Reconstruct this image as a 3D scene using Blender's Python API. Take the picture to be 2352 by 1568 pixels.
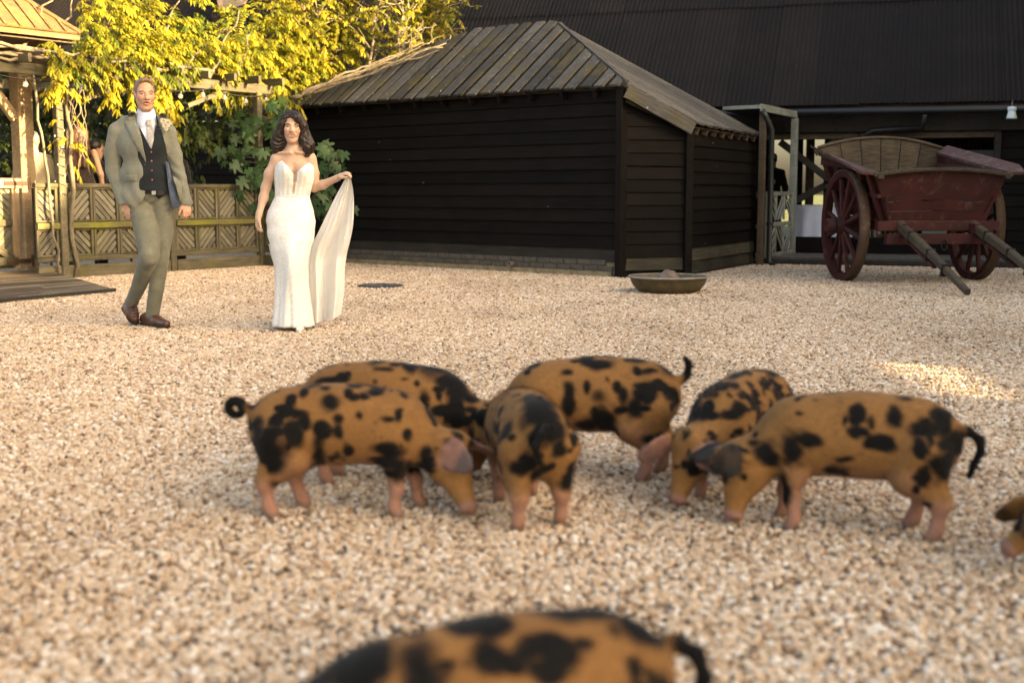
import bpy, bmesh, math, random
import numpy as np
from mathutils import Vector, Matrix, noise
R = math.radians
for o in list(bpy.data.objects):
    bpy.data.objects.remove(o)
sc = bpy.context.scene
C = sc.collection
rng = random.Random(7)

# ------------------------------------------------------------------ camera
CAM_H = 1.06
PITCH = math.atan(344 / 2940)
cam = bpy.data.cameras.new('camera')
cam_ob = bpy.data.objects.new('camera', cam)
C.objects.link(cam_ob)
cam_ob.location = (0, 0, CAM_H)
cam_ob.rotation_euler = (math.pi / 2 - PITCH, 0, 0)
cam.sensor_width = 36
cam.lens = 45
cam.clip_start = 0.05
cam.clip_end = 2000
cam.dof.use_dof = True
cam.dof.focus_distance = 10.4
cam.dof.aperture_fstop = 2.1
cam.dof.aperture_blades = 9
sc.camera = cam_ob

# ------------------------------------------------------------------ sky, sun, exposure
SUN_EL = R(13)
SUN_DIR = Vector((0.87, -0.5, 0)).normalized()          # horizontal direction towards the sun
SUN_VEC = Vector((SUN_DIR.x * math.cos(SUN_EL), SUN_DIR.y * math.cos(SUN_EL), math.sin(SUN_EL)))
world = bpy.data.worlds.new('World')
sc.world = world
world.use_nodes = True
wn = world.node_tree
for n in list(wn.nodes):
    wn.nodes.remove(n)
sky = wn.nodes.new('ShaderNodeTexSky')
sky.sky_type = 'NISHITA'
sky.sun_disc = False
sky.sun_elevation = SUN_EL
sky.sun_rotation = math.atan2(SUN_DIR.x, SUN_DIR.y)
sky.air_density = 0.7
sky.dust_density = 5.0
sky.ozone_density = 0.3
bg = wn.nodes.new('ShaderNodeBackground')
bg.inputs['Strength'].default_value = 0.15
wo = wn.nodes.new('ShaderNodeOutputWorld')
wn.links.new(sky.outputs[0], bg.inputs['Color'])
wn.links.new(bg.outputs[0], wo.inputs['Surface'])
sun = bpy.data.lights.new('sun', 'SUN')
sun.energy = 5.0
sun.angle = R(0.5)
sun.color = (1.0, 0.79, 0.52)
sun_ob = bpy.data.objects.new('sun', sun)
C.objects.link(sun_ob)
sun_ob.rotation_euler = (-SUN_VEC).to_track_quat('-Z', 'Y').to_euler()
sun_ob.location = (30, -20, 20)
vs = sc.view_settings
vs.view_transform = 'Standard'
vs.look = 'None'
vs.exposure = 2.5
vs.use_white_balance = True            # camera set for shade
vs.white_balance_temperature = 8200
vs.white_balance_tint = 7.5
vs.gamma = 1.0
vs.use_curve_mapping = False
sc.cycles.max_bounces = 8
sc.cycles.transparent_max_bounces = 12
sc.cycles.use_denoising = True

# ------------------------------------------------------------------ placing by sight line
_cp, _sp = math.cos(PITCH), math.sin(PITCH)
def ray(x, y):
    a = (x - 1176) / 2940; b = -(y - 784) / 2940
    return Vector((a, _cp + b * _sp, -_sp + b * _cp))
def G(x, y, z=0.0):
    d = ray(x, y); t = (z - CAM_H) / d.z
    return Vector((d.x * t, d.y * t, z))
def P(x, y, Y):
    d = ray(x, y); t = Y / d.y
    return Vector((d.x * t, Y, CAM_H + d.z * t))

# ------------------------------------------------------------------ objects
ROOT = {}
def tag(o, label=None, cat=None, group=None, kind=None):
    if label: o['label'] = label
    if cat: o['category'] = cat
    if group: o['group'] = group
    if kind: o['kind'] = kind
    return o
def thing(name, label, cat, loc, group=None):
    o = bpy.data.objects.new(name, None)
    o.empty_display_size = 0.1
    C.objects.link(o)
    o.location = Vector(loc)
    ROOT[o] = Vector(loc)
    return tag(o, label, cat, group)
def off(p):
    return ROOT.get(p, Vector((0, 0, 0))) if p is not None else Vector((0, 0, 0))
def place(name, me, mat, parent=None, M=None, smooth=False):
    o = bpy.data.objects.new(name, me)
    C.objects.link(o)
    if mat is not None and not me.materials:
        for m in (mat if isinstance(mat, (list, tuple)) else [mat]):
            me.materials.append(m)
    if parent is not None:
        o.parent = parent
        ROOT[o] = off(parent)
    if M is not None:
        M = M.copy()
        M.translation = M.translation - off(parent)
        o.matrix_basis = M
    if smooth and me.polygons:
        me.polygons.foreach_set('use_smooth', [True] * len(me.polygons))
    return o

class MB:
    def __init__(s):
        s.v = []; s.f = []; s.m = []
    def add(s, vs_, fs, mi=0):
        b = len(s.v)
        s.v.extend([tuple(p) for p in vs_])
        for f in fs:
            s.f.append(tuple(b + i for i in f)); s.m.append(mi)
        return s
    def box(s, c, d, A=None, mi=0):
        c = Vector(c); hx, hy, hz = d[0] / 2, d[1] / 2, d[2] / 2
        A = A or Matrix.Identity(3)
        p = [c + A @ Vector((x * hx, y * hy, z * hz)) for z in (-1, 1) for y in (-1, 1) for x in (-1, 1)]
        return s.add(p, [(0, 2, 3, 1), (4, 5, 7, 6), (0, 1, 5, 4), (2, 6, 7, 3), (0, 4, 6, 2), (1, 3, 7, 5)], mi)
    def beam(s, p, q, w, h, up=(0, 0, 1), ch=0.08, mi=0, w2=None, h2=None):
        p = Vector(p); q = Vector(q); d = (q - p).normalized(); up = Vector(up)
        x = d.cross(up)
        if x.length < 1e-5: x = d.cross(Vector((0, 1, 0)))
        x.normalize(); u = x.cross(d).normalized()
        def ring(o, w, h):
            c = min(w, h) * ch
            pts = [(-w/2+c, -h/2), (w/2-c, -h/2), (w/2, -h/2+c), (w/2, h/2-c), (w/2-c, h/2), (-w/2+c, h/2), (-w/2, h/2-c), (-w/2, -h/2+c)]
            return [o + x * a + u * b for a, b in pts]
        n = 8
        return s.add(ring(p, w, h) + ring(q, w2 or w, h2 or h),
                     [(i, (i + 1) % n, n + (i + 1) % n, n + i) for i in range(n)] + [tuple(range(n))[::-1], tuple(range(n, 2 * n))], mi)
    def slab(s, quad, t, mi=0):
        q = [Vector(p) for p in quad]
        n = (q[1] - q[0]).cross(q[-1] - q[0]).normalized() * t
        k = len(q)
        return s.add(q + [p - n for p in q], [tuple(range(k)), tuple(range(2 * k - 1, k - 1, -1))] +
                     [(i, k + i, k + (i + 1) % k, (i + 1) % k) for i in range(k)], mi)
    def tube(s, pts, rad, seg=8, mi=0, cap=True):
        pts = [Vector(p) for p in pts]; n = len(pts)
        if not hasattr(rad, '__len__'): rad = [rad] * n
        base = len(s.v); prev = None
        for i in range(n):
            d = (pts[min(i + 1, n - 1)] - pts[max(i - 1, 0)]).normalized()
            if prev is None:
                x = d.orthogonal().normalized()
            else:
                x = (prev - d * prev.dot(d))
                x = x.normalized() if x.length > 1e-6 else d.orthogonal().normalized()
            prev = x; y = d.cross(x)
            for k in range(seg):
                a = 2 * math.pi * k / seg
                s.v.append(tuple(pts[i] + (x * math.cos(a) + y * math.sin(a)) * rad[i]))
        for i in range(n - 1):
            for k in range(seg):
                a = base + i * seg + k; b = base + i * seg + (k + 1) % seg
                s.f.append((a, b, b + seg, a + seg)); s.m.append(mi)
        if cap:
            s.f.append(tuple(base + k for k in range(seg))[::-1]); s.m.append(mi)
            s.f.append(tuple(base + (n - 1) * seg + k for k in range(seg))); s.m.append(mi)
        return s
    def lathe(s, prof, c=(0, 0, 0), seg=32, A=None, mi=0, sx=1, sy=1):
        c = Vector(c); A = A or Matrix.Identity(3); base = len(s.v); n = len(prof)
        for r, z in prof:
            for k in range(seg):
                a = 2 * math.pi * k / seg
                s.v.append(tuple(c + A @ Vector((r * math.cos(a) * sx, r * math.sin(a) * sy, z))))
        for i in range(n - 1):
            for k in range(seg):
                a = base + i * seg + k; b = base + i * seg + (k + 1) % seg
                s.f.append((a, b, b + seg, a + seg)); s.m.append(mi)
        return s
    def mesh(s, name):
        me = bpy.data.meshes.new(name)
        me.from_pydata(s.v, [], s.f)
        if any(s.m):
            me.polygons.foreach_set('material_index', s.m)
        me.update()
        return me
    def build(s, name, mat, parent=None, smooth=False):
        o = off(parent)
        if o.length > 0:
            s.v = [(p[0] - o.x, p[1] - o.y, p[2] - o.z) for p in s.v]
        return place(name, s.mesh(name), mat, parent, None, smooth)

_bc = {}
def board_mesh(l, w, t, ch=0.1):
    """bevelled plank centred at its origin: length x, width z, thickness y"""
    k = (round(l, 3), round(w, 3), round(t, 3))
    if k not in _bc:
        _bc[k] = MB().beam((-l / 2, 0, 0), (l / 2, 0, 0), t, w, ch=ch).mesh('plank')
    return _bc[k]
def frame_M(o, x, z):
    x = Vector(x).normalized(); z = Vector(z); z = (z - x * z.dot(x)).normalized(); y = z.cross(x)
    M = Matrix((x, y, z)).transposed().to_4x4(); M.translation = Vector(o)
    return M
def plank(name, p, q, w, t, mat, parent, up=(0, 0, 1)):
    """one plank from p to q, its width along up, thickness across"""
    p = Vector(p); q = Vector(q)
    me = board_mesh((q - p).length, w, t)
    key = (me.name, mat.name)
    if me.materials and me.materials[0] != mat:
        if key not in _bc:
            _bc[key] = me.copy(); _bc[key].materials.clear()
        me = _bc[key]
    return place(name, me, mat, parent, frame_M((p + q) / 2, q - p, up))
def V(x, y, z=0.0): return Vector((x, y, z))
def lerp(a, b, t): return a + (b - a) * t

# ------------------------------------------------------------------ materials
def mat_new(name):
    m = bpy.data.materials.new(name); m.use_nodes = True
    nt = m.node_tree; b = nt.nodes['Principled BSDF']
    return m, nt, b
def nd(nt, t, **kw):
    n = nt.nodes.new(t)
    for k, v in kw.items():
        if k.startswith('i_'): n.inputs[k[2:].replace('_', ' ')].default_value = v
        else: setattr(n, k, v)
    return n
def ramp(nt, fac, stops, interp='LINEAR'):
    r = nt.nodes.new('ShaderNodeValToRGB'); r.color_ramp.interpolation = interp
    e = r.color_ramp.elements
    while len(e) < len(stops): e.new(0.5)
    for i, (p, c) in enumerate(stops):
        e[i].position = p; e[i].color = (c[0], c[1], c[2], 1) if hasattr(c, '__len__') else (c, c, c, 1)
    nt.links.new(fac, r.inputs[0])
    return r.outputs[0]
def mix(nt, fac, a, b, mode='MIX'):
    m = nt.nodes.new('ShaderNodeMix'); m.data_type = 'RGBA'; m.blend_type = mode
    for s, v in ((0, fac), (6, a), (7, b)):
        if hasattr(v, 'default_value') or hasattr(v, 'is_linked'): nt.links.new(v, m.inputs[s])
        elif hasattr(v, '__len__'): m.inputs[s].default_value = (v[0], v[1], v[2], 1)
        else: m.inputs[s].default_value = v
    return m.outputs[2]
def coords(nt, kind='OBJ', scale=(1, 1, 1)):
    if kind == 'POS':
        s = nt.nodes.new('ShaderNodeNewGeometry').outputs['Position']
    else:
        s = nt.nodes.new('ShaderNodeTexCoord').outputs['Object']
    mp = nt.nodes.new('ShaderNodeMapping'); mp.inputs['Scale'].default_value = scale
    nt.links.new(s, mp.inputs[0])
    return mp.outputs[0]
def rnd_offset(nt, vec):
    oi = nt.nodes.new('ShaderNodeObjectInfo')
    mu = nd(nt, 'ShaderNodeVectorMath', operation='SCALE'); mu.inputs[0].default_value = (37, 91, 53)
    nt.links.new(oi.outputs['Random'], mu.inputs['Scale'])
    ad = nd(nt, 'ShaderNodeVectorMath', operation='ADD')
    nt.links.new(vec, ad.inputs[0]); nt.links.new(mu.outputs[0], ad.inputs[1])
    return ad.outputs[0], oi.outputs['Random']
def noise_n(nt, vec, scale=5, detail=4, rough=0.6, dist=0):
    n = nd(nt, 'ShaderNodeTexNoise'); n.inputs['Scale'].default_value = scale
    n.inputs['Detail'].default_value = detail; n.inputs['Roughness'].default_value = rough; n.inputs['Distortion'].default_value = dist
    nt.links.new(vec, n.inputs['Vector'])
    return n.outputs['Fac']
def bump(nt, b, h, strength=0.3, dist=0.01):
    n = nd(nt, 'ShaderNodeBump'); n.inputs['Strength'].default_value = strength; n.inputs['Distance'].default_value = dist
    nt.links.new(h, n.inputs['Height']); nt.links.new(n.outputs[0], b.inputs['Normal'])

def mat_wood(name, c1, c2, rough=0.75, grain=(1.5, 30, 30), var=0.35, moss=None, moss_amt=0.5, spots=None, bstr=0.35, spec=0.3, kind='OBJ'):
    m, nt, b = mat_new(name)
    vec = coords(nt, kind, grain); vec, rnd = rnd_offset(nt, vec)
    g = noise_n(nt, vec, 2.0, 6, 0.65, 0.6)
    v2 = coords(nt, kind, (1, 1, 1)); v2, _ = rnd_offset(nt, v2)
    big = noise_n(nt, v2, 3.0, 4, 0.6)
    col = ramp(nt, g, [(0.3, c1), (0.7, c2)])
    dark = ramp(nt, big, [(0.35, 0.55), (0.65, 1.1)])
    col = mix(nt, 0.7, col, dark, 'MULTIPLY')
    hv = ramp(nt, rnd, [(0, 1 - var), (1, 1 + var)])
    col = mix(nt, 1.0, col, hv, 'MULTIPLY')
    if moss:
        mv = coords(nt, 'POS', (1, 1, 1))
        mf = ramp(nt, noise_n(nt, mv, 2.2, 6, 0.7), [(0.5 - 0.25 * (moss_amt - 0.3), 0), (0.72, 1)])
        col = mix(nt, mf, col, moss)
    if spots:
        sv = coords(nt, 'POS', (1, 1, 1))
        vo = nd(nt, 'ShaderNodeTexVoronoi'); vo.inputs['Scale'].default_value = spots[1]; vo.inputs['Randomness'].default_value = 1
        nt.links.new(sv, vo.inputs['Vector'])
        nz = noise_n(nt, sv, 1.7, 3)
        md = nd(nt, 'ShaderNodeMath', operation='MULTIPLY'); nt.links.new(nz, md.inputs[0]); md.inputs[1].default_value = spots[2]
        lt = nd(nt, 'ShaderNodeMath', operation='LESS_THAN'); nt.links.new(vo.outputs['Distance'], lt.inputs[0]); nt.links.new(md.outputs[0], lt.inputs[1])
        col = mix(nt, lt.outputs[0], col, spots[0])
    nt.links.new(col, b.inputs['Base Color'])
    b.inputs['Roughness'].default_value = rough
    b.inputs['Specular IOR Level'].default_value = spec
    bump(nt, b, g, bstr, 0.006)
    return m
def mat_plain(name, col, rough=0.6, metal=0.0, nscale=None, namt=0.3, bstr=0.0, spec=0.5, sheen=0.0, col2=None):
    m, nt, b = mat_new(name)
    b.inputs['Roughness'].default_value = rough; b.inputs['Metallic'].default_value = metal
    b.inputs['Specular IOR Level'].default_value = spec
    b.inputs['Sheen Weight'].default_value = sheen
    if nscale:
        v = coords(nt, 'OBJ'); v, _ = rnd_offset(nt, v)
        n = noise_n(nt, v, nscale, 5, 0.65)
        lo = col2 or tuple(c * (1 - namt) for c in col); hi = tuple(min(1, c * (1 + (namt if not col2 else 0))) for c in col)
        nt.links.new(ramp(nt, n, [(0.3, lo), (0.7, hi)]), b.inputs['Base Color'])
        if bstr: bump(nt, b, n, bstr, 0.01)
    else:
        b.inputs['Base Color'].default_value = (*col, 1)
    return m
M = {}
M['black_board'] = mat_wood('black_tarred_board', (0.0035, 0.0026, 0.0021), (0.0095, 0.0072, 0.006), 0.75, (1.2, 25, 25), 0.3, spec=0.12, bstr=0.5, spots=((0.3, 0.28, 0.26), 3.2, 0.06))
M['dusty_board'] = mat_wood('dusty_black_board', (0.010, 0.008, 0.0065), (0.03, 0.025, 0.02), 0.8, (1.2, 25, 25), 0.3, bstr=0.5)
M['green_board'] = mat_wood('algae_stained_board', (0.03, 0.026, 0.018), (0.085, 0.075, 0.05), 0.8, (1.2, 25, 25), 0.3, bstr=0.5)
M['roof_board'] = mat_wood('lichen_roof_board', (0.022, 0.0212, 0.0205), (0.105, 0.101, 0.096), 0.85, (1.2, 30, 30), 0.5, moss=(0.085, 0.068, 0.02), moss_amt=0.35, spots=((0.5, 0.48, 0.44), 9, 0.12), bstr=0.6)
M['roof_side'] = mat_wood('silvered_roof_board', (0.045, 0.042, 0.038), (0.17, 0.156, 0.14), 0.8, (1.2, 30, 30), 0.4, spots=((0.5, 0.48, 0.44), 8, 0.06), bstr=0.6)
M['roof_gap_shade'] = mat_wood('gap_shade_roof_board', (0.008, 0.007, 0.006), (0.03, 0.027, 0.022), 0.9, (1.2, 30, 30), 0.3, bstr=0.5)  # shade of the gaps is put into these planks' darker colour
M['fence'] = mat_wood('weathered_fence_wood', (0.05, 0.043, 0.028), (0.14, 0.121, 0.08), 0.75, (1.5, 28, 28), 0.3, moss=(0.10, 0.095, 0.03), moss_amt=0.25, bstr=0.5)
M['fence_slat'] = mat_wood('grey_slat_wood', (0.075, 0.069, 0.05), (0.195, 0.178, 0.137), 0.75, (1.5, 28, 28), 0.35, moss=(0.13, 0.12, 0.05), moss_amt=0.15, bstr=0.5)
M['rail_moss'] = mat_wood('mossy_rail_wood', (0.085, 0.075, 0.033), (0.17, 0.155, 0.06), 0.8, (1.5, 28, 28), 0.2, moss=(0.16, 0.16, 0.02), moss_amt=0.55, bstr=0.5)
M['oak'] = mat_wood('pale_gazebo_wood', (0.28, 0.18, 0.10), (0.5, 0.36, 0.22), 0.65, (1.2, 18, 18), 0.15, bstr=0.3)
M['oak_roof'] = mat_wood('gazebo_roof_wood', (0.10, 0.06, 0.026), (0.26, 0.165, 0.075), 0.7, (1.2, 18, 18), 0.25, moss=(0.16, 0.13, 0.03), moss_amt=0.2, bstr=0.4)
M['ramp'] = mat_wood('grey_deck_wood', (0.12, 0.10, 0.072), (0.25, 0.215, 0.16), 0.8, (1.2, 24, 24), 0.25, bstr=0.5)
M['pale_paint'] = mat_wood('weathered_pale_paint', (0.16, 0.18, 0.155), (0.34, 0.36, 0.32), 0.6, (1.2, 24, 24), 0.15, bstr=0.3)
M['timber_dark'] = mat_wood('dark_barn_timber', (0.012, 0.01, 0.009), (0.04, 0.032, 0.026), 0.8, (1.2, 24, 24), 0.3, bstr=0.4)
M['timber_brown'] = mat_wood('brown_barn_timber', (0.06, 0.042, 0.028), (0.14, 0.10, 0.07), 0.8, (1.2, 24, 24), 0.3, bstr=0.4)
# ================================================================== ground
def sheet(name, pts, z, mat):
    me = bpy.data.meshes.new(name)
    me.from_pydata([(p[0], p[1], z) for p in pts], [], [tuple(range(len(pts)))])
    o = place(name, me, mat); o['kind'] = 'structure'
    return o
m, nt, b = mat_new('meadow_grass')
v = coords(nt, 'POS'); n1 = noise_n(nt, v, 1.2, 6, 0.7); n2 = noise_n(nt, v, 40, 3, 0.7)
c = ramp(nt, n1, [(0.3, (0.05, 0.075, 0.015)), (0.7, (0.13, 0.14, 0.03))])
c = mix(nt, 0.5, c, ramp(nt, n2, [(0.3, 0.5), (0.7, 1.3)]), 'MULTIPLY')
nt.links.new(c, b.inputs['Base Color']); b.inputs['Roughness'].default_value = 0.9
bump(nt, b, n2, 0.6, 0.05)
sheet('meadow', [(-300, -200), (300, -200), (300, 400), (-300, 400)], -0.03, m)

m, nt, b = mat_new('gravel_bed')
v = coords(nt, 'POS')
def vor(nt, v, s):
    vo = nd(nt, 'ShaderNodeTexVoronoi'); vo.inputs['Scale'].default_value = s
    nt.links.new(v, vo.inputs['Vector']); return vo
vo = vor(nt, v, 62)
sp = nd(nt, 'ShaderNodeSeparateColor'); nt.links.new(vo.outputs['Color'], sp.inputs[0])
GRAVEL = [(0.0, (0.10, 0.072, 0.052)), (0.07, (0.27, 0.165, 0.095)), (0.2, (0.45, 0.305, 0.19)), (0.42, (0.60, 0.445, 0.305)), (0.62, (0.53, 0.40, 0.28)), (0.8, (0.66, 0.53, 0.40)), (0.93, (0.77, 0.71, 0.63)), (1.0, (0.42, 0.235, 0.115))]
c = ramp(nt, sp.outputs[0], GRAVEL)
c = mix(nt, 0.55, c, ramp(nt, vo.outputs['Distance'], [(0.0, 1.1), (0.6, 0.55)]), 'MULTIPLY')
big = noise_n(nt, v, 0.9, 4, 0.6)
c = mix(nt, 1.0, c, ramp(nt, big, [(0.3, 0.82), (0.7, 1.05)]), 'MULTIPLY')
nt.links.new(c, b.inputs['Base Color']); b.inputs['Roughness'].default_value = 0.8
iv = nd(nt, 'ShaderNodeMath', operation='SUBTRACT'); iv.inputs[0].default_value = 1; nt.links.new(vo.outputs['Distance'], iv.inputs[1])
bump(nt, b, iv.outputs[0], 0.8, 0.012)
M['gravel_bed'] = m
sheet('gravel_yard', [(-14, -8), (11.5, -8), (11.5, 20.5), (6, 21.5), (-14, 24)], -0.012, m)

# ================================================================== tiled dark barn
bdir = Vector((0.956, -0.292, 0)).normalized(); bback = Vector((0.292, 0.956, 0)).normalized()
W0 = Vector((4.72, 20.6, 0))
def BW(s, d=0.0, z=0.0): return W0 + bdir * s + bback * d + Vector((0, 0, z))
barn = thing('barn', 'long black barn with a huge dark corrugated roof behind the yard', 'barn', BW(0))
m, nt, b = mat_new('rusty_black_corrugated_iron')
v = coords(nt, 'POS', (1, 1, 1)); n = noise_n(nt, v, 1.3, 6, 0.7); 
vst = coords(nt, 'POS', (9, 9, 0.5)); st = noise_n(nt, vst, 1.5, 5, 0.75)
oi = nd(nt, 'ShaderNodeObjectInfo')
c = ramp(nt, n, [(0.3, (0.0058, 0.0044, 0.004)), (0.55, (0.0092, 0.0063, 0.0052)), (0.75, (0.015, 0.009, 0.0064))])
c = mix(nt, 1.0, c, ramp(nt, oi.outputs['Random'], [(0, 0.75), (1, 1.25)]), 'MULTIPLY')
c = mix(nt, ramp(nt, st, [(0.64, 0), (0.78, 0.5)]), c, (0.11, 0.095, 0.085))
nt.links.new(c, b.inputs['Base Color']); b.inputs['Roughness'].default_value = 0.7; b.inputs['Specular IOR Level'].default_value = 0.18
bump(nt, b, noise_n(nt, v, 30, 4), 0.3, 0.004)
M['iron'] = m
M['iron_in'] = mat_plain('dusty_iron_underside', (0.09, 0.06, 0.045), 0.8, nscale=3, namt=0.4)
# roof: sheets of corrugated iron, three laps up the slope
EAVE_Z, EAVE_D, RIDGE_D, RIDGE_Z = 2.38, -0.45, 5.6, 8.0
sl = Vector((0, 0, RIDGE_Z - EAVE_Z)) + bback * (RIDGE_D - EAVE_D); SL = sl.length; sl.normalize()
sn = bdir.cross(sl).normalized()
roof = thing_roof = MB()
# under-deck of the roof so that no sky shows between the laps
rb = MB().slab([BW(-17, EAVE_D + .12, EAVE_Z - 0.03), BW(6.5, EAVE_D + .12, EAVE_Z - 0.03), BW(6.5, RIDGE_D, RIDGE_Z - 0.09), BW(-17, RIDGE_D, RIDGE_Z - 0.09)], 0.04)
rb.slab([BW(6.5, RIDGE_D, RIDGE_Z - 0.09), BW(6.5, 2 * RIDGE_D - EAVE_D, EAVE_Z + 0.3), BW(-17, 2 * RIDGE_D - EAVE_D, EAVE_Z + 0.3), BW(-17, RIDGE_D, RIDGE_Z - 0.09)], -0.04)
roof = rb.build('roof', M['iron_in'], barn)
PITCHW = 0.076; SW = PITCHW * 9
lens = [2.75, 2.75, SL - 5.3]
sheet_me = []
for L in lens:
    mb = MB(); N = 9 * 6
    for r, y in ((0, 0), (1, L)):
        for i in range(N + 1):
            x = i / N * SW
            mb.v.append((x, y, 0.011 * math.sin(2 * math.pi * x / PITCHW) + (0.016 if r == 0 else 0.0)))
    for i in range(N): mb.f.append((i, i + 1, N + 2 + i, N + 1 + i)); mb.m.append(0)
    sheet_me.append(mb.mesh('corrugated_sheet'))
ns = int(23.5 / SW)
for r, L in enumerate(lens):
    d0 = [0, 2.62, 5.2][r]
    for i in range(ns):
        o = BW(-17 + i * SW + rng.uniform(-.006, .006), EAVE_D, EAVE_Z) + sl * (d0 + rng.uniform(-.02, .02)) + sn * (0.004 + 0.004 * (i % 2))
        Mx = Matrix((bdir, sl, sn)).transposed().to_4x4(); Mx.translation = o
        place('roof_sheet', sheet_me[r], M['iron'], roof, Mx, True)
# gutter, wall plate and solid boarded wall on the right
g = MB(); g.tube([BW(-1.4, EAVE_D - .04, EAVE_Z - .1), BW(6.5, EAVE_D - .04, EAVE_Z - .1)], 0.055, 10)
g.build('gutter', mat_plain('black_gutter', (0.012, 0.012, 0.014), 0.45), barn, True)
MB().beam(BW(-17, -.05, 2.15), BW(6.5, -.05, 2.15), 0.16, 0.34).build('wall_plate', M['timber_dark'], barn)
MB().beam(BW(-1.35, 0, 1.93), BW(2.85, 0, 1.93), 0.09, 0.1).build('lintel', M['timber_brown'], barn)
def boards_wall(parent, a, b_, z0, z1, n, mat, outn, last=None, name='board', top=None):
    """n lapped boards between ground points a and b_; outn points outwards"""
    h = (z1 - z0) / n
    for i in range(n):
        z = z0 + (i + .5) * h
        p = Vector(a) + Vector((0, 0, z)); q = Vector(b_) + Vector((0, 0, z))
        if top:
            # slope cut: shorten or skip boards above the sloping line
            q2 = top(z + h * .5)
            if q2 is None: continue
            q = Vector(a).lerp(Vector(b_), q2) + Vector((0, 0, z))
        j = rng.uniform(-.003, .003)
        p = p + outn * (0.02 + j); q = q + outn * (0.02 + j)
        mm = mat if not (last and i < last[0]) else last[1]
        tilt = Vector((0, 0, 1)) - outn * (0.022 / h) * 1.0
        plank(name, p, q, h + 0.022, 0.02, mm, parent, up=Vector((0, 0, 1)) - outn * 0.13)
wr = MB().box(BW(4.68, 0.12, 1.1), (3.6, 0.08, 2.2), Matrix((bdir, bback, Vector((0, 0, 1)))).transposed()).build('wall', M['timber_dark'], barn)
boards_wall(wr, BW(2.86, 0.03), BW(6.5, 0.03), 0.12, 2.1, 11, M['black_board'], -bback)
MB().beam(BW(2.82, -.02, .1), BW(2.82, -.02, 2.0), 0.1, 0.14, up=bback).build('post', M['timber_dark'], barn)
wl = MB().box(BW(-9.4, 0.1, 1.1), (16, 0.1, 2.2), Matrix((bdir, bback, Vector((0, 0, 1)))).transposed()).build('wall', M['timber_dark'], barn)
boards_wall(wl, BW(-17, 0.03), BW(-1.42, 0.03), 0.12, 2.1, 11, M['black_board'], -bback)
# sill board under the open bay
MB().beam(BW(-.55, 0, .17), BW(2.8, 0, .17), 0.08, 0.34).build('sill', M['black_board'], barn)
# front posts and the great cross brace
for s in (0.78, ):
    MB().beam(BW(s, 0, .3), BW(s, 0, 2.0), 0.1, 0.1).build('post', M['timber_dark'], barn)
MB().beam(BW(-.45, .04, 1.85), BW(1.25, .04, .55), 0.09, 0.11).build('brace', M['timber_dark'], barn)
MB().beam(BW(-.5, .14, .75), BW(1.35, .14, 1.72), 0.09, 0.11).build('brace', M['timber_dark'], barn)
MB().beam(BW(.1, .05, 1.66), BW(.55, .05, 1.93), 0.08, 0.09).build('brace', M['timber_brown'], barn)
# inner and rear frames
BD = 5.2
for s in (-1.9, -1.15, -0.55, 0.02, 0.45, 1.15, 1.75, 2.5, 3.4, 4.6):
    MB().beam(BW(s, BD, 0), BW(s, BD, 2.3), 0.14, 0.14).build('post', M['timber_dark'], barn)
for s in (-0.15, 1.35, 3.0):
    MB().beam(BW(s, 2.6, 0), BW(s, 2.6, 3.2), 0.13, 0.13).build('post', M['timber_brown'], barn)
MB().beam(BW(-6, BD, 2.65), BW(6.5, BD, 2.65), 0.12, 0.9).build('beam', M['timber_dark'], barn)
MB().beam(BW(-6, 2.6, 2.45), BW(6.5, 2.6, 2.45), 0.14, 0.2).build('beam', M['timber_brown'], barn)
# rear lean-to skirt of corrugated iron, seen lit through the open bay
mb = MB(); N = 60
for r, (d, z) in enumerate(((BD - .2, 2.2), (BD - .1, 1.84))):
    for i in range(N * 4 + 1):
        mb.v.append(tuple(BW(1.0 + i * 0.019, d, z) + bback * 0.01 * math.sin(i * math.pi / 2)))
for i in range(N * 4): mb.f.append((i, i + 1, N * 4 + 2 + i, N * 4 + 1 + i)); mb.m.append(0)
mb.build('hanging_sheet', M['iron_in'], barn)
for s0, s1 in ((-6, -1.95), (3.4, 6.5)):
    MB().box(BW((s0 + s1) / 2, BD, 1.2), (s1 - s0, 0.1, 2.4), Matrix((bdir, bback, Vector((0, 0, 1)))).transposed()).build('wall', M['timber_dark'], barn)
MB().slab([BW(6.5, -.05, 0), BW(6.5, 11, 0), BW(6.5, 11, 2.4), BW(6.5, RIDGE_D, RIDGE_Z - .1), BW(6.5, -.05, 2.3)], 0.1).build('wall', M['timber_dark'], barn)
MB().slab([BW(-6, -.05, 0), BW(-6, 11, 0), BW(-6, 11, 2.4), BW(-6, -.05, 2.3)], 0.1).build('wall', M['timber_dark'], barn)

# brick terrace in front of the barn
M['paver'] = mat_plain('grey_paving_brick', (0.075, 0.066, 0.056), 0.85, nscale=9, namt=0.35, bstr=0.3)
M['paver_edge'] = mat_plain('dark_edging_brick', (0.028, 0.024, 0.02), 0.85, nscale=9, namt=0.35, bstr=0.3)
ter = MB().box(BW(2.6, -.9, .028), (7.6, 2.2, .11), Matrix((bdir, bback, Vector((0, 0, 1)))).transposed()).build('terrace', M['paver_edge'])
ter['kind'] = 'structure'
pm = board_mesh(0.215, 0.1, 0.045, 0.12)
pe = board_mesh(0.215, 0.065, 0.1, 0.12)
for j in range(12):
    for i in range(26):
        s = -1.15 + i * .225 + (.11 if j % 2 else 0); d = -1.9 + j * .112
        if s > 5.3: continue
        Mx = frame_M(BW(s, d, .085 + rng.uniform(-.003, .003)), bdir + bback * rng.uniform(-.02, .02), bback)
        place('paver', pm, M['paver'], ter, Mx)
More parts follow.
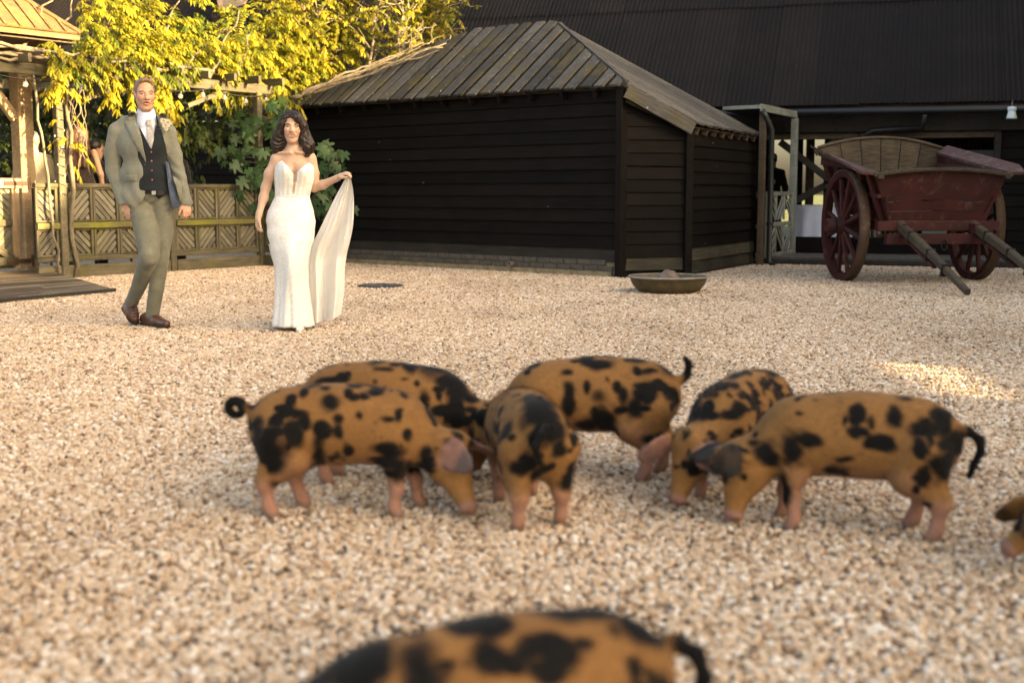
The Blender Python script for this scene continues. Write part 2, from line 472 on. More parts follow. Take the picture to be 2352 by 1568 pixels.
for i in range(28):
    s = -1.12 + i * .224
    place('edging_brick', pe, M['paver_edge'], ter, frame_M(BW(s, -2.03, .05 + rng.uniform(-.004, .004)), bdir, (0, 0, 1)))
# floor of the barn
fl = sheet('barn_floor', [BW(-6, .3), BW(6.4, .3), BW(6.4, 11), BW(-6, 11)], 0.09, mat_plain('dusty_barn_floor', (0.16, 0.13, 0.10), 0.8, nscale=2))

# ================================================================== porch between shed and barn
c0 = Vector((3.52, 18.35, 0)); c1 = Vector((4.42, 20.15, 0)); cl = Vector((3.05, 18.75, 0))
porch = thing('porch', 'small flat porch with pale fascia boards joining the shed to the barn', 'porch', c0)
Zp = 2.24
MB().slab([c0 + V(0, 0, Zp + .03), c1 + V(0, 0, Zp + .03), c1 + (cl - c0) * 1.3 + V(0, 0, Zp + .03), cl + V(0, 0, Zp + .03)], 0.05).build('roof', M['timber_dark'], porch)
plank('fascia', c0 + V(0, 0, Zp), c1 + V(0, 0, Zp), .1, .03, M['pale_paint'], porch)
plank('fascia', cl + V(0, 0, Zp + .01), c0 + V(-.01, 0, Zp + .01), .05, .03, M['pale_paint'], porch)
pd = (c1 - c0).normalized(); pn = Vector((pd.y, -pd.x, 0))
MB().beam(c1 - pd * .1 + V(0, 0, .08), c1 - pd * .1 + V(0, 0, Zp - .06), .1, .1, up=pd).build('post', M['pale_paint'], porch)
MB().beam(c0 + pd * .12 + V(0, 0, .0), c0 + pd * .12 + V(0, 0, Zp - .06), .09, .09, up=pd).build('post', M['timber_brown'], porch)
dp = c0 + pd * .16 + pn * .12
MB().tube([c0 + pd * .05 + V(0, 0, Zp - .03), c0 + pd * .08 + pn * .05 + V(0, 0, Zp - .12), dp + V(0, 0, Zp - .3), dp + V(0, 0, .06), dp + pn * .08 + V(0, 0, .0)], .042, 10).build('downpipe', mat_plain('dark_green_pipe', (0.012, 0.017, 0.016), 0.4), porch, True)
for z in (.6, 1.55):
    MB().lathe([(.052, -.02), (.052, .02)], dp + V(0, 0, z), 12).build('pipe_bracket', M['timber_dark'], porch)
# barn downpipe by the open bay
dq = [BW(1.75, EAVE_D - .03, 2.22), BW(1.72, -.3, 2.03), BW(.98, -.22, 2.0), BW(.86, -.2, 1.93), BW(.86, -.2, .1)]
MB().tube(dq, .045, 10).build('downpipe', mat_plain('black_pipe', (0.012, 0.012, 0.013), 0.4), barn, True)

def lattice_gate(name, label, a, bq, z0, z1, ncol, mat, group=None, x_brace=True):
    g = thing(name, label, 'gate', a + V(0, 0, z0), group)
    d = (bq - a).normalized(); n_ = Vector((d.y, -d.x, 0)); L = (bq - a).length
    def pt(u, z): return a + d * (u * L) + V(0, 0, z)
    for u in (0.03, .97): plank('stile', pt(u, z0), pt(u, z1), .05, .035, mat, g, up=d)
    for z in (z0 + .03, (z0 + z1) / 2, z1 - .03): plank('rail', pt(.05, z), pt(.95, z), .055, .032, mat, g)
    for r in range(2):
        za = z0 + .06 + r * (z1 - z0) / 2; zb = za + (z1 - z0) / 2 - .09
        for k in range(ncol):
            ua = .06 + k * .88 / ncol; ub = ua + .88 / ncol
            plank('stile', pt(ub, za), pt(ub, zb), .03, .03, mat, g, up=d)
            for t in (0, .33, .66):
                fwd = (k + r) % 2 == 0
                x0 = lerp(ua, ub, t); zz0, zz1 = (za, zb - t * (zb - za)) if fwd else (zb, za + t * (zb - za))
                plank('slat', pt(x0, zz0) - n_ * .008, pt(ub, zz1) - n_ * .008, .04, .014, mat, g)
    return g
lattice_gate('lattice_gate', 'pale grey painted gate with slanting slats beside the porch downpipe', c0 + pd * .3 + pn * .02, c1 - pd * .16 + pn * .02, .1, 1.06, 3, M['pale_paint'])
lattice_gate('side_gate', 'narrow pale slatted panel between the shed corner and the downpipe', c0 + (cl - c0) * .12 + pd * .3, c0 + (cl - c0) * .75 + pd * .5, .05, 1.06, 1, M['pale_paint'])

# ================================================================== the black shed
S0 = G(1428, 638); S1 = G(800, 604)
sd = (S0 - S1).normalized()                       # towards the right along the front
SL_ = S0 - sd * 6.3                                # left end
sn_ = Vector((-sd.y, sd.x, 0)); 
if sn_.y < 0: sn_ = -sn_
front_n = -sn_
S2 = G(1572, 635); S3 = G(1728, 607)
cd = (S2 - S0).normalized(); cn = Vector((cd.y, -cd.x, 0)); e_d = (S3 - S2).normalized(); en = Vector((e_d.y, -e_d.x, 0))
shed = thing('shed', 'low black weatherboarded shed with a lichen-covered plank roof', 'shed', S0)
EZ = 2.34; EZ2 = 1.86
w = MB().slab([SL_ + sn_ * .06 + V(0, 0, .0), S0 + sn_ * .06 + V(0, 0, .0), S0 + sn_ * .06 + V(0, 0, EZ), SL_ + sn_ * .06 + V(0, 0, EZ)], .05).build('wall', M['timber_dark'], shed)
boards_wall(w, SL_, S0 - sd * .06, .2, EZ - .02, 13, M['black_board'], front_n, last=(1, M['dusty_board']))
w2 = MB().slab([S0 - cn * .05, S2 - cn * .05, S2 - cn * .05 + V(0, 0, EZ2), S0 - cn * .05 + V(0, 0, EZ)], .05).build('wall', M['timber_dark'], shed)
def cut(z):
    if z <= EZ2: return 1.0
    f = (EZ - z) / (EZ - EZ2)
    return max(.02, f) if f > 0.02 else None
boards_wall(w2, S0 + cd * .03, S2 - cd * .03, .1, EZ, 14, M['black_board'], cn, last=(1, M['green_board']), top=cut)
w3 = MB().slab([S2 - en * .05, S3 - en * .05, S3 - en * .05 + V(0, 0, EZ2), S2 - en * .05 + V(0, 0, EZ2)], .05).build('wall', M['timber_dark'], shed)
boards_wall(w3, S2 + e_d * .03, S3, .04, EZ2 - .06, 11, M['black_board'], en, last=(2, M['green_board']))
for nm, p, z, dd in (('corner_post', S0 + front_n * .03, EZ, sd), ('corner_post', S2 + (cn + en).normalized() * .03, EZ2 + .02, cd), ('corner_post', S3 + en * .02, EZ2, e_d)):
    MB().beam(p + V(0, 0, 0), p + V(0, 0, z), .13, .1, up=dd).build(nm, M['black_board'], shed)
# end and back walls of the shed
back0 = SL_ + sn_ * 2.7; back1 = S0 + sn_ * 2.3 - sd * 1.5
MB().slab([back0, SL_, SL_ + V(0, 0, EZ), back0 + V(0, 0, EZ)], .05).build('wall', M['black_board'], shed)
MB().slab([back1, back0, back0 + V(0, 0, EZ), back1 + V(0, 0, EZ)], .05).build('wall', M['black_board'], shed)
# brick plinth: two courses under the boards and a paler footing course
pl = MB().slab([SL_ + front_n * .02, S0 - sd * .1 + front_n * .02, S0 - sd * .1 + front_n * .02 + V(0, 0, .2), SL_ + front_n * .02 + V(0, 0, .2)], .06).build('brick_plinth', mat_plain('yellow_mortar', (0.2, 0.155, 0.09), 0.9, nscale=14, namt=.3), shed)
M['engbrick'] = mat_plain('grey_engineering_brick', (0.08, 0.071, 0.058), 0.75, nscale=10, namt=.4, bstr=.2)
M['footing'] = mat_plain('stained_footing_stone', (0.25, 0.195, 0.115), 0.9, nscale=7, namt=.45, bstr=.3)
bm1 = board_mesh(.212, .063, .03, .12); bm2 = board_mesh(.6, .07, .04, .12)
for r in range(2):
    for i in range(27):
        pos = S0 - sd * (.22 + i * .224 + (.112 if r else 0)) + front_n * .03 + V(0, 0, .105 + r * .074)
        if (pos - S0).length > 6.2: continue
        place('brick', bm1, M['engbrick'], pl, frame_M(pos, sd, (0, 0, 1)))
for i in range(10):
    pos = S0 - sd * (.42 + i * .605) + front_n * .035 + V(0, 0, .034)
    place('footing_stone', bm2, M['footing'], pl, frame_M(pos, sd, (0, 0, 1)))
vp = P(1190, 612, (S0 + (S1 - S0) * .38).y - .06)
vt = (S0 - sd * 1.75) + front_n * .06 + V(0, 0, .11)
MB().lathe([(.028, -.05), (.036, .05), (.036, .062), (.024, .062), (.024, 0)], vt, 14, Matrix((sd, Vector((0, 0, 1)), front_n)).transposed()).build('vent_pipe', mat_plain('grey_vent', (0.16, 0.13, 0.11), 0.6), shed, True)

# roof: front slope of overlapping planks, hips at both ends, catslide to the right
RD = P(1280, 62, 18.2); RL = RD - sd * 1.55
OV = .2
C1 = S0 + front_n * OV + cd * .16 + V(0, 0, EZ - .03)
EL = SL_ + front_n * OV - sd * .1 + V(0, 0, EZ - .03)
C2 = P(1592, 287, S2.y - .12); C3 = P(1748, 316, S3.y - .05)
BR = C3 + (RD - C3) * .02
roof_f = MB().slab([EL + V(0, 0, .01), C1 + V(0, 0, .01), RD, RL], .03).build('roof', M['timber_dark'], shed)
def roof_board(p0, p1, q1, q0, t, mat, parent, name='roof_plank'):
    n_ = (p1 - p0).cross(q0 - p0).normalized()
    if n_.z < 0: n_ = -n_
    me_mb = MB()
    a = [p0 + n_ * t, p1 + n_ * t, q1 + n_ * t, q0 + n_ * t]; 
    k = [p0, p1, q1, q0]
    me_mb.add(k + a, [(0, 3, 2, 1), (4, 5, 6, 7), (0, 1, 5, 4), (1, 2, 6, 5), (2, 3, 7, 6), (3, 0, 4, 7)])
    return me_mb.build(name, mat, parent)
LE = (C1 - EL).length
up_v = None
# the slope direction that reaches the ridge square to the eave
rel = RD - C1; along = rel.dot(sd); upv = rel - sd * along
tL = (RL - EL).dot(sd); tR = LE + along
def up_frac(a):
    """how far up the slope a plank at distance a from the left eave corner reaches before the hip cuts it"""
    if a < tL: return max(.02, a / tL)
    if a > tR: return max(.02, (LE - a) / (LE - tR))
    return 1.0
e_real = (C1 - EL).normalized()
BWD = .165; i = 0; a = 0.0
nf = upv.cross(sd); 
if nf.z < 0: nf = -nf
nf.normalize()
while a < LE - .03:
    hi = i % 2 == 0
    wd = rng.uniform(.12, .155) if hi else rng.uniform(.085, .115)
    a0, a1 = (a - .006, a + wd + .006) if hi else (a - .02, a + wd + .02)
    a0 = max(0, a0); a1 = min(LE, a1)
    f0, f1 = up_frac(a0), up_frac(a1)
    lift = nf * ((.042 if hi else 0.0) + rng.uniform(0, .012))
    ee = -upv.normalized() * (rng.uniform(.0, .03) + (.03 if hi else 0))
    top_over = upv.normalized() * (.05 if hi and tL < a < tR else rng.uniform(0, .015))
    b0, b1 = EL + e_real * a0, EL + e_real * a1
    roof_board(b0 + lift + ee, b1 + lift + ee, b1 + upv * f1 + lift + top_over, b0 + upv * f0 + lift + top_over, .03, M['roof_board'] if hi else M['roof_gap_shade'], roof_f)
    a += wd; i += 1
# right-hand slope
roof_r = MB().slab([C1 + V(0, 0, -.01), C2 + V(0, 0, -.02), C3 + V(0, 0, -.02), RD + V(0, 0, -.02)], .02).build('roof', M['timber_dark'], shed)
NB = 22
for k in range(NB):
    t0, t1 = k / NB, (k + 1) / NB
    hi = k % 2 == 0
    ex = .012 if hi else 0
    t0 = max(0, t0 - ex); t1 = min(1, t1 + ex)
    A0, A1 = RD.lerp(C1, t0), RD.lerp(C1, t1); B0, B1 = C3.lerp(C2, t0), C3.lerp(C2, t1)
    dn = (B0 - A0).normalized() * (rng.uniform(0, .03) + (.03 if hi else 0))
    l = V(0, 0, .034 if hi else .008)
    roof_board(A0 + l, A1 + l, B1 + l + dn, B0 + l + dn, .022, M['roof_side'], roof_r)
# hip capping, sloping verge board, back slope
MB().beam(RD + V(.03, 0, .05), C1.lerp(RD, .03) + V(.04, 0, .05), .05, .03).build('hip_board', M['roof_side'], shed)
plank('verge_board', C1 + V(0, -.03, -.05), C2 + V(0, -.03, -.05), .15, .03, M['roof_board'], shed)
MB().beam(S0 + cn * .1 + V(0, 0, EZ - .16), S2 + cn * .1 + V(0, 0, EZ2 - .02), .06, .12).build('verge_rail', M['black_board'], shed)
MB().slab([back0 - sd * .1 + sn_ * .2 + V(0, 0, EZ - .05), RL, RD, back1 + sn_ * .2 + V(0, 0, EZ - .05)], -.03).build('roof', M['roof_board'], shed)
MB().slab([EL, RL, back0 - sd * .1 + sn_ * .2 + V(0, 0, EZ - .05)], -.03).build('roof', M['roof_board'], shed)
for i in range(12):
    p = S0 - sd * (.35 + i * .52)
    MB().beam(p + sn_ * .1 + V(0, 0, EZ - .02), p + front_n * .14 + V(0, 0, EZ - .1), .045, .09).build('rafter_end', M['black_board'], shed)
for i in range(8):
    p = S2.lerp(S3, .06 + i * .12)
    MB().beam(p - en * .1 + V(0, 0, EZ2 - .0), p + en * .09 + V(0, 0, EZ2 - .06), .04, .08).build('rafter_end', M['timber_brown'], shed)

# ================================================================== unseen walls added to the right to shade the yard
oc = thing('barn', 'tall unseen black walls added at right to shade the yard', 'barn', (12, 8, 0))
# high walls with a roof slab; an added slatted gap drops dappled sun on gravel
HY0, HY1, HZ0, HZ1 = .9, 2.3, 1.65, 2.64
def oc_wall(poly):
    k = len(poly); mb = MB()
    mb.add([(12, y, z) for y, z in poly] + [(12.2, y, z) for y, z in poly], [tuple(range(k)), tuple(range(2 * k - 1, k - 1, -1))] + [(i, k + i, k + (i + 1) % k, (i + 1) % k) for i in range(k)])
    return mb.build('wall', M['black_board'], oc)
oc_wall([(-12, 0), (HY0, 0), (HY0, 7.4), (-12, 7.4)])
oc_wall([(HY0, 0), (HY1, 0), (HY1, HZ0), (HY0, HZ0)])
oc_wall([(HY0, HZ1), (HY1, HZ1), (HY1, 7.4), (HY0, 7.4)])
oc_wall([(HY1, 0), (40, 0), (40, 11), (17, 11), (13.8, 8.8), (11.5, 6.6), (6.5, 6.4), (5.63, 5.64), (5.1, 5.1), (4.9, 4.75), (3.85, 4.75), (3.7, 7.4), (HY1, 7.4)])  # stepped top edge shaped to set where the shade ends
for i in range(8):
    z = HZ0 + .05 + i * .118 + rng.uniform(-.03, .03)
    plank('dapple_slat', (12.1, HY0, z), (12.1, HY1, z + rng.uniform(-.05, .05)), rng.uniform(.05, .1), .03, M['black_board'], oc)
for y in (.86, 1.02, 1.22, 1.4, 1.56, 1.8, 1.98):
    plank('dapple_bar', (12.13, y, HZ0), (12.13, y + .05, HZ1), .05, .03, M['black_board'], oc, up=(0, 1, 0))
MB().slab([(12, -12, 7.4), (17, -12, 8.4), (17, 3.7, 8.4), (12, 3.7, 7.4)], -.1).build('roof', M['iron'], oc)
# ================================================================== fence of herringbone panels
F0 = Vector((-5.5, 15.7, 0)); fd = Vector((0.58, 0.815, 0)).normalized(); fn = Vector((fd.y, -fd.x, 0))
def FP(s, z=0.0, o=0.0): return F0 + fd * s + fn * o + Vector((0, 0, z))
def clip_diag(u0, u1, z0, z1, c, sgn):
    """segment of the line z = sgn*u + c inside the rectangle"""
    pts = []
    for u in (u0, u1):
        z = sgn * u + c
        if z0 <= z <= z1: pts.append((u, z))
    for z in (z0, z1):
        u = (z - c) / sgn
        if u0 < u < u1: pts.append((u, z))
    return pts[:2] if len(pts) >= 2 else None
def herring(parent, PT, u0, u1, z0, z1, sgn, pitch=.062, w=.03, t=.014, o=-.012, mat=None, depth=None):
    step = pitch * math.sqrt(2)
    lo = z0 - sgn * (u1 if sgn > 0 else u0); hi = z1 - sgn * (u0 if sgn > 0 else u1)
    c = lo + step * .5
    while c < hi:
        sg = clip_diag(u0, u1, z0, z1, c, sgn)
        if sg and (abs(sg[0][0] - sg[1][0]) > .03):
            p, q = PT(sg[0][0], sg[0][1], o + rng.uniform(-.003, .003)), PT(sg[1][0], sg[1][1], o + rng.uniform(-.003, .003))
            plank('slat', p, q, pitch * rng.uniform(.78, .86), t, mat or M['fence_slat'], parent)
        c += step
def fence_run(name, label, PT, s0, s1, npan, mat, posts=(True, True), sgn0=1):
    f = thing(name, label, 'fence', PT((s0 + s1) / 2, 0, 0), 'herringbone fence runs')
    d = (PT(1, 0, 0) - PT(0, 0, 0)).normalized()
    w = (s1 - s0) / npan
    MB().slab([PT(s0, .24, -.035), PT(s1, .24, -.035), PT(s1, 1.1, -.035), PT(s0, 1.1, -.035)], .012).build('backing', M['timber_dark'], f)
    plank('top_rail', PT(s0, 1.135, 0), PT(s1, 1.135, 0), .05, .075, mat, f)
    plank('middle_rail', PT(s0, .645, .025), PT(s1, .645, .025), .075, .06, M['rail_moss'], f)
    plank('bottom_rail', PT(s0, .235, 0), PT(s1, .235, 0), .06, .05, mat, f)
    plank('gravel_board', PT(s0, .085, .02), PT(s1, .085, .02), .15, .035, mat, f)
    for r, (z0, z1) in enumerate(((.27, .605), (.69, 1.11))):
        for k in range(npan):
            u0, u1 = s0 + k * w, s0 + (k + 1) * w
            for u in ((u0 + .022), (u1 - .022)):
                plank('stile', PT(u, z0, .004), PT(u, z1, .004), .036, .036, mat, f, up=d)
            for z in (z0 + .013, z1 - .013): plank('panel_rail', PT(u0 + .04, z, .0), PT(u1 - .04, z, .0), .026, .03, mat, f)
            herring(f, PT, u0 + .042, u1 - .042, z0 + .026, z1 - .026, sgn0 * (1 if (k + r) % 2 else -1))
    return f
f1 = fence_run('fence', 'short herringbone fence panel right beside the gate post', FP, -.37, -.055, 1, M['fence'], sgn0=-1)
f2 = fence_run('fence', 'herringbone wooden fence run behind the man in the tweed suit', FP, .055, 1.62, 4, M['fence'])
f3 = fence_run('fence', 'shaded herringbone fence run between the man and the woman in white', FP, 1.74, 3.22, 4, M['fence'])
F1 = FP(3.32)
rd = (sd + Vector((0.02, 0, 0))).normalized(); rn = Vector((rd.y, -rd.x, 0))
def RP(s, z=0.0, o=0.0): return F1 + rd * s + rn * o + Vector((0, 0, z))
f4 = fence_run('fence', 'dark return fence panel running from the corner behind the woman in white', RP, .06, .75, 2, M['fence'])
def fence_post(p, z, name='fence_post', label='', w=.095, mat=None, group='wooden posts along the fence'):
    t = thing(name, label, 'post', p, group)
    MB().beam(p, p + V(0, 0, z), w, w, up=fd, ch=.1).build('shaft', mat or M['fence'], t)
    return t
pp1 = fence_post(FP(0, 0, .01), 2.42, 'pergola_post', 'thin sunlit pergola post wound with fairy lights left of the man')
pp2 = fence_post(FP(1.68, 0, .0), 2.42, 'pergola_post', "pergola post rising behind the man's shoulder")
pp3 = fence_post(FP(3.28, 0, .0), 2.45, 'pergola_post', 'pergola post at the fence corner left of the shed')
# fairy light string wound round the first post
mb = MB(); pts = []
for i in range(140):
    a = i * .55; z = 1.0 + i * .0098
    pts.append(FP(0, z, .01) + fd * math.cos(a) * .062 + fn * math.sin(a) * .062)
mb.tube(pts, .004, 5)
fl_ = thing('fairy_lights', 'dark fairy light cable spiralling up the thin pergola post', 'string lights', FP(0, 1.0, .05))
mb.build('cable', mat_plain('black_cable', (0.01, 0.01, 0.01), .5), fl_, True)
mbb = MB()
for i in range(4, 140, 7):
    mbb.lathe([(0, -.012), (.007, -.006), (.008, .004), (0, .014)], pts[i], 6)
mbb.build('bulbs', mat_plain('clear_led', (0.6, 0.58, 0.5), .2), fl_, True)

# ================================================================== gazebo corner on the left
GP = G(66, 625, .06); GP.z = 0
gaz = thing('gazebo', 'wooden gazebo with plank hip roof at the left edge', 'gazebo', GP)
MB().beam(GP + V(0, 0, 0), GP + V(0, 0, 2.75), .2, .2, up=fd, ch=.07).build('post', M['oak'], gaz)
GE = P(181, 84, GP.y - .25)                 # eave corner
ze = GE.z
gl = -fd; gb = -fn                            # eave runs towards the viewer-left, other eave runs back
apex = GE + gl * 2.0 + gb * 2.0 + V(0, 0, 1.75)
E2 = GE + gl * 4.0
grf = MB().slab([GE, apex, E2], .03).build('roof', M['oak_roof'], gaz)
MB().slab([GE + gb * 4.0, apex, GE], .03).build('roof', M['oak_roof'], gaz)
upg = apex - (GE + gl * 2.0)
ng = gl.cross(upg).normalized(); 
if ng.z < 0: ng = -ng
a = 0.0; i = 0
while a < 3.9:
    hi = i % 2 == 0
    wd = .2 if hi else .2
    a0, a1 = a, min(3.98, a + wd)
    fr = lambda t: max(.015, min(t, 4.0 - t) / 2.0)
    lift = ng * (.024 + (.002 if hi else 0))
    roof_board(GE + gl * a0 + lift, GE + gl * a1 + lift, GE + gl * a1 + upg * fr(a1) + lift, GE + gl * a0 + upg * fr(a0) + lift, .02, M['oak_roof'], grf)
    # cover batten over each joint
    f0 = fr(a0)
    if a0 > .05:
        MB().beam(GE + gl * a0 + ng * .055, GE + gl * a0 + upg * f0 + ng * .055, .035, .022, up=ng).build('batten', M['oak_roof'], grf)
    a += wd; i += 1
MB().beam(GE + ng * .05, apex + ng * .05, .07, .035, up=ng).build('hip_board', M['oak_roof'], gaz)
plank('fascia', GE + V(0, 0, -.02) + fn * .01, E2 + V(0, 0, -.02) + fn * .01, .06, .022, M['oak_roof'], gaz)
MB().slab([GE + V(0, 0, -.09) + gl * .02 + gb * .02, E2 + V(0, 0, -.09), E2 + gb * 2 + V(0, 0, -.09), GE + gb * 4 + V(0, 0, -.09)], .015).build('soffit', M['timber_brown'], gaz)
MB().beam(GP + gl * -.45 + V(0, 0, 2.66), GP + gl * 3 + V(0, 0, 2.66), .1, .18).build('beam', M['oak'], gaz)
MB().beam(GP + V(0, 0, 1.95) + gl * .1, GP + V(0, 0, 2.6) + gl * .62, .08, .11).build('brace', M['oak'], gaz)
# gate between the gazebo posts
gate = thing('garden_gate', 'pale herringbone gate with diagonal brace on the big gazebo post', 'gate', GP + gl * .6)
def GT(u, z=0.0, o=0.0): return GP + gl * u + fn * (o + .05) + Vector((0, 0, z))
MB().slab([GT(.2, .12, -.03), GT(1.5, .12, -.03), GT(1.5, 1.15, -.03), GT(.2, 1.15, -.03)], .012).build('backing', M['fence'], gate)
plank('top_rail', GT(.12, 1.16, .03), GT(1.6, 1.16, .03), .12, .05, M['oak'], gate)
plank('stile', GT(.19, .12, .01), GT(.19, 1.1, .01), .1, .05, M['oak'], gate, up=gl)
plank('middle_rail', GT(.25, .68, .01), GT(1.6, .68, .01), .08, .045, M['fence'], gate)
plank('bottom_rail', GT(.2, .21, .03), GT(1.6, .21, .03), .1, .05, M['fence'], gate)
plank('brace', GT(.26, .24, .03), GT(.9, .66, .03), .09, .03, M['fence'], gate)
herring(gate, GT, .25, .68, .73, 1.1, 1); herring(gate, GT, .25, .68, .27, .64, -1)
herring(gate, GT, .7, 1.2, .73, 1.1, -1); herring(gate, GT, .7, 1.2, .27, .64, 1)
irn = mat_plain('rusty_hinge_iron', (0.09, 0.045, 0.03), .7, .4)
for z in (1.16, .21):
    plank('hinge', GT(.36, z, .062), GT(.02, z, .062), .05, .008, irn, gate)
    MB().tube([GT(.02, z - .07, .07), GT(.02, z + .07, .07)], .014, 8).build('hinge_pin', irn, gate)
# deck ramp in front of the gate
r0, r1 = G(266, 672), G(-60, 703)
q0 = GP + fd * .15 + fn * .12; q1 = GP - fd * 2.4 + fn * .12
ramp_o = thing('deck_ramp', 'worn grey timber ramp in front of the gate', 'ramp', (r0 + q0) / 2)
MB().slab([r0 + V(0, 0, .012), r1 + V(0, 0, .012), q1 + V(0, 0, .075), q0 + V(0, 0, .075)], .02).build('base', M['timber_brown'], ramp_o)
NR = 13
for k in range(NR):
    t0, t1 = k / NR + .003, (k + 1) / NR - .003
    a0, a1 = r0.lerp(q0, t0), r0.lerp(q0, t1); b0, b1 = r1.lerp(q1, t0), r1.lerp(q1, t1)
    for s_ in range(3):
        st = [0, .36 + .12 * (k % 3), .78, 1][s_:s_ + 2] if k % 2 else [0, .3 + .1 * (k % 4), .66, 1][s_:s_ + 2]
        z0, z1 = .014 + t0 * .062 + rng.uniform(0, .005), .014 + t1 * .062 + rng.uniform(0, .005)
        roof_board(a0.lerp(b0, st[0] + .002) + V(0, 0, z0), a1.lerp(b1, st[0] + .002) + V(0, 0, z1), a1.lerp(b1, st[1] - .002) + V(0, 0, z1), a0.lerp(b0, st[1] - .002) + V(0, 0, z0), .016, M['ramp'], ramp_o, 'deck_plank')
# dark rope-like grip strip along the lower edge
gs = MB(); 
for sft in (0, .022):
    pts = [r0.lerp(r1, i / 60) + V(0, 0, .034 + .004 * (i % 2)) + (q0 - r0).normalized() * (sft + .005 * (i % 2)) for i in range(61)]
    gs.tube(pts, .012, 6)
gs.build('grip_strip', mat_plain('black_rubber_strip', (0.02, 0.02, 0.022), .7), ramp_o, True)

# ================================================================== pergola
perg = thing('pergola', 'weathered timber pergola over the fence carrying the yellow climber', 'pergola', FP(1.6, 0, -.8))
plank('beam', FP(-1.2, 2.5, .0), FP(3.55, 2.5, .0), .13, .05, M['fence'], perg)
plank('beam', FP(-1.2, 2.5, -2.2), FP(3.55, 2.5, -2.2), .13, .05, M['fence'], perg)
for k in range(11):
    s = -1.0 + k * .45
    plank('rafter', FP(s, 2.6, .3), FP(s, 2.6, -2.5), .1, .045, M['fence'], perg)
for s in (0.8, 2.4):
    plank('brace', FP(s - .35, 2.2, -.04), FP(s + .35, 2.45, -.04), .06, .04, M['fence'], perg)
for s in (-.1, 1.7, 3.3):
    MB().beam(FP(s, 0, -2.2), FP(s, 2.45, -2.2), .1, .1, up=fd).build('post', M['fence'], perg)
# festoon of clear bulbs hanging under the front beam
fes = thing('festoon_lights', 'string of clear round bulbs hanging along the pergola beam', 'string lights', FP(1.6, 2.4, .08))
cab = MB(); pts = []
for i in range(61):
    t = i / 60; s = -1.1 + t * 4.6
    pts.append(FP(s, 2.44 - .07 * abs(math.sin(t * math.pi * 4)), .1))
cab.tube(pts, .008, 5).build('cable', mat_plain('black_festoon_cable', (0.008, 0.008, 0.008), .5), fes, True)
mg, nt, b = mat_new('clear_bulb_glass')
b.inputs['Transmission Weight'].default_value = .85; b.inputs['Roughness'].default_value = .05; b.inputs['Base Color'].default_value = (.95, .95, .95, 1)
M['glass'] = mg
bulb_me = MB().lathe([(0, -.1), (.02, -.094), (.031, -.075), (.03, -.055), (.016, -.035), (.013, -.03)], seg=14).mesh('bulb')
cap_me = MB().lathe([(.014, -.032), (.016, -.03), (.016, 0), (.006, .006)], seg=12).mesh('socket')
for i in range(3, 60, 5):
    bl = place('bulb', bulb_me, M['glass'], fes, Matrix.Translation(pts[i]), True)
    so = place('socket', cap_me, mat_plain('black_socket', (.01, .01, .01), .5) if i == 3 else None, bl)
    so.location = (0, 0, 0); so.matrix_basis = Matrix.Translation(pts[i] - off(fes)) @ Matrix.Identity(4) if False else Matrix.Identity(4)
gb_ = thing('hanging_bulb', 'clear light bulb under the gazebo eave beside the big post', 'bulb', P(38, 100, GP.y - .3))
place('glass', bulb_me.copy(), M['glass'], gb_, Matrix.Translation(P(38, 96, GP.y - .3)), True)
place('socket', cap_me.copy(), None, gb_, Matrix.Translation(P(38, 96, GP.y - .3)))
MB().tube([P(38, 97, GP.y - .3), P(38, 78, GP.y - .28)], .006, 5).build('flex', M['timber_dark'], gb_)

# ================================================================== leaves
def leaf_mat(name, c1, c2, c3, trans=.45, rough=.5):
    m, nt, b = mat_new(name)
    at = nd(nt, 'ShaderNodeAttribute', attribute_name='tint')
    col = ramp(nt, at.outputs['Fac'], [(0, c1), (.55, c2), (1, c3)])
    nt.links.new(col, b.inputs['Base Color'])
    b.inputs['Roughness'].default_value = rough; b.inputs['Specular IOR Level'].default_value = .35
    tr = nt.nodes.new('ShaderNodeBsdfTranslucent'); nt.links.new(col, tr.inputs['Color'])
    mx = nt.nodes.new('ShaderNodeMixShader'); mx.inputs[0].default_value = trans
    out = nt.nodes['Material Output']
    nt.links.new(b.outputs[0], mx.inputs[1]); nt.links.new(tr.outputs[0], mx.inputs[2]); nt.links.new(mx.outputs[0], out.inputs['Surface'])
    return m
M['wisteria_leaf'] = leaf_mat('wisteria_leaf', (.06, .10, .013), (.25, .24, .024), (.47, .365, .04))
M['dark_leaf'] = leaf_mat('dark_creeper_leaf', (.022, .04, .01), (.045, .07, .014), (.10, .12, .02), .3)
M['fig_leaf'] = leaf_mat('fig_leaf', (.022, .055, .016), (.04, .09, .025), (.15, .22, .05), .3)
M['bark'] = mat_wood('pale_vine_bark', (.10, .08, .055), (.28, .23, .16), .85, (8, 8, 2), .2, bstr=.6)

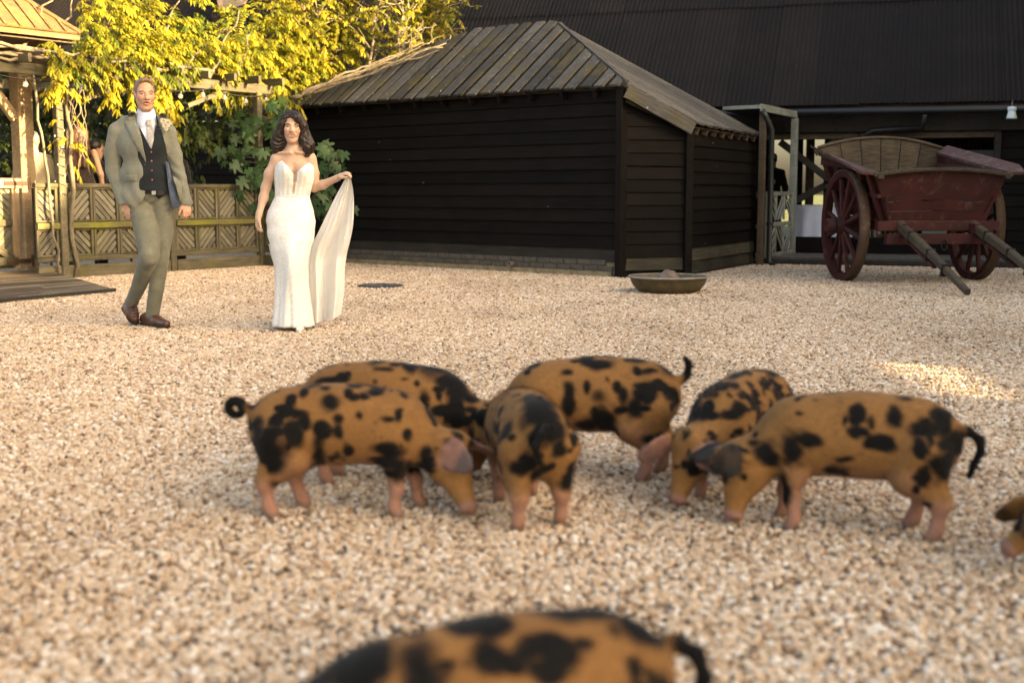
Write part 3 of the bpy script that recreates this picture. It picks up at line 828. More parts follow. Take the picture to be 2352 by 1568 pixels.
class Leaves:
    def __init__(s): s.v = []; s.f = []; s.t = []
    def leaf(s, o, d, side, l, w, tint, fold=.25, droop=.25):
        d = Vector(d).normalized(); side = Vector(side); side = (side - d * side.dot(d)).normalized(); nn = d.cross(side)
        b = len(s.v)
        prof = [(0, .02), (.22, .8), (.5, 1.0), (.78, .62), (1, .02)]
        for u, ww in prof:
            c = o + d * (l * u) - Vector((0, 0, 1)) * (droop * l * u * u)
            e = side * (w * .5 * ww); up = nn * (fold * w * .5 * ww)
            s.v += [tuple(c - e + up), tuple(c), tuple(c + e + up)]
            s.t += [tint] * 3
        for i in range(4):
            k = b + i * 3
            s.f += [(k, k + 1, k + 4, k + 3), (k + 1, k + 2, k + 5, k + 4)]
    def spray(s, o, d, l, n, ll, lw, tint, r):
        """a pinnate leaf: drooping stalk with n pairs of leaflets"""
        d = Vector(d).normalized(); pos = Vector(o); dirv = d.copy()
        side = dirv.cross(Vector((0, 0, 1)))
        side = side.normalized() if side.length > .1 else Vector((1, 0, 0))
        for i in range(n):
            dirv = (dirv + Vector((0, 0, -.17))).normalized()
            pos = pos + dirv * (l / n)
            for sg in (-1, 1):
                dd = (dirv * .55 + side * sg * .75 + Vector((r.uniform(-.25, .25), r.uniform(-.25, .25), -.55 + r.uniform(-.2, .2)))).normalized()
                s.leaf(pos, dd, dirv + Vector((0, 0, r.uniform(-.3, .3))), ll * r.uniform(.75, 1.15), lw * r.uniform(.8, 1.15), min(1, max(0, tint + r.uniform(-.22, .22))))
        s.leaf(pos, dirv + Vector((0, 0, -.4)), side, ll * 1.1, lw, min(1, max(0, tint + r.uniform(-.1, .1))))
    def build(s, name, mat, parent):
        o = off(parent)
        me = bpy.data.meshes.new(name)
        me.from_pydata([(p[0] - o.x, p[1] - o.y, p[2] - o.z) for p in s.v], [], s.f)
        at = me.attributes.new('tint', 'FLOAT', 'POINT'); at.data.foreach_set('value', s.t)
        me.update()
        return place(name, me, mat, parent)
r_ = random.Random(11)
def wob(p, q, n, amp, rr):
    p = Vector(p); q = Vector(q); out = []
    o = Vector((0, 0, 0))
    for i in range(n + 1):
        t = i / n; o = o * .7 + Vector((rr.uniform(-1, 1), rr.uniform(-1, 1), rr.uniform(-1, 1))) * amp
        out.append(p.lerp(q, t) + (o if 0 < i else Vector((0, 0, 0))))
    return out
# yellow wisteria: heaped on the pergola; mounds given in the fence frame (along, back, z, radii)
wis = thing('wisteria', 'golden yellow wisteria heaped over the pergola in low sun', 'climber', FP(0, 0, -.15))
mounds = [  # s, o(back negative), z, rs, ro, rz, count
    (-.35, -.15, 3.05, .7, .5, .5, 190), (.2, -.2, 3.15, .65, .5, .6, 190),
    (.75, -.2, 3.25, .6, .5, .55, 170), (1.3, -.3, 3.1, .6, .5, .5, 170), (1.9, -.4, 3.0, .6, .55, .4, 150),
    (2.5, -.5, 2.95, .6, .6, .42, 130), (.0, .15, 2.72, .55, .25, .3, 110), (.7, .15, 2.78, .55, .22, .3, 110), (1.35, .12, 2.75, .5, .22, .28, 90),
    (2.35, -.35, 3.6, .3, .3, .55, 80), (3.1, -.8, 3.0, .6, .5, .45, 110), (3.7, -.9, 2.95, .5, .5, .35, 60), (-.5, -.6, 3.7, .8, .6, .5, 150), (.5, -.7, 3.75, .6, .5, .4, 110), (1.4, -.6, 3.55, .3, .4, .35, 40),
]
Lv = Leaves(); stem = MB()
def sight(p):
    d = Vector(p) - cam_ob.location; zc = d.y * _cp - d.z * _sp; yc = d.y * _sp + d.z * _cp
    return 1176 + 2940 * d.x / zc, 784 - 2940 * yc / zc
def hides(p):
    # the climber grows beside the gazebo, not through its roof and post
    x, y = sight(p); return x < 112 or (x < 170 and y > 150) or (x < 195 and y < 62 + (x - 60) * .55)
# the far end of the climber, heaped where pergola and shed meet
for (mx, my, Y_, rr_, n) in ((545, 110, 18.6, .42, 90), (620, 120, 19.4, .45, 110), (700, 100, 19.9, .45, 110), (770, 120, 20.2, .42, 90), (600, 50, 19.4, .4, 70), (690, 30, 20.0, .4, 80), (560, 170, 18.5, .3, 60), (640, 190, 19.2, .32, 70), (715, 165, 19.8, .3, 60), (790, 60, 20.3, .4, 50), (480, 150, 18.0, .35, 60), (665, 70, 19.6, .35, 70)):
    for i in range(n):
        o3 = Vector((r_.gauss(0, .5), r_.gauss(0, .5), r_.gauss(0, .5))) * rr_
        pos = P(mx, my, Y_) + o3
        Lv.spray(pos, o3.normalized() + Vector((.2, -.4, r_.uniform(-.2, .4))), r_.uniform(.16, .28), r_.choice((4, 5, 6)), r_.uniform(.065, .09), r_.uniform(.026, .034), .55 + r_.uniform(-.4, .35), r_)
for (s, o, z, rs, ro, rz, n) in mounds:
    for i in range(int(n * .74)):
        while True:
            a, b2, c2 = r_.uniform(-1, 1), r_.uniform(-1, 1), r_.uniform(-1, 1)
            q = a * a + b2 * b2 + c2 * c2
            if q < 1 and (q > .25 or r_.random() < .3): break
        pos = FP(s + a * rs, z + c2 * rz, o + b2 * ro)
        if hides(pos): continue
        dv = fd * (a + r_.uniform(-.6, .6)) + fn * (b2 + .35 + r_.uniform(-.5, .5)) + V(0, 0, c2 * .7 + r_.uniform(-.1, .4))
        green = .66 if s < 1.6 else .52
        if c2 < -.1: green -= .28  # lower leaves darker: shade within the mound put into the tint
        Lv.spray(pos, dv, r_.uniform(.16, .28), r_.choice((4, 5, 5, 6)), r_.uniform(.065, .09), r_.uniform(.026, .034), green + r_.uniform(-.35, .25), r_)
# hanging tresses below the beam
for (s, z, n) in ((.06, 2.35, 16), (-.6, 2.45, 14), (.62, 2.35, 14), (.95, 2.35, 12), (1.52, 2.2, 26), (1.62, 2.0, 14), (1.72, 1.8, 8), (.1, 1.75, 5), (.06, 1.5, 4), (1.25, 2.35, 14), (-.2, 2.4, 14)):
    for i in range(n):
        pos = FP(s + r_.gauss(0, .09), z + r_.uniform(-.15, .3), r_.uniform(.02, .25))
        if sight(pos)[0] < 112: continue
        Lv.spray(pos, V(r_.uniform(-.6, .6), r_.uniform(-.8, .2), r_.uniform(-.5, .2)), r_.uniform(.12, .22), r_.choice((3, 4, 4)), r_.uniform(.06, .1), r_.uniform(.026, .038), .8 + r_.uniform(-.25, .2), r_)
Lv.build('crown', M['wisteria_leaf'], wis)
stem.tube(wob(FP(.12, 0, .06), FP(.1, 2.5, .1), 14, .03, r_), [.028] * 8 + [.024] * 7, 7)
stem.tube(wob(FP(-.1, 0, .07), FP(-.3, 2.5, .0), 14, .035, r_), .018, 6)
for i in range(9):
    stem.tube(wob(FP(-1 + i * .5, 2.6, -.1), FP(-.6 + i * .5 + r_.uniform(-.3, .6), 3.3 + r_.uniform(-.2, .3), -.1 + r_.uniform(-.4, .3)), 9, .05, r_), [.024 - .0018 * k for k in range(10)], 6)
for i in range(5):
    stem.tube(wob(FP(-1.1 + r_.uniform(-.1, .1), 2.62 + .03 * i, .05 + .03 * i), FP(2.2 + r_.uniform(-.3, .4), 2.6 + .03 * i, .06), 24, .03, r_), .02, 6)
for i in range(7):
    stem.tube(wob(FP(.25 + r_.uniform(-.1, .1), 2.3, .06), FP(.1 + r_.uniform(-.1, .35), 1.1 + r_.uniform(0, .4), .07), 14, .04, r_), .006, 5)
stem.build('trunk', M['bark'], wis, True)

# dark creeper curtain hanging at the back of the pergola
crp = thing('creeper', 'dark shaded creeper curtain hanging behind the fence', 'climber', FP(1.5, 0, -2.4))
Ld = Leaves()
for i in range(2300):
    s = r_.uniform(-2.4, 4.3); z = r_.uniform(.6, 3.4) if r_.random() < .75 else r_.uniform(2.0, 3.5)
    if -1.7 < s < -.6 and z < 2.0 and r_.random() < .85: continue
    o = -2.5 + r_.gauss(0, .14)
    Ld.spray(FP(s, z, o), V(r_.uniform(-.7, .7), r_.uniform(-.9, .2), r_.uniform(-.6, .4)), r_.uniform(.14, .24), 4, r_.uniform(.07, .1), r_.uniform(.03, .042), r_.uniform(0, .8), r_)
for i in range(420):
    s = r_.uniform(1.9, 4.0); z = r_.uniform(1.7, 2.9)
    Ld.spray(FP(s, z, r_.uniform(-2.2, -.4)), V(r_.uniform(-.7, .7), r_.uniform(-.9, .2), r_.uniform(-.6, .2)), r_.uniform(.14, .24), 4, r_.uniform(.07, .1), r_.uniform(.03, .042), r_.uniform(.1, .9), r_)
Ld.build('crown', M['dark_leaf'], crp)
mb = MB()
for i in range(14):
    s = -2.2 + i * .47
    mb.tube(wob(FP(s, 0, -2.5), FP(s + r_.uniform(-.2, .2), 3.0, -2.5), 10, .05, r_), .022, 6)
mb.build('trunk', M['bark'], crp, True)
# fine twigs shrub rising behind the shed roof: pale stems and sparse yellow leaves
shr = thing('shrub', 'twiggy shrub with pale bare stems above the shed roof', 'shrub', P(900, 560, 20.6))
tw = MB(); Ls = Leaves()
for i in range(17):
    bx = r_.uniform(690, 1010); base = P(bx, 235 - (bx - 690) * .33, 19.6 + r_.uniform(-.3, .9)); base.z -= .3
    tip = P(bx + r_.uniform(-60, 130), r_.uniform(-140, 15), base.y + r_.uniform(-.5, .5))
    path = wob(base, tip, 10, .035, r_)
    tw.tube(path, [.03 - .0022 * k for k in range(11)], 6)
    for k in range(3, 11):
        for j in range(4):
            q = path[k] + Vector((r_.uniform(-1, 1), r_.uniform(-1, 1), r_.uniform(-.1, 1))) * .4
            sub = wob(path[k], q, 5, .025, r_)
            tw.tube(sub, [.011, .009, .008, .006, .005, .004], 5)
            for w_ in range(3 if r_.random() < .8 else 1):
                pt = sub[r_.randint(1, 5)]
                dv = Vector((r_.uniform(-1, 1), r_.uniform(-1, .4), r_.uniform(-.4, .6)))
                if r_.random() < .45:
                    Ls.spray(pt, dv, r_.uniform(.12, .2), 4, .075, .028, r_.uniform(.3, 1), r_)
                else:
                    for _ in range(3):
                        Ls.leaf(pt + Vector((r_.uniform(-.06, .06), r_.uniform(-.06, .06), r_.uniform(-.06, .06))), dv + Vector((r_.uniform(-1, 1), r_.uniform(-1, 1), r_.uniform(-1, .5))), Vector((r_.uniform(-1, 1), r_.uniform(-1, 1), 0.1)), .075, .045, r_.uniform(.1, .75))
# long bare runners lying on the shed roof edge
for i in range(6):
    a_, b_ = P(700 + r_.uniform(-40, 30), 222 + r_.uniform(-6, 8), 18.9), P(1010 + r_.uniform(-60, 110), 112 + r_.uniform(-14, 10), 18.95)
    tw.tube(wob(a_, b_, 16, .03, r_), [.022 - .0008 * k for k in range(17)], 6)
for i in range(16):
    a_ = P(r_.uniform(900, 1060), r_.uniform(70, 140), 18.9); tw.tube(wob(a_, a_ + Vector((r_.uniform(0, .5), r_.uniform(-.1, .2), r_.uniform(0, .3))), 6, .02, r_), [.009, .008, .007, .006, .005, .004, .003], 5)
tw.build('trunk', M['bark'], shr, True); Ls.build('crown', M['wisteria_leaf'], shr)

# fig with big lobed leaves behind the bride
def fig_mesh():
    lobes = [(0, 1.0, .40), (.8, .88, .34), (-.8, .88, .34), (1.65, .66, .32), (-1.65, .66, .32)]
    pts = []
    K = 60
    for i in range(K):
        a = -math.pi + 2 * math.pi * i / K
        r = .46
        for la, ll, lw in lobes:
            d = (a - la + math.pi) % (2 * math.pi) - math.pi
            r = max(r, ll * math.exp(-(d / lw) ** 2 * .9))
        if abs(abs(a) - math.pi) < .25: r = .12
        pts.append((r * math.cos(a), r * math.sin(a)))
    vs_ = [(0, 0, 0)]; fs = []
    for ring in (.5, 1.0):
        for x, y in pts:
            x, y = x * ring, y * ring
            vs_.append((x, y, -.22 * (x * x + y * y) + .1 * abs(y)))
    for i in range(K):
        j = (i + 1) % K
        fs.append((0, 1 + i, 1 + j)); fs.append((1 + i, 1 + K + i, 1 + K + j, 1 + j))
    me = bpy.data.meshes.new('fig_leaf'); me.from_pydata(vs_, [], fs); me.update()
    return me
fig_me = []
for tv in (.1, .35, .55, .9):
    me = fig_mesh(); at = me.attributes.new('tint', 'FLOAT', 'POINT'); at.data.foreach_set('value', [tv] * len(me.vertices)); fig_me.append(me)
FB = G(700, 603)
fig = thing('fig_tree', 'fig with large lobed green leaves against the shed behind the woman', 'fig tree', FB)
ftr = MB()
def fig_leaf(x, y, Y, size, tv):
    p = P(x, y, Y)
    n_ = Vector((r_.uniform(-.5, .5), -1 + r_.uniform(-.2, .3), r_.uniform(.1, .8))).normalized()
    d = Vector((r_.uniform(-.8, .8), r_.uniform(-.2, .1), -1 + r_.uniform(0, .7))); d = (d - n_ * d.dot(n_)).normalized()
    s_ = n_.cross(d)
    Mx = Matrix((d, s_, n_)).transposed().to_4x4() @ Matrix.Scale(size, 4); Mx.translation = p
    place('leaf', fig_me[tv], M['fig_leaf'], fig, Mx, True)
    return p
main = [P(640, 590, 18.6), P(630, 480, 18.4), P(625, 380, 18.3), P(640, 280, 18.3), P(660, 235, 18.2)]
main2 = [P(655, 590, 18.5), P(700, 480, 18.2), P(745, 420, 18.0), P(770, 350, 17.9)]
for mpath in (main, main2): ftr.tube(mpath, [.03, .026, .022, .018, .012][:len(mpath)], 7)
spots = [(545, 270, 1), (560, 310, 1), (590, 300, 2), (575, 345, 1), (600, 340, 2), (550, 350, 0), (535, 385, 1), (565, 390, 2), (600, 385, 1), (580, 425, 1), (600, 440, 0), (540, 425, 0), (590, 270, 2), (615, 300, 1),
         (640, 255, 3), (655, 240, 3), (645, 275, 2), (630, 320, 1), (625, 245, 2), (755, 350, 2), (772, 345, 2), (790, 358, 2), (748, 372, 1), (785, 375, 1), (765, 385, 0), (738, 345, 1), (742, 395, 0), (750, 420, 0), (735, 450, 1), (755, 470, 1), (745, 500, 1), (765, 440, 0), (730, 480, 0), (800, 490, 1), (770, 515, 0), (605, 410, 1), (620, 450, 1), (560, 445, 0), (608, 360, 1), (556, 292, 2), (528, 330, 1), (520, 360, 0), (586, 468, 0)]
for x, y, tv in spots:
    for j in range(2):
        p = fig_leaf(x + r_.uniform(-14, 14), y + r_.uniform(-14, 14), 18.0 + r_.uniform(-.25, .3) + (0 if x < 700 else -.15), r_.uniform(.1, .16), tv if j == 0 else max(0, tv - 1))
        near = min([main[2], main[1], main[3], main2[1], main2[2], main2[3]], key=lambda a: (a - p).length)
        ftr.tube([near, near.lerp(p, .5) + V(0, 0, .04), p], [.005, .004, .003], 5)
ftr.build('trunk', mat_plain('fig_stem', (.05, .06, .025), .7, nscale=20), fig, True)

# gable roof far behind, sunlight put into its colour, at the top of the picture
gr = thing('outbuilding', 'corrugated gable roof in sunlit colour glimpsed above the climber', 'building', P(520, 300, 30))
a0, a1, a2, a3 = P(498, 62, 24.6), P(548, 22, 24.9), P(640, -120, 26.5), P(490, -60, 26.2)
MB().slab([P(505, 30, 24.6), P(560, 10, 24.3), P(600, -60, 25.2), P(485, -60, 25.6)], .03).build('roof', mat_plain('sun_painted_iron', (.34, .22, .14), .7, nscale=6), gr)
for q_ in (P(505, 30, 24.6), P(558, 11, 24.35), P(590, -50, 25.1), P(490, -55, 25.5)): MB().beam(q_ - V(0, 0, .03), q_ - V(0, 0, 1.3), .1, .1).build('post', M['timber_dark'], gr)
MB().slab([P(505, 30, 24.6) - V(0, 0, .05), P(560, 10, 24.3) - V(0, 0, .05), P(560, 10, 24.3) - V(0, 0, 1.3), P(505, 30, 24.6) - V(0, 0, 1.3)], .05).build('wall', M['timber_dark'], gr)
# ================================================================== old red tip cart
def mat_paint(name, base, worn, dark, amt=.5):
    m, nt, b = mat_new(name)
    v = coords(nt, 'POS', (1, 1, 1)); v, rnd = rnd_offset(nt, v)
    n = noise_n(nt, v, 7, 7, .72, .4); n2 = noise_n(nt, v, 2.2, 4, .6)
    vg = coords(nt, 'OBJ', (3, 40, 40)); vg, _ = rnd_offset(nt, vg); g = noise_n(nt, vg, 1.5, 5, .7)
    col = ramp(nt, n2, [(.3, dark), (.7, base)])
    col = mix(nt, ramp(nt, n, [(.5 + .12 * (1 - amt), 0), (.68 + .12 * (1 - amt), .9)]), col, worn)
    col = mix(nt, .5, col, ramp(nt, g, [(.3, .6), (.7, 1.2)]), 'MULTIPLY')
    nt.links.new(col, b.inputs['Base Color']); b.inputs['Roughness'].default_value = .68; b.inputs['Specular IOR Level'].default_value = .3
    bump(nt, b, n, .4, .004)
    return m
M['red'] = mat_paint('flaking_red_paint', (.078, .016, .0135), (.135, .075, .06), (.032, .009, .008), .6)
M['red_worn'] = mat_paint('faded_pink_red_paint', (.115, .05, .042), (.2, .165, .14), (.065, .028, .024), .85)
M['cart_wood'] = mat_wood('rotten_cart_wood', (.034, .025, .017), (.118, .09, .06), .85, (1.5, 26, 26), .3, moss=(.08, .075, .03), moss_amt=.1, bstr=.6)
M['tread'] = mat_paint('worn_wheel_tread', (.10, .062, .035), (.2, .15, .1), (.05, .025, .018), .5)
M['iron_dark'] = mat_plain('rusty_dark_iron', (.03, .022, .018), .65, .5, nscale=12)
wl_c, wr_c = G(1938, 648), G(2228, 640)
axd = (wr_c - wl_c); axd.z = 0; TR = 1.62
cart_c = (wl_c + wr_c) / 2
ang = R(6)
ax = Vector((math.cos(ang), math.sin(ang), 0)); fw = Vector((math.sin(ang), -math.cos(ang), 0))   # right and forward (towards viewer)
WR = .66
cart = thing('tip_cart', 'old red painted two-wheeled wooden tip cart with long shafts', 'cart', cart_c)
def CP(x, f, z): return cart_c + ax * x + fw * f + Vector((0, 0, z))
def wheel(sx):
    root = place('wheel', MB().lathe([(.0, -.14), (.06, -.14), (.085, -.1), (.1, -.02), (.12, .02), (.1, .08), (.075, .15), (.05, .155), (0, .155)], CP(sx * TR / 2, 0, WR), 20, Matrix((fw, Vector((0, 0, 1)), ax * sx)).transposed()).mesh('hub') if False else None, None) if False else None
    Aw = Matrix((fw, Vector((0, 0, 1)), ax * sx)).transposed()
    c = CP(sx * TR / 2, 0, WR)
    w = MB().lathe([(WR - .085, -.045), (WR - .012, -.055), (WR - .012, .055), (WR - .085, .045), (WR - .085, -.045)], c, 56, Aw).build('wheel', M['red'], cart)
    MB().lathe([(WR - .014, -.056), (WR, -.054), (WR, .054), (WR - .014, .056)], c, 56, Aw).build('tyre', M['tread'], w, True)
    MB().lathe([(.0, -.16), (.07, -.16), (.075, -.12), (.105, -.07), (.118, 0), (.105, .07), (.085, .13), (.082, .22), (.055, .23), (.05, .2), (0, .2)], c, 22, Aw).build('hub', M['red'], w, True)
    MB().lathe([(.084, .12), (.09, .12), (.09, .15), (.084, .15)], c, 22, Aw).build('hub_band', M['iron_dark'], w, True)
    for k in range(12):
        a = 2 * math.pi * (k + .5) / 12
        d = Aw @ Vector((math.cos(a), math.sin(a), 0))
        MB().beam(c + d * .09 + ax * sx * .02, c + d * (WR - .075), .05, .062, up=ax, ch=.25, w2=.042, h2=.05).build('spoke', M['red'], w)
    return w
wheel(-1); wheel(1)
MB().beam(CP(-TR / 2, 0, WR), CP(TR / 2, 0, WR), .1, .1).build('axle', M['red'], cart)
# tub: floor, front, tail and flared sides, tilted forward a little
TILT = R(-4)
def TB(x, f, z):   # tub frame: origin over the axle
    zz = z * math.cos(TILT) + f * math.sin(TILT); ff = f * math.cos(TILT) - z * math.sin(TILT)
    return CP(x, ff, WR + .12 + zz)
BW2, TW2 = .56, .80          # half widths bottom and top
F_, B_ = .72, -.95           # front and back
HT = .58
def board4(a, b_, c_, d_, t, mat, parent, name): 
    return MB().slab([a, b_, c_, d_], t).build(name, mat, parent)
tub = MB().slab([TB(-BW2, F_, 0), TB(BW2, F_, 0), TB(BW2, B_, 0), TB(-BW2, B_, 0)], .035).build('tub_floor', M['cart_wood'], cart)
NP = 6
for k in range(NP):   # back board planks upright
    u0, u1 = -1 + 2 * k / NP, -1 + 2 * (k + 1) / NP
    arch = lambda u: HT + .16 + .13 * (1 - u * u)
    g_ = .006
    a_, b_ = TB(u0 * BW2 + g_, B_, .0), TB(u1 * BW2 - g_, B_, .0)
    c_, d_ = TB(u1 * TW2 - g_, B_ - .1, arch(u1)), TB(u0 * TW2 + g_, B_ - .1, arch(u0))
    board4(a_, b_, c_, d_, .03, M['cart_wood'], cart, 'tail_plank')
pts = [TB(u / 10 * TW2 * 1.02, B_ - .1, HT + .175 + .13 * (1 - (u / 10) ** 2)) for u in range(-10, 11)]
MB().tube(pts, .02, 6).build('tail_capping', M['cart_wood'], cart, True)
# front boards: three wide boards, top edge dipping and wavy
arcf = lambda u: HT * .86 + .07 * (1 - u * u) ** .8
rows = [0, .2, .42, 1.0]
for k in range(3):
    mb = MB(); N = 24
    top = []; bot = []
    for i in range(N + 1):
        u = -1 + 2 * i / N
        def zz(fr): return fr * arcf(u) if fr < 1 else arcf(u)
        hw = lambda fr: BW2 + (TW2 - BW2) * fr * .86
        wav = .012 * math.sin(u * 9) if k == 1 else 0
        top.append(TB(u * hw(rows[k + 1]), F_ + .1 * rows[k + 1] - .012 * k, zz(rows[k + 1]) - .004 + wav))
        bot.append(TB(u * hw(rows[k]), F_ + .1 * rows[k] - .012 * k, zz(rows[k]) + (.004 if k else 0)))
    back = -fw * .035
    vs_ = bot + top + [p + back for p in bot] + [p + back for p in top]; n_ = N + 1
    fs = []
    for i in range(N):
        fs += [(i, i + 1, n_ + i + 1, n_ + i), (2 * n_ + i + 1, 2 * n_ + i, 3 * n_ + i, 3 * n_ + i + 1), (n_ + i, n_ + i + 1, 3 * n_ + i + 1, 3 * n_ + i), (i + 1, i, 2 * n_ + i, 2 * n_ + i + 1)]
    fs += [(0, n_, 3 * n_, 2 * n_), (n_ - 1, 3 * n_ - 1, 4 * n_ - 1, 2 * n_ - 1)]
    mb.add(vs_, fs).build('front_board', M['red'], cart)
pts = [TB(u / 12 * (TW2 - .02), F_ + .1, arcf(u / 12) + .015) for u in range(-12, 13)]
mbc = MB()
for i in range(24): mbc.beam(pts[i], pts[i + 1] + (pts[i + 1] - pts[i]) * .03, .085, .045, ch=.25)
mbc.build('front_capping', M['cart_wood'], cart)
# flared sides: lower board, upper board and the wide overhanging top board ("raves")
for sx in (-1, 1):
    o_ = ax * sx
    for k, (z0, z1) in enumerate(((0, .27), (.285, .56))):
        def side(f, z): return TB(sx * (BW2 + (TW2 - BW2) * z / HT * .86), f, z)
        q = [side(F_ + .1 * z0, z0), side(B_ - .06 * z0, z0), side(B_ - .08, z1), side(F_ + .09, z1)]
        if sx > 0: q = q[::-1]
        board4(*q, -.03, M['red'], cart, 'side_board')
        # moulding strip
    MB().beam(TB(sx * (BW2 + .14), F_ + .03, .28), TB(sx * (BW2 + .14), B_ - .03, .28), .05, .045).build('side_rail', M['red'], cart)
    for f in (-.7, -.35, 0, .35, .62):
        MB().beam(TB(sx * (BW2 + .045), f, -.02), TB(sx * (TW2 + .0), f, .54), .05, .055).build('standard', M['red'], cart)
    q = [side(F_ + .09, .565), side(B_ - .08, .565), TB(sx * (TW2 - .055), B_ - .12, HT + .13), TB(sx * (TW2 - .055), F_ + .11, HT - .025)]
    if sx > 0: q = q[::-1]
    board4(*q, -.028, M['red'], cart, 'side_board')
    # rave: a wide board leaning outward on top of the side, rising to the back
    za, zb = (.55, .68)
    q = [TB(sx * (TW2 - .06), F_ + .12, HT - .03), TB(sx * (TW2 - .06), B_ - .12, HT + .13), TB(sx * (TW2 + .1), B_ - .14, HT + .21), TB(sx * (TW2 + .22), F_ - .15, HT + .05), TB(sx * (TW2 + .16), F_ + .12, HT - .02)]
    if sx > 0: q = q[::-1]
    MB().slab(q, .03 if True else -.03).build('rave_board', M['red_worn'], cart)
    MB().beam(TB(sx * (TW2 - .02), F_ + .14, HT - .05), TB(sx * (TW2 - .02), B_ - .1, HT + .1), .05, .05).build('side_capping', M['cart_wood'], cart)
    MB().beam(TB(sx * (TW2 - .06), F_ + .16, HT - .07), TB(sx * (TW2 - .06), F_ + .05, HT - .07), .06, .05).build('peg', M['cart_wood'], cart)
# forward cross beams and bolster
MB().beam(TB(-.70, F_ + .0, -.06), TB(.74, F_ + .0, -.06), .1, .11).build('cross_beam', M['red'], cart)
MB().beam(TB(-.62, F_ + .08, -.2), TB(.70, F_ + .08, -.2), .09, .12).build('cross_beam', M['red'], cart)
for sx in (-1, 1):
    MB().beam(CP(sx * .42, .9, WR - .02), CP(sx * .42, -.8, WR + .04), .09, .11).build('chassis_beam', M['red'], cart)
# shafts down to the gravel
for sx in (-1, 1):
    a_ = CP(sx * .43, .72, WR + .02); b_ = CP(sx * .47, 2.55, .06)
    mid = a_.lerp(b_, .5) + V(0, 0, .02)
    mb = MB(); mb.beam(a_, mid, .09, .115, ch=.2, w2=.082, h2=.095); mb.beam(mid, b_, .082, .095, ch=.2, w2=.06, h2=.065)
    sh = mb.build('shaft', M['cart_wood'], cart)
    MB().beam(a_.lerp(b_, .1) - V(0, 0, .075), a_.lerp(b_, .55) - V(0, 0, .075), .05, .035).build('shaft_strap', M['red'], sh)
    for t in (.2, .48, .7):
        MB().beam(a_.lerp(b_, t) - V(0, 0, .062) - fw * .02, a_.lerp(b_, t) + V(0, 0, .066) + fw * .02, .1, .03, up=fw).build('shaft_iron', M['iron_dark'], sh)
ring = [CP(.05 + .035 * math.cos(i * math.pi / 8), .84, WR - .2 + .06 * math.sin(i * math.pi / 8)) for i in range(17)]
MB().tube(ring, .008, 6).build('iron_ring', M['iron_dark'], cart, True)
MB().tube([CP(-.3, .8, WR - .05), CP(-.3, .82, WR - .14), CP(-.26, .82, WR - .15)], .01, 6).build('hook', M['iron_dark'], cart, True)

# ================================================================== feed pan with a stone
pc = G(1535, 672); pc.z = 0
pan = thing('feed_pan', 'round galvanised feed pan standing on the gravel before the shed', 'pan', pc)
m, nt, b = mat_new('tarnished_galvanised')
v = coords(nt, 'POS'); n = noise_n(nt, v, 9, 6, .7)
nt.links.new(ramp(nt, n, [(.3, (.075, .058, .03)), (.6, (.15, .115, .06)), (.8, (.2, .17, .12))]), b.inputs['Base Color']); b.inputs['Roughness'].default_value = .5; b.inputs['Metallic'].default_value = .35
M['pan'] = m
MB().lathe([(0, .004), (.27, .004), (.33, .03), (.385, .1), (.405, .155), (.425, .165), (.425, .178), (.4, .176), (.378, .11), (.32, .045), (.25, .03), (0, .03)], pc, 56).build('bowl', M['pan'], pan, True)
MB().lathe([(.402, .168), (.42, .162), (.43, .17), (.42, .182), (.402, .176)], pc, 56).build('rim', mat_plain('zinc_rim', (.33, .3, .27), .5, .3, nscale=8), pan, True)
st = thing('stone', 'rounded grey-brown stone sitting in the feed pan', 'stone', pc + V(0, 0, .03))
bm = bmesh.new(); bmesh.ops.create_icosphere(bm, subdivisions=4, radius=1)
for v_ in bm.verts:
    d = 1 + .1 * noise.noise(v_.co * 2.1) + .03 * noise.noise(v_.co * 7)
    v_.co = Vector((v_.co.x * .13 * d, v_.co.y * .12 * d, max(-.4, v_.co.z) * .14 * d))
me = bpy.data.meshes.new('stone'); bm.to_mesh(me); bm.free()
place('stone_body', me, mat_plain('grey_brown_stone', (.16, .115, .09), .85, nscale=8, namt=.35, bstr=.3), st, Matrix.Translation(pc + V(.0, 0.02, .1)), True)
# feed remains
# ================================================================== dark woven mat lid on the gravel
dc = G(874, 659)
mt = thing('drain_cover', 'dark round drain cover lying in the gravel right of the white dress', 'cover', dc)
mb = MB(); mb.lathe([(0, .012), (.2, .016), (.235, .026), (.255, .022), (.262, .006), (.26, -.01)], dc, 40)
mb.build('disc', mat_plain('dark_grey_metal', (.035, .034, .036), .55, .2, nscale=20, namt=.4, bstr=.3), mt, True)
for k in range(8):
    a = k * math.pi / 4
    MB().beam(dc + V(.06 * math.cos(a), .06 * math.sin(a), .022), dc + V(.21 * math.cos(a), .21 * math.sin(a), .026), .03, .012).build('rib', mat_plain('worn_rib', (.12, .12, .125), .45, .3) if k == 0 else bpy.data.materials['worn_rib'], mt)
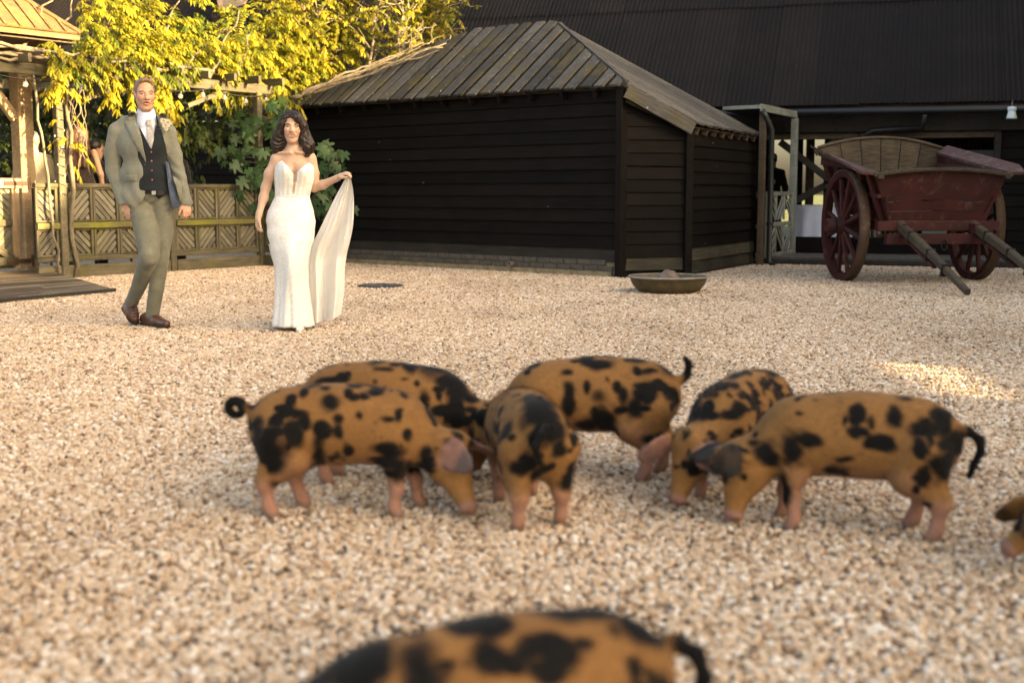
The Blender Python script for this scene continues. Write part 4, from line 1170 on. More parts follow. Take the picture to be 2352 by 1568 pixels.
# dark bits of dung and leaves scattered far off on the gravel
# ================================================================== barn furniture
cloth = mat_plain('blue_white_tablecloth', (.62, .64, .72), .85, nscale=4, namt=.08)
tc = BW(.22, .75, .09)
tb = thing('table', 'round table under a long white cloth inside the barn bay', 'table', tc)
mb = MB(); K = 72; prof = []
for i, (z, rr) in enumerate(((.0, .62), (.2, .58), (.45, .55), (.68, .53), (.735, .52), (.75, .5), (.752, .0))):
    for k in range(K):
        a = 2 * math.pi * k / K; fo = (1 + .05 * math.sin(a * 13 + 1) * (1 - z / .75)) if z < .74 else 1
        mb.v.append(tuple(tc + V(rr * fo * math.cos(a), rr * fo * math.sin(a), z)))
for i in range(6):
    for k in range(K): mb.f.append((i * K + k, i * K + (k + 1) % K, (i + 1) * K + (k + 1) % K, (i + 1) * K + k)); mb.m.append(0)
mb.build('cloth', cloth, tb, True)
M['chair'] = mat_wood('gold_limewash_chair_wood', (.2, .13, .07), (.38, .27, .16), .55, (2, 20, 20), .15, bstr=.2)
def chair(label, p, a):
    t = thing('chair', label, 'chair', p, 'wooden banquet chairs in the barn')
    x = Vector((math.cos(a), math.sin(a), 0)); y = Vector((-math.sin(a), math.cos(a), 0))
    def q(i, j, z): return p + x * i + y * j + V(0, 0, z)
    for i in (-.19, .19):
        MB().tube([q(i, .19, 0), q(i, .18, .45)], .014, 7).build('leg', M['chair'], t, True)
        MB().tube([q(i, -.2, 0), q(i, -.17, .45), q(i, -.22, .92)], .015, 7).build('leg', M['chair'], t, True)
        MB().tube([q(i, -.18, .2), q(i, .18, .2)], .01, 6).build('stretcher', M['chair'], t, True)
    for j in (-.18, .18): MB().tube([q(-.19, j, .25), q(.19, j, .25)], .01, 6).build('stretcher', M['chair'], t, True)
    MB().box(q(0, 0, .455), (.42, .41, .035), Matrix((x, y, Vector((0, 0, 1)))).transposed()).build('seat', M['chair'], t)
    for z in (.9, .74, .6): MB().beam(q(-.19, -.2 - .04 * (z - .45), z), q(.19, -.2 - .04 * (z - .45), z), .018, .03).build('back_rail', M['chair'], t)
    for i in (-.11, -.04, .04, .11): MB().tube([q(i, -.2, .6), q(i, -.22, .9)], .007, 6).build('spindle', M['chair'], t, True)
for lab, s, d, a in (('wooden banquet chair right beside the white tablecloth', .95, .75, 1.9), ('wooden banquet chair behind the near right one in the barn', 1.25, 1.3, 2.5), ('wooden banquet chair standing in the gap behind the cart wheel', 1.25, .45, 1.2), ('wooden banquet chair farthest back in the barn bay', .6, 2.0, 3.4)):
    chair(lab, BW(s, d, .09), a)
# hanging lantern jar at the right end of the barn eave
lp = P(2325, 236, BW(3.2).y - .55)
lan = thing('hanging_lantern', 'white-topped glass jar hanging under the barn eave at right', 'lantern', lp)
MB().tube([lp + V(0, 0, .04), lp - V(0, 0, .06)], .006, 6).build('hook', M['pale_paint'], lan)
MB().lathe([(0, -.055), (.055, -.06), (.065, -.075), (.062, -.11), (.06, -.115)], lp, 20).build('lid', mat_plain('white_enamel', (.6, .66, .68), .4), lan, True)
MB().lathe([(.052, -.115), (.06, -.16), (.075, -.215), (.078, -.235), (0, -.238)], lp, 20).build('jar', mat_plain('jar_glass', (.55, .6, .6), .15, nscale=20, namt=.2), lan, True)
MB().lathe([(0, -.155), (.058, -.165), (.074, -.215), (.0765, -.2355), (0, -.2365)], lp, 20).build('filling', mat_plain('yellow_green_filling', (.3, .3, .05), .6, nscale=30, namt=.5), lan, True)
# ================================================================== soft-body modelling: blended distance fields -> one skin
class Field:
    def __init__(s, lo, hi, vox):
        s.lo = np.array(lo, np.float32); s.vox = vox
        s.n = np.ceil((np.array(hi) - np.array(lo)) / vox).astype(int) + 1
        s.d = np.full(s.n, 9.0, np.float32)
        s.ax = [s.lo[i] + np.arange(s.n[i], dtype=np.float32) * vox for i in range(3)]
    def _sub(s, lo, hi, pad):
        i0 = np.clip(np.floor((np.array(lo) - pad - s.lo) / s.vox).astype(int), 0, s.n); i1 = np.clip(np.ceil((np.array(hi) + pad - s.lo) / s.vox).astype(int) + 1, 0, s.n)
        if np.any(i1 <= i0): return None, None
        sl_ = tuple(slice(a, b) for a, b in zip(i0, i1))
        X = s.ax[0][sl_[0]][:, None, None]; Y = s.ax[1][sl_[1]][None, :, None]; Z = s.ax[2][sl_[2]][None, None, :]
        return sl_, (X, Y, Z)
    def _mix(s, sl_, d, k, op):
        a = s.d[sl_]
        if op == '+':
            h = np.maximum(k - np.abs(a - d), 0) / max(k, 1e-6); s.d[sl_] = np.minimum(a, d) - h * h * k * .25
        else:
            d = -d; h = np.maximum(k - np.abs(a - d), 0) / max(k, 1e-6); s.d[sl_] = np.maximum(a, d) + h * h * k * .25
    def cone(s, p, q, r1, r2, k=.02, op='+', sc=(1, 1, 1)):
        """capsule from p to q with radii r1, r2 (sc squashes it per axis about its own line)"""
        p = np.array(p, np.float32); q = np.array(q, np.float32); rm = max(r1, r2) * max(sc)
        sl_, g = s._sub(np.minimum(p, q) - rm, np.maximum(p, q) + rm, k + 3 * s.vox)
        if sl_ is None: return s
        ba = q - p; L2 = float(ba @ ba) + 1e-9
        t = np.clip(((g[0] - p[0]) * ba[0] + (g[1] - p[1]) * ba[1] + (g[2] - p[2]) * ba[2]) / L2, 0, 1)
        dx = (g[0] - p[0] - ba[0] * t) / sc[0]; dy = (g[1] - p[1] - ba[1] * t) / sc[1]; dz = (g[2] - p[2] - ba[2] * t) / sc[2]
        d = np.sqrt(dx * dx + dy * dy + dz * dz) - (r1 + (r2 - r1) * t)
        s._mix(sl_, d * min(1, min(sc)), k, op); return s
    def ell(s, c, r, k=.02, op='+', A=None):
        c = np.array(c, np.float32); r = np.array(r, np.float32); rm = float(max(r))
        sl_, g = s._sub(c - rm, c + rm, k + 3 * s.vox)
        if sl_ is None: return s
        x, y, z = g[0] - c[0], g[1] - c[1], g[2] - c[2]
        if A is not None:   # columns of A are the ellipsoid's axes
            A = np.array(A, np.float32)
            x, y, z = (x * A[0, 0] + y * A[1, 0] + z * A[2, 0], x * A[0, 1] + y * A[1, 1] + z * A[2, 1], x * A[0, 2] + y * A[1, 2] + z * A[2, 2])
        k0 = np.sqrt((x / r[0]) ** 2 + (y / r[1]) ** 2 + (z / r[2]) ** 2)
        k1 = np.sqrt((x / r[0] ** 2) ** 2 + (y / r[1] ** 2) ** 2 + (z / r[2] ** 2) ** 2) + 1e-6
        s._mix(sl_, k0 * (k0 - 1) / k1, k, op); return s
    def chain(s, pts, rad, k=.02, sc=(1, 1, 1)):
        for i in range(len(pts) - 1): s.cone(pts[i], pts[i + 1], rad[i], rad[i + 1], k, '+', sc)
        return s
    def grid(s):
        return s.ax[0][:, None, None], s.ax[1][None, :, None], s.ax[2][None, None, :]
    def mesh(s):
        """surface nets: returns vertices (n,3) and quads (m,4)"""
        d = s.d; ins = d < 0
        n = np.array(d.shape)
        c = ins[:-1, :-1, :-1].astype(np.int8)
        tot = np.zeros(n - 1, np.int8)
        for i in (0, 1):
            for j in (0, 1):
                for k in (0, 1): tot += ins[i:n[0] - 1 + i, j:n[1] - 1 + j, k:n[2] - 1 + k]
        act = (tot > 0) & (tot < 8)
        idx = np.full(n - 1, -1, np.int64); cells = np.argwhere(act); idx[act] = np.arange(len(cells))
        acc = np.zeros((len(cells), 3), np.float64); cnt = np.zeros(len(cells))
        corners = [(i, j, k) for i in (0, 1) for j in (0, 1) for k in (0, 1)]
        val = {cc: d[cells[:, 0] + cc[0], cells[:, 1] + cc[1], cells[:, 2] + cc[2]] for cc in corners}
        for a in corners:
            for ax_ in range(3):
                if a[ax_] == 0:
                    b = list(a); b[ax_] = 1; b = tuple(b)
                    va, vb = val[a], val[b]; m_ = (va < 0) != (vb < 0)
                    t = np.where(m_, va / np.where(va - vb == 0, 1, va - vb), 0)
                    pa = np.array(a, float)[None, :].repeat(len(cells), 0); pa[:, ax_] += t
                    acc[m_] += pa[m_]; cnt[m_] += 1
        vts = s.lo + (cells + acc / cnt[:, None]) * s.vox
        quads = []
        for ax_ in range(3):
            b, c_ = (ax_ + 1) % 3, (ax_ + 2) % 3
            s0 = [slice(1, n[i] - 1) for i in range(3)]; s0[ax_] = slice(0, n[ax_] - 1)
            s1 = list(s0); s1[ax_] = slice(1, n[ax_])
            A_, B_ = ins[tuple(s0)], ins[tuple(s1)]
            e = np.argwhere(A_ != B_)
            if len(e) == 0: continue
            flip = A_[tuple(e.T)]
            o = np.ones(3, int); o[ax_] = 0
            e = e + o
            def at(db, dc):
                q = e.copy(); q[:, b] -= db; q[:, c_] -= dc
                return idx[q[:, 0], q[:, 1], q[:, 2]]
            q = np.stack([at(0, 0), at(1, 0), at(1, 1), at(0, 1)], 1)
            q[~flip] = q[~flip][:, ::-1]
            quads.append(q)
        return vts, np.concatenate(quads)
def relax(v, q, it=2, f=.5):
    """smooth the net"""
    n = len(v)
    for _ in range(it):
        acc = np.zeros_like(v); cnt = np.zeros(n)
        for i in range(4):
            a, b = q[:, i], q[:, (i + 1) % 4]
            for c_ in range(3):
                acc[:, c_] += np.bincount(a, v[b, c_], n) + np.bincount(b, v[a, c_], n)
            cnt += np.bincount(a, minlength=n) + np.bincount(b, minlength=n)
        v = v + f * (acc / np.maximum(cnt, 1)[:, None] - v)
    return v
def vnormals(v, q):
    fn_ = np.cross(v[q[:, 2]] - v[q[:, 0]], v[q[:, 3]] - v[q[:, 1]])
    nn = np.zeros_like(v)
    for i in range(4):
        for c_ in range(3): nn[:, c_] += np.bincount(q[:, i], fn_[:, c_], len(v))
    return nn / np.maximum(np.linalg.norm(nn, axis=1), 1e-9)[:, None]
def skin_mesh(name, v, q, mat, parent, col=None, smooth=True):
    o = off(parent)
    me = bpy.data.meshes.new(name)
    me.vertices.add(len(v)); me.vertices.foreach_set('co', (v - np.array(o)).astype(np.float32).ravel())
    me.loops.add(q.size); me.loops.foreach_set('vertex_index', q.astype(np.int32).ravel())
    me.polygons.add(len(q)); me.polygons.foreach_set('loop_start', np.arange(0, q.size, 4, dtype=np.int32))
    try: me.polygons.foreach_set('loop_total', np.full(len(q), 4, np.int32))
    except Exception: pass
    me.update(calc_edges=True); me.validate()
    if col is not None:
        at = me.attributes.new('coat', 'FLOAT_COLOR', 'POINT')
        c4 = np.ones((len(v), 4), np.float32); c4[:, :3] = col; at.data.foreach_set('color', c4.ravel())
    return place(name, me, mat, parent, None, smooth)
def sstep(a, b, x):
    t = np.clip((x - a) / (b - a), 0, 1); return t * t * (3 - 2 * t)
_ph = np.random.default_rng(5).uniform(0, 6.28, (24, 3)); _fr = np.random.default_rng(6).normal(0, 1, (24, 3))
def vnoise(v, freq, seed=0):
    """cheap smooth noise, about -1..1"""
    s_ = np.zeros(len(v))
    for i in range(8):
        f = _fr[(i + seed * 3) % 24] * freq
        s_ += np.sin(v @ f + _ph[(i + seed) % 24, 0]) * np.cos(v @ np.roll(f, 1) + _ph[(i + seed) % 24, 1])
    return s_ / 3.0

# ================================================================== pigs
m, nt, b = mat_new('pig_coat')
at = nd(nt, 'ShaderNodeAttribute', attribute_name='coat')
v = coords(nt, 'OBJ', (1, 1, 1)); hn = noise_n(nt, v, 260, 2, .6); h2 = noise_n(nt, coords(nt, 'OBJ', (40, 40, 160)), 3, 3, .6)
c = mix(nt, 1.0, at.outputs['Color'], ramp(nt, h2, [(.3, .72), (.7, 1.25)]), 'MULTIPLY')
nt.links.new(c, b.inputs['Base Color']); b.inputs['Roughness'].default_value = .75; b.inputs['Specular IOR Level'].default_value = .12
b.inputs['Sheen Weight'].default_value = .06; b.inputs['Sheen Roughness'].default_value = .4
bump(nt, b, hn, .5, .004)
M['pig'] = m
GINGER = np.array((.235, .116, .042)); BLACKC = np.array((.0052, .005, .005)); PINK = np.array((.36, .19, .15)); SLATE = np.array((.06, .065, .075))
def make_pig(label, loc, heading, seed, head=(.40, 0, .235), snout=(.50, 0, .055), legs=None, tail='curl', dark=.5, nspots=70, extra=(), hair=True, earL=None, earR=None, scale=.95, vox=.0065, pinkface=0.0, earcol=None):
    earcol = earcol or ((PINK * .8, SLATE), (PINK * .8, SLATE))
    rr = np.random.default_rng(seed)
    F = Field((-.42, -.34, -.01), (.66, .34, .56), vox)
    # trunk: arched back falling to the tail, deep chest, rounded haunches
    F.ell((-.04, 0, .318), (.285, .112, .13), .05)
    F.ell((.16, 0, .288), (.125, .104, .122), .06)
    F.ell((-.2, 0, .292), (.12, .108, .128), .05)
    F.ell((-.03, 0, .275), (.2, .1, .095), .06)
    # neck and head
    h = np.array(head, float); sn = np.array(snout, float); hd = (sn - h); HL = np.linalg.norm(hd); hd /= HL
    lat = np.cross((0, 0, 1), hd); lat /= np.linalg.norm(lat); upn = np.cross(hd, lat)
    F.cone((.17, 0, .29), h * .96 + np.array((.0, 0, .01)), .1, .072, .05)
    F.cone(h, h + hd * HL * .45, .072, .054, .03); F.cone(h + hd * HL * .4, sn, .05, .031, .02)
    F.ell(h + hd * .05 - upn * .04, (.055, .045, .045), .03)                      # jowl
    for sg in (-1, 1): F.ell(h + hd * .04 + lat * sg * .042, (.045, .03, .045), .03)  # cheeks
    Ad = np.stack([hd, lat, upn], 1)
    F.ell(sn + hd * .006, (.010, .040, .035), .006, A=Ad)                          # snout disc
    for sg in (-1, 1): F.ell(sn + hd * .018 + lat * sg * .013, (.012, .006, .008), .003, '-', A=Ad)
    F.ell(h - hd * .01 + upn * .045, (.045, .045, .03), .03, A=Ad)                 # brow
    # legs
    L = {'fl': (.0, 0), 'fr': (.0, 0), 'hl': (.0, 0), 'hr': (.0, 0)}
    if legs: L.update(legs)
    for nme, sg in (('fl', 1), ('fr', -1)):
        dx, dl = L[nme]; y = sg * .07
        F.chain([(.185, y * .85, .26), (.175 + dx * .3, y, .185), (.19 + dx * .75, y * 1.02, .105 + dl), (.183 + dx, y * 1.02, .04 + dl), (.197 + dx, y * 1.02, .014 + dl)], [.06, .04, .0235, .0185, .0225], .02)
    for nme, sg in (('hl', 1), ('hr', -1)):
        dx, dl = L[nme]; y = sg * .075
        F.chain([(-.215, y * .8, .275), (-.165 + dx * .4, y * 1.05, .2), (-.25 + dx * .85, y * 1.05, .12 + dl), (-.235 + dx, y * 1.05, .042 + dl), (-.22 + dx, y * 1.05, .014 + dl)], [.082, .053, .0255, .0195, .0235], .022)
        F.cone((-.22, y * .85, .26), (-.248 + dx * .8, y, .135), .068, .03, .03)
    # ears: broad lop ears hanging beside the face
    ears = []
    for sg, ov in ((1, earL), (-1, earR)):
        root = h - hd * .015 + lat * sg * .052 + upn * .05
        d = hd * .85 + lat * sg * .5 + upn * .1 + np.array((0, 0, -.1))
        if ov is not None: d = np.array(ov, float)
        d = d / np.linalg.norm(d)
        w = np.cross(d, lat * sg + upn * .35); w /= np.linalg.norm(w); nn = np.cross(d, w)
        A_e = np.stack([d, w, nn], 1)
        F.ell(root + d * .066, (.072, .056, .009), .006, A=A_e); F.ell(root + d * .12, (.045, .038, .0075), .008, A=A_e)
        F.cone(root - d * .02, root + d * .03, .026, .016, .015)
        ears.append((root, A_e))
    # tail
    if tail == 'curl': tp = [(-.30, 0, .355), (-.335, 0, .36)] + [(-.35 - .027 * (1 - math.cos(a)) , .004 * a, .362 + .027 * math.sin(a)) for a in np.linspace(0, 5.8, 13)]
    elif tail == 'up': tp = [(-.3, 0, .36), (-.335, 0, .365), (-.355, .0, .385), (-.36, .01, .42), (-.345, .015, .445)]
    elif tail == 'hang': tp = [(-.3, 0, .35), (-.345, 0, .34), (-.38, 0, .315), (-.385, 0, .28), (-.365, .0, .235), (-.355, 0, .2)]
    else: tp = [(-.3, 0, .36), (-.34, .0, .365), (-.37, .025, .35), (-.375, .045, .315), (-.36, .035, .28), (-.35, .02, .25)]
    for i in range(len(tp) - 1): F.cone(tp[i], tp[i + 1], .0165 - .008 * i / len(tp), .0165 - .008 * (i + 1) / len(tp), .01)
    v_, q_ = F.mesh(); v_ = relax(v_, q_, 2)
    # coat
    col = np.tile(GINGER, (len(v_), 1)) * (1 + .12 * vnoise(v_, 9, seed % 7))[:, None]
    low = sstep(.17, .09, v_[:, 2]) * sstep(.27, .24, v_[:, 0]); col = col * (1 - .75 * low[:, None]) + PINK * .75 * low[:, None]
    belly = sstep(.25, .18, v_[:, 2]) * (np.abs(v_[:, 0]) < .22); col = col * (1 - .3 * belly[:, None]) + PINK * .8 * .3 * belly[:, None]
    mask = np.zeros(len(v_)); warp = .011 * vnoise(v_, 38, seed % 5) + .012 * vnoise(v_ * np.array((.6, 1, 1.4)), 20, seed % 7)
    cand = np.where(v_[:, 2] > .15)[0]
    sp = [(v_[cand[rr.integers(len(cand))]], rr.uniform(.008, .023) * (1.9 if rr.random() < .14 else 1)) for _ in range(int(nspots * 3.1))]
    sp = [(np.array(c_), r0_) for c_, r0_ in list(sp)] + [(np.array(c_, float), r0_) for c_, r0_ in extra]
    for c_, r0_ in sp:
        dl = v_ - c_; st_ = rr.uniform(.6, 1.55)
        dist = np.sqrt((dl[:, 0] * st_) ** 2 + dl[:, 1] ** 2 + (dl[:, 2] / st_) ** 2) + warp
        mask = np.maximum(mask, sstep(r0_ * 1.3 + .006, r0_ * .7, dist))
    # black saddle / rump patches
    mask = np.maximum(mask, sstep(.1, .5, vnoise(v_, 13, seed % 11) + (dark - 1.15)) * sstep(.1, .2, v_[:, 2]))
    tl = sstep(-.33, -.345, v_[:, 0]); mask = np.maximum(mask, tl)
    col = col * (1 - mask[:, None]) + BLACKC * mask[:, None]
    # snout and ear skin
    t = (v_ - h) @ hd / HL; onface = sstep(.9, 1.0, t)
    col = col * (1 - onface[:, None]) + (PINK * .7) * onface[:, None]
    hoof = sstep(.03, .018, v_[:, 2]); col = col * (1 - .6 * hoof[:, None]) + np.array((.16, .12, .1)) * .6 * hoof[:, None]
    for (root, A_e), ec in zip(ears, earcol):
        e = (v_ - root) @ A_e; em = sstep(1.35, 1.05, np.sqrt(((e[:, 0] - .075) / .075) ** 2 + (e[:, 1] / .055) ** 2)) * (np.abs(e[:, 2]) < .022) * sstep(.015, .04, e[:, 0])
        tip = sstep(.08, .12, e[:, 0])[:, None] * .8; base_c = np.array(ec[0]); tip_c = np.array(ec[1])
        cc = base_c * (1 - tip) + tip_c * tip
        col = col * (1 - em[:, None] * .92) + cc * em[:, None] * .92
    if pinkface:
        pf = sstep(.075, .05, np.linalg.norm(v_ - (h + hd * HL * .15 + upn * .06 - lat * .0), axis=1)) * pinkface
        col = col * (1 - pf[:, None]) + PINK * .95 * pf[:, None]
    # eyes
    for sg in (-1, 1):
        e = h + hd * HL * .28 + lat * sg * .052 + upn * .04
        me_ = sstep(.016, .009, np.linalg.norm(v_ - e, axis=1)); col = col * (1 - me_[:, None]) + BLACKC * me_[:, None]
    # into the yard
    ca, sa_ = math.cos(heading), math.sin(heading)
    Rm = np.array(((ca, -sa_, 0), (sa_, ca, 0), (0, 0, 1)))
    base = np.array((loc[0], loc[1], 0.0))
    nv = vnormals(v_, q_)
    t_ = thing('pig', label, 'pig', base, 'spotted ginger pigs feeding on the gravel')
    w_ = (v_ * scale) @ Rm.T + base
    skin_mesh('body', w_, q_, M['pig'], t_, col)
    # short bristly coat: thin slivers standing off the skin
    if hair:
        n_h = 16000
        pick = rr.choice(np.where(v_[:, 2] > .14)[0], n_h)
        p0 = v_[pick]; nrm = nv[pick]; back = np.array((-1.0, 0, -.35)); tang = back - nrm * (nrm @ back)[:, None]
        tang /= np.maximum(np.linalg.norm(tang, axis=1), .2)[:, None]
        ln = rr.uniform(.010, .024, n_h)[:, None]
        dirs = tang * .85 + nrm * rr.uniform(.25, .6, (n_h, 1)) + rr.normal(0, .15, (n_h, 3))
        sidev = np.cross(dirs, nrm); sidev /= np.maximum(np.linalg.norm(sidev, axis=1), 1e-6)[:, None]
        p0 = p0 - nrm * .0015 + rr.normal(0, .002, (n_h, 3))
        tri = np.stack([p0 - sidev * .0009, p0 + sidev * .0009, p0 + dirs * ln], 1).reshape(-1, 3)
        tri = (tri * scale) @ Rm.T + base - np.array(off(t_))
        me = bpy.data.meshes.new('bristles'); me.vertices.add(len(tri)); me.vertices.foreach_set('co', tri.astype(np.float32).ravel())
        li = np.arange(len(tri), dtype=np.int32); me.loops.add(len(li)); me.loops.foreach_set('vertex_index', li)
        me.polygons.add(n_h); me.polygons.foreach_set('loop_start', np.arange(0, len(li), 3, dtype=np.int32)); me.update(calc_edges=True)
        a_ = me.attributes.new('coat', 'FLOAT_COLOR', 'POINT'); c4 = np.ones((len(tri), 4), np.float32); c4[:, :3] = np.repeat(col[pick], 3, 0); a_.data.foreach_set('color', c4.ravel())
        place('bristles', me, M['pig'], t_)
    return t_
DK = (SLATE * .35, BLACKC * 1.5)
make_pig('spotted ginger pig in front at left with a curled black tail', (-.545, 4.16), R(0), 3, scale=.97, head=(.34, -.03, .215), snout=(.415, -.11, .05), legs={'hr': (-.02, 0), 'hl': (.06, 0), 'fr': (-.02, 0), 'fl': (.05, 0)},
         tail='curl', dark=.55, nspots=80, extra=[((-.22, -.1, .24), .062), ((-.16, -.1, .29), .045), ((-.27, -.08, .27), .04), ((.12, -.1, .2), .032), ((.18, -.08, .17), .038), ((.28, -.1, .2), .04), ((-.25, -.09, .13), .022), ((-.08, -.11, .23), .042), ((.02, -.11, .22), .03)], earR=(.62, -.62, -.35), earL=(.85, .3, -.45))
make_pig('darker spotted pig half hidden behind the front left pig', (-.44, 4.62), R(-6), 8, scale=1.0, head=(.37, -.05, .22), snout=(.46, -.12, .06), dark=.85, nspots=80, tail='hang', extra=[((.15, 0, .4), .07), ((.08, -.02, .43), .05), ((.25, -.05, .35), .06), ((.42, -.05, .17), .09), ((-.05, 0, .44), .04)], earR=(.7, -.55, -.3), earcol=(DK, (PINK * .7, DK[1])))
make_pig('black-rumped pig seen from behind in the middle of the group', (.045, 4.17), R(101), 5, scale=.93, dark=.5, nspots=40, tail='side', legs={'hl': (-.03, 0), 'hr': (.02, 0), 'fl': (-.05, 0), 'fr': (.03, 0)},
         extra=[((-.27, .0, .40), .07), ((-.3, -.02, .35), .065), ((-.22, 0, .43), .07), ((-.28, .07, .24), .045), ((-.32, -.05, .3), .04), ((-.26, -.1, .17), .045)])
make_pig('pale ginger pig behind the middle pig with its tail raised', (.285, 4.7), R(176), 12, scale=1.02, dark=.3, nspots=38, tail='up', legs={'hl': (.03, 0), 'hr': (-.04, 0)}, head=(.35, .0, .2), snout=(.42, .02, .05),
         extra=[((-.05, .11, .21), .055), ((-.17, .1, .27), .045), ((-.2, .1, .33), .04), ((-.12, .1, .32), .03), ((-.18, 0, .44), .055), ((-.27, 0, .4), .05), ((-.23, .09, .17), .04)])
make_pig('heavily spotted pig facing the camera with pink ears and lowered snout', (.815, 4.48), R(-124), 21, dark=.62, nspots=105, tail='hang', head=(.35, -.02, .22), snout=(.42, -.05, .05),
         extra=[((-.27, 0, .38), .085), ((-.3, .05, .33), .07), ((.25, .06, .33), .04), ((.2, 0, .4), .035)], earL=(.25, .8, -.6), earR=(.45, -.7, -.5), earcol=((PINK, SLATE), (PINK * .9, PINK * .5 + SLATE * .5)))
make_pig('large spotted ginger pig at right with black haunch and hanging tail', (1.065, 3.95), R(161), 30, scale=.99, dark=.18, nspots=24, tail='hang', head=(.325, .05, .21), snout=(.355, .085, .045), legs={'hl': (-.03, 0), 'hr': (.04, 0), 'fl': (-.02, 0), 'fr': (.03, 0)},
         extra=[((-.29, .05, .31), .07), ((-.28, .09, .25), .055), ((-.22, .1, .36), .04), ((-.27, .06, .37), .05), ((.17, .1, .27), .045), ((.2, .09, .13), .045), ((.25, .08, .25), .05), ((.02, .12, .2), .04), ((-.1, .11, .31), .03), ((-.02, .12, .34), .022), ((-.02, .1, .39), .03), ((-.13, .09, .39), .035), ((-.23, .1, .12), .02)], earL=(.55, .8, -.05), earR=(.8, -.5, -.2), earcol=(DK, DK))
make_pig('blurred spotted pig closest to the camera at the bottom edge', (-.045, 1.86), R(200), 41, scale=.95, dark=.5, nspots=70, tail='side', head=(.4, .02, .27), snout=(.5, .03, .16), extra=[((.12, .06, .37), .06), ((.2, 0, .4), .08), ((.3, .02, .34), .07), ((-.17, 0, .44), .05), ((-.26, .02, .4), .05), ((.02, .08, .41), .03), ((.28, .06, .3), .06), ((-.1, .07, .4), .03)])
make_pig('pig only just entering the picture at the right edge', (1.8, 3.45), R(174), 52, scale=.85, dark=.5, nspots=60, head=(.36, .02, .19), snout=(.49, .03, .09), earcol=((GINGER, BLACKC), (GINGER, BLACKC)))
# ================================================================== people
from mathutils.bvhtree import BVHTree
def cloth_mat(name, c1, c2, scale=220, rough=.9, bstr=.25, sheen=.15, big=.25):
    m, nt, b = mat_new(name)
    v = coords(nt, 'POS'); n = noise_n(nt, v, scale, 3, .7); n2 = noise_n(nt, v, 9, 4, .6)
    c = ramp(nt, n, [(.32, c1), (.68, c2)])
    c = mix(nt, 1.0, c, ramp(nt, n2, [(.3, 1 - big), (.7, 1 + big * .4)]), 'MULTIPLY')
    nt.links.new(c, b.inputs['Base Color']); b.inputs['Roughness'].default_value = rough; b.inputs['Specular IOR Level'].default_value = .2
    b.inputs['Sheen Weight'].default_value = sheen
    bump(nt, b, n, bstr, .002)
    return m
m, nt, b = mat_new('skin')
at = nd(nt, 'ShaderNodeAttribute', attribute_name='coat')
v = coords(nt, 'POS'); n = noise_n(nt, v, 60, 4, .6)
nt.links.new(mix(nt, 1.0, at.outputs['Color'], ramp(nt, n, [(.3, .93), (.7, 1.05)]), 'MULTIPLY'), b.inputs['Base Color'])
b.inputs['Roughness'].default_value = .48; b.inputs['Specular IOR Level'].default_value = .4
b.inputs['Subsurface Weight'].default_value = .12; b.inputs['Subsurface Radius'].default_value = (.012, .005, .003); b.inputs['Subsurface Scale'].default_value = .6
M['skin'] = m
def hair_mat(name, c1, c2, rough=.38):
    m, nt, b = mat_new(name)
    v = coords(nt, 'POS', (90, 90, 5)); n = noise_n(nt, v, 2, 4, .7, .8)
    nt.links.new(ramp(nt, n, [(.3, c1), (.75, c2)]), b.inputs['Base Color'])
    b.inputs['Roughness'].default_value = rough; b.inputs['Specular IOR Level'].default_value = .5
    bump(nt, b, n, .7, .006)
    return m
M['tweed'] = cloth_mat('green_grey_tweed', (.125, .13, .106), (.235, .235, .192), 240)
M['tweed_trouser'] = cloth_mat('olive_tweed_trouser', (.105, .106, .08), (.195, .19, .148), 240)
M['waistcoat'] = cloth_mat('dark_navy_waistcoat', (.007, .010, .013), (.014, .019, .023), 200)
M['lining'] = cloth_mat('blue_speckled_lining', (.012, .02, .045), (.10, .13, .19), 160, .6)
M['shirt'] = cloth_mat('pale_blue_shirt', (.52, .56, .72), (.60, .64, .78), 300, .8, .1, .1, .08)
M['tie'] = cloth_mat('floral_silver_tie', (.24, .23, .22), (.52, .49, .45), 110, .6)
M['brown_leather'] = mat_plain('brown_brogue_leather', (.085, .032, .016), .38, nscale=16, namt=.4)
M['sole'] = mat_plain('dark_sole', (.02, .014, .01), .7)
M['brass'] = mat_plain('horn_button', (.2, .11, .06), .45)
M['black_suit'] = cloth_mat('black_suit', (.006, .006, .008), (.013, .013, .016), 200)
M['pale_suit'] = cloth_mat('pale_linen_suit', (.26, .22, .16), (.36, .31, .23), 200)
M['lace_black'] = cloth_mat('black_lace', (.008, .007, .008), (.05, .032, .028), 60)

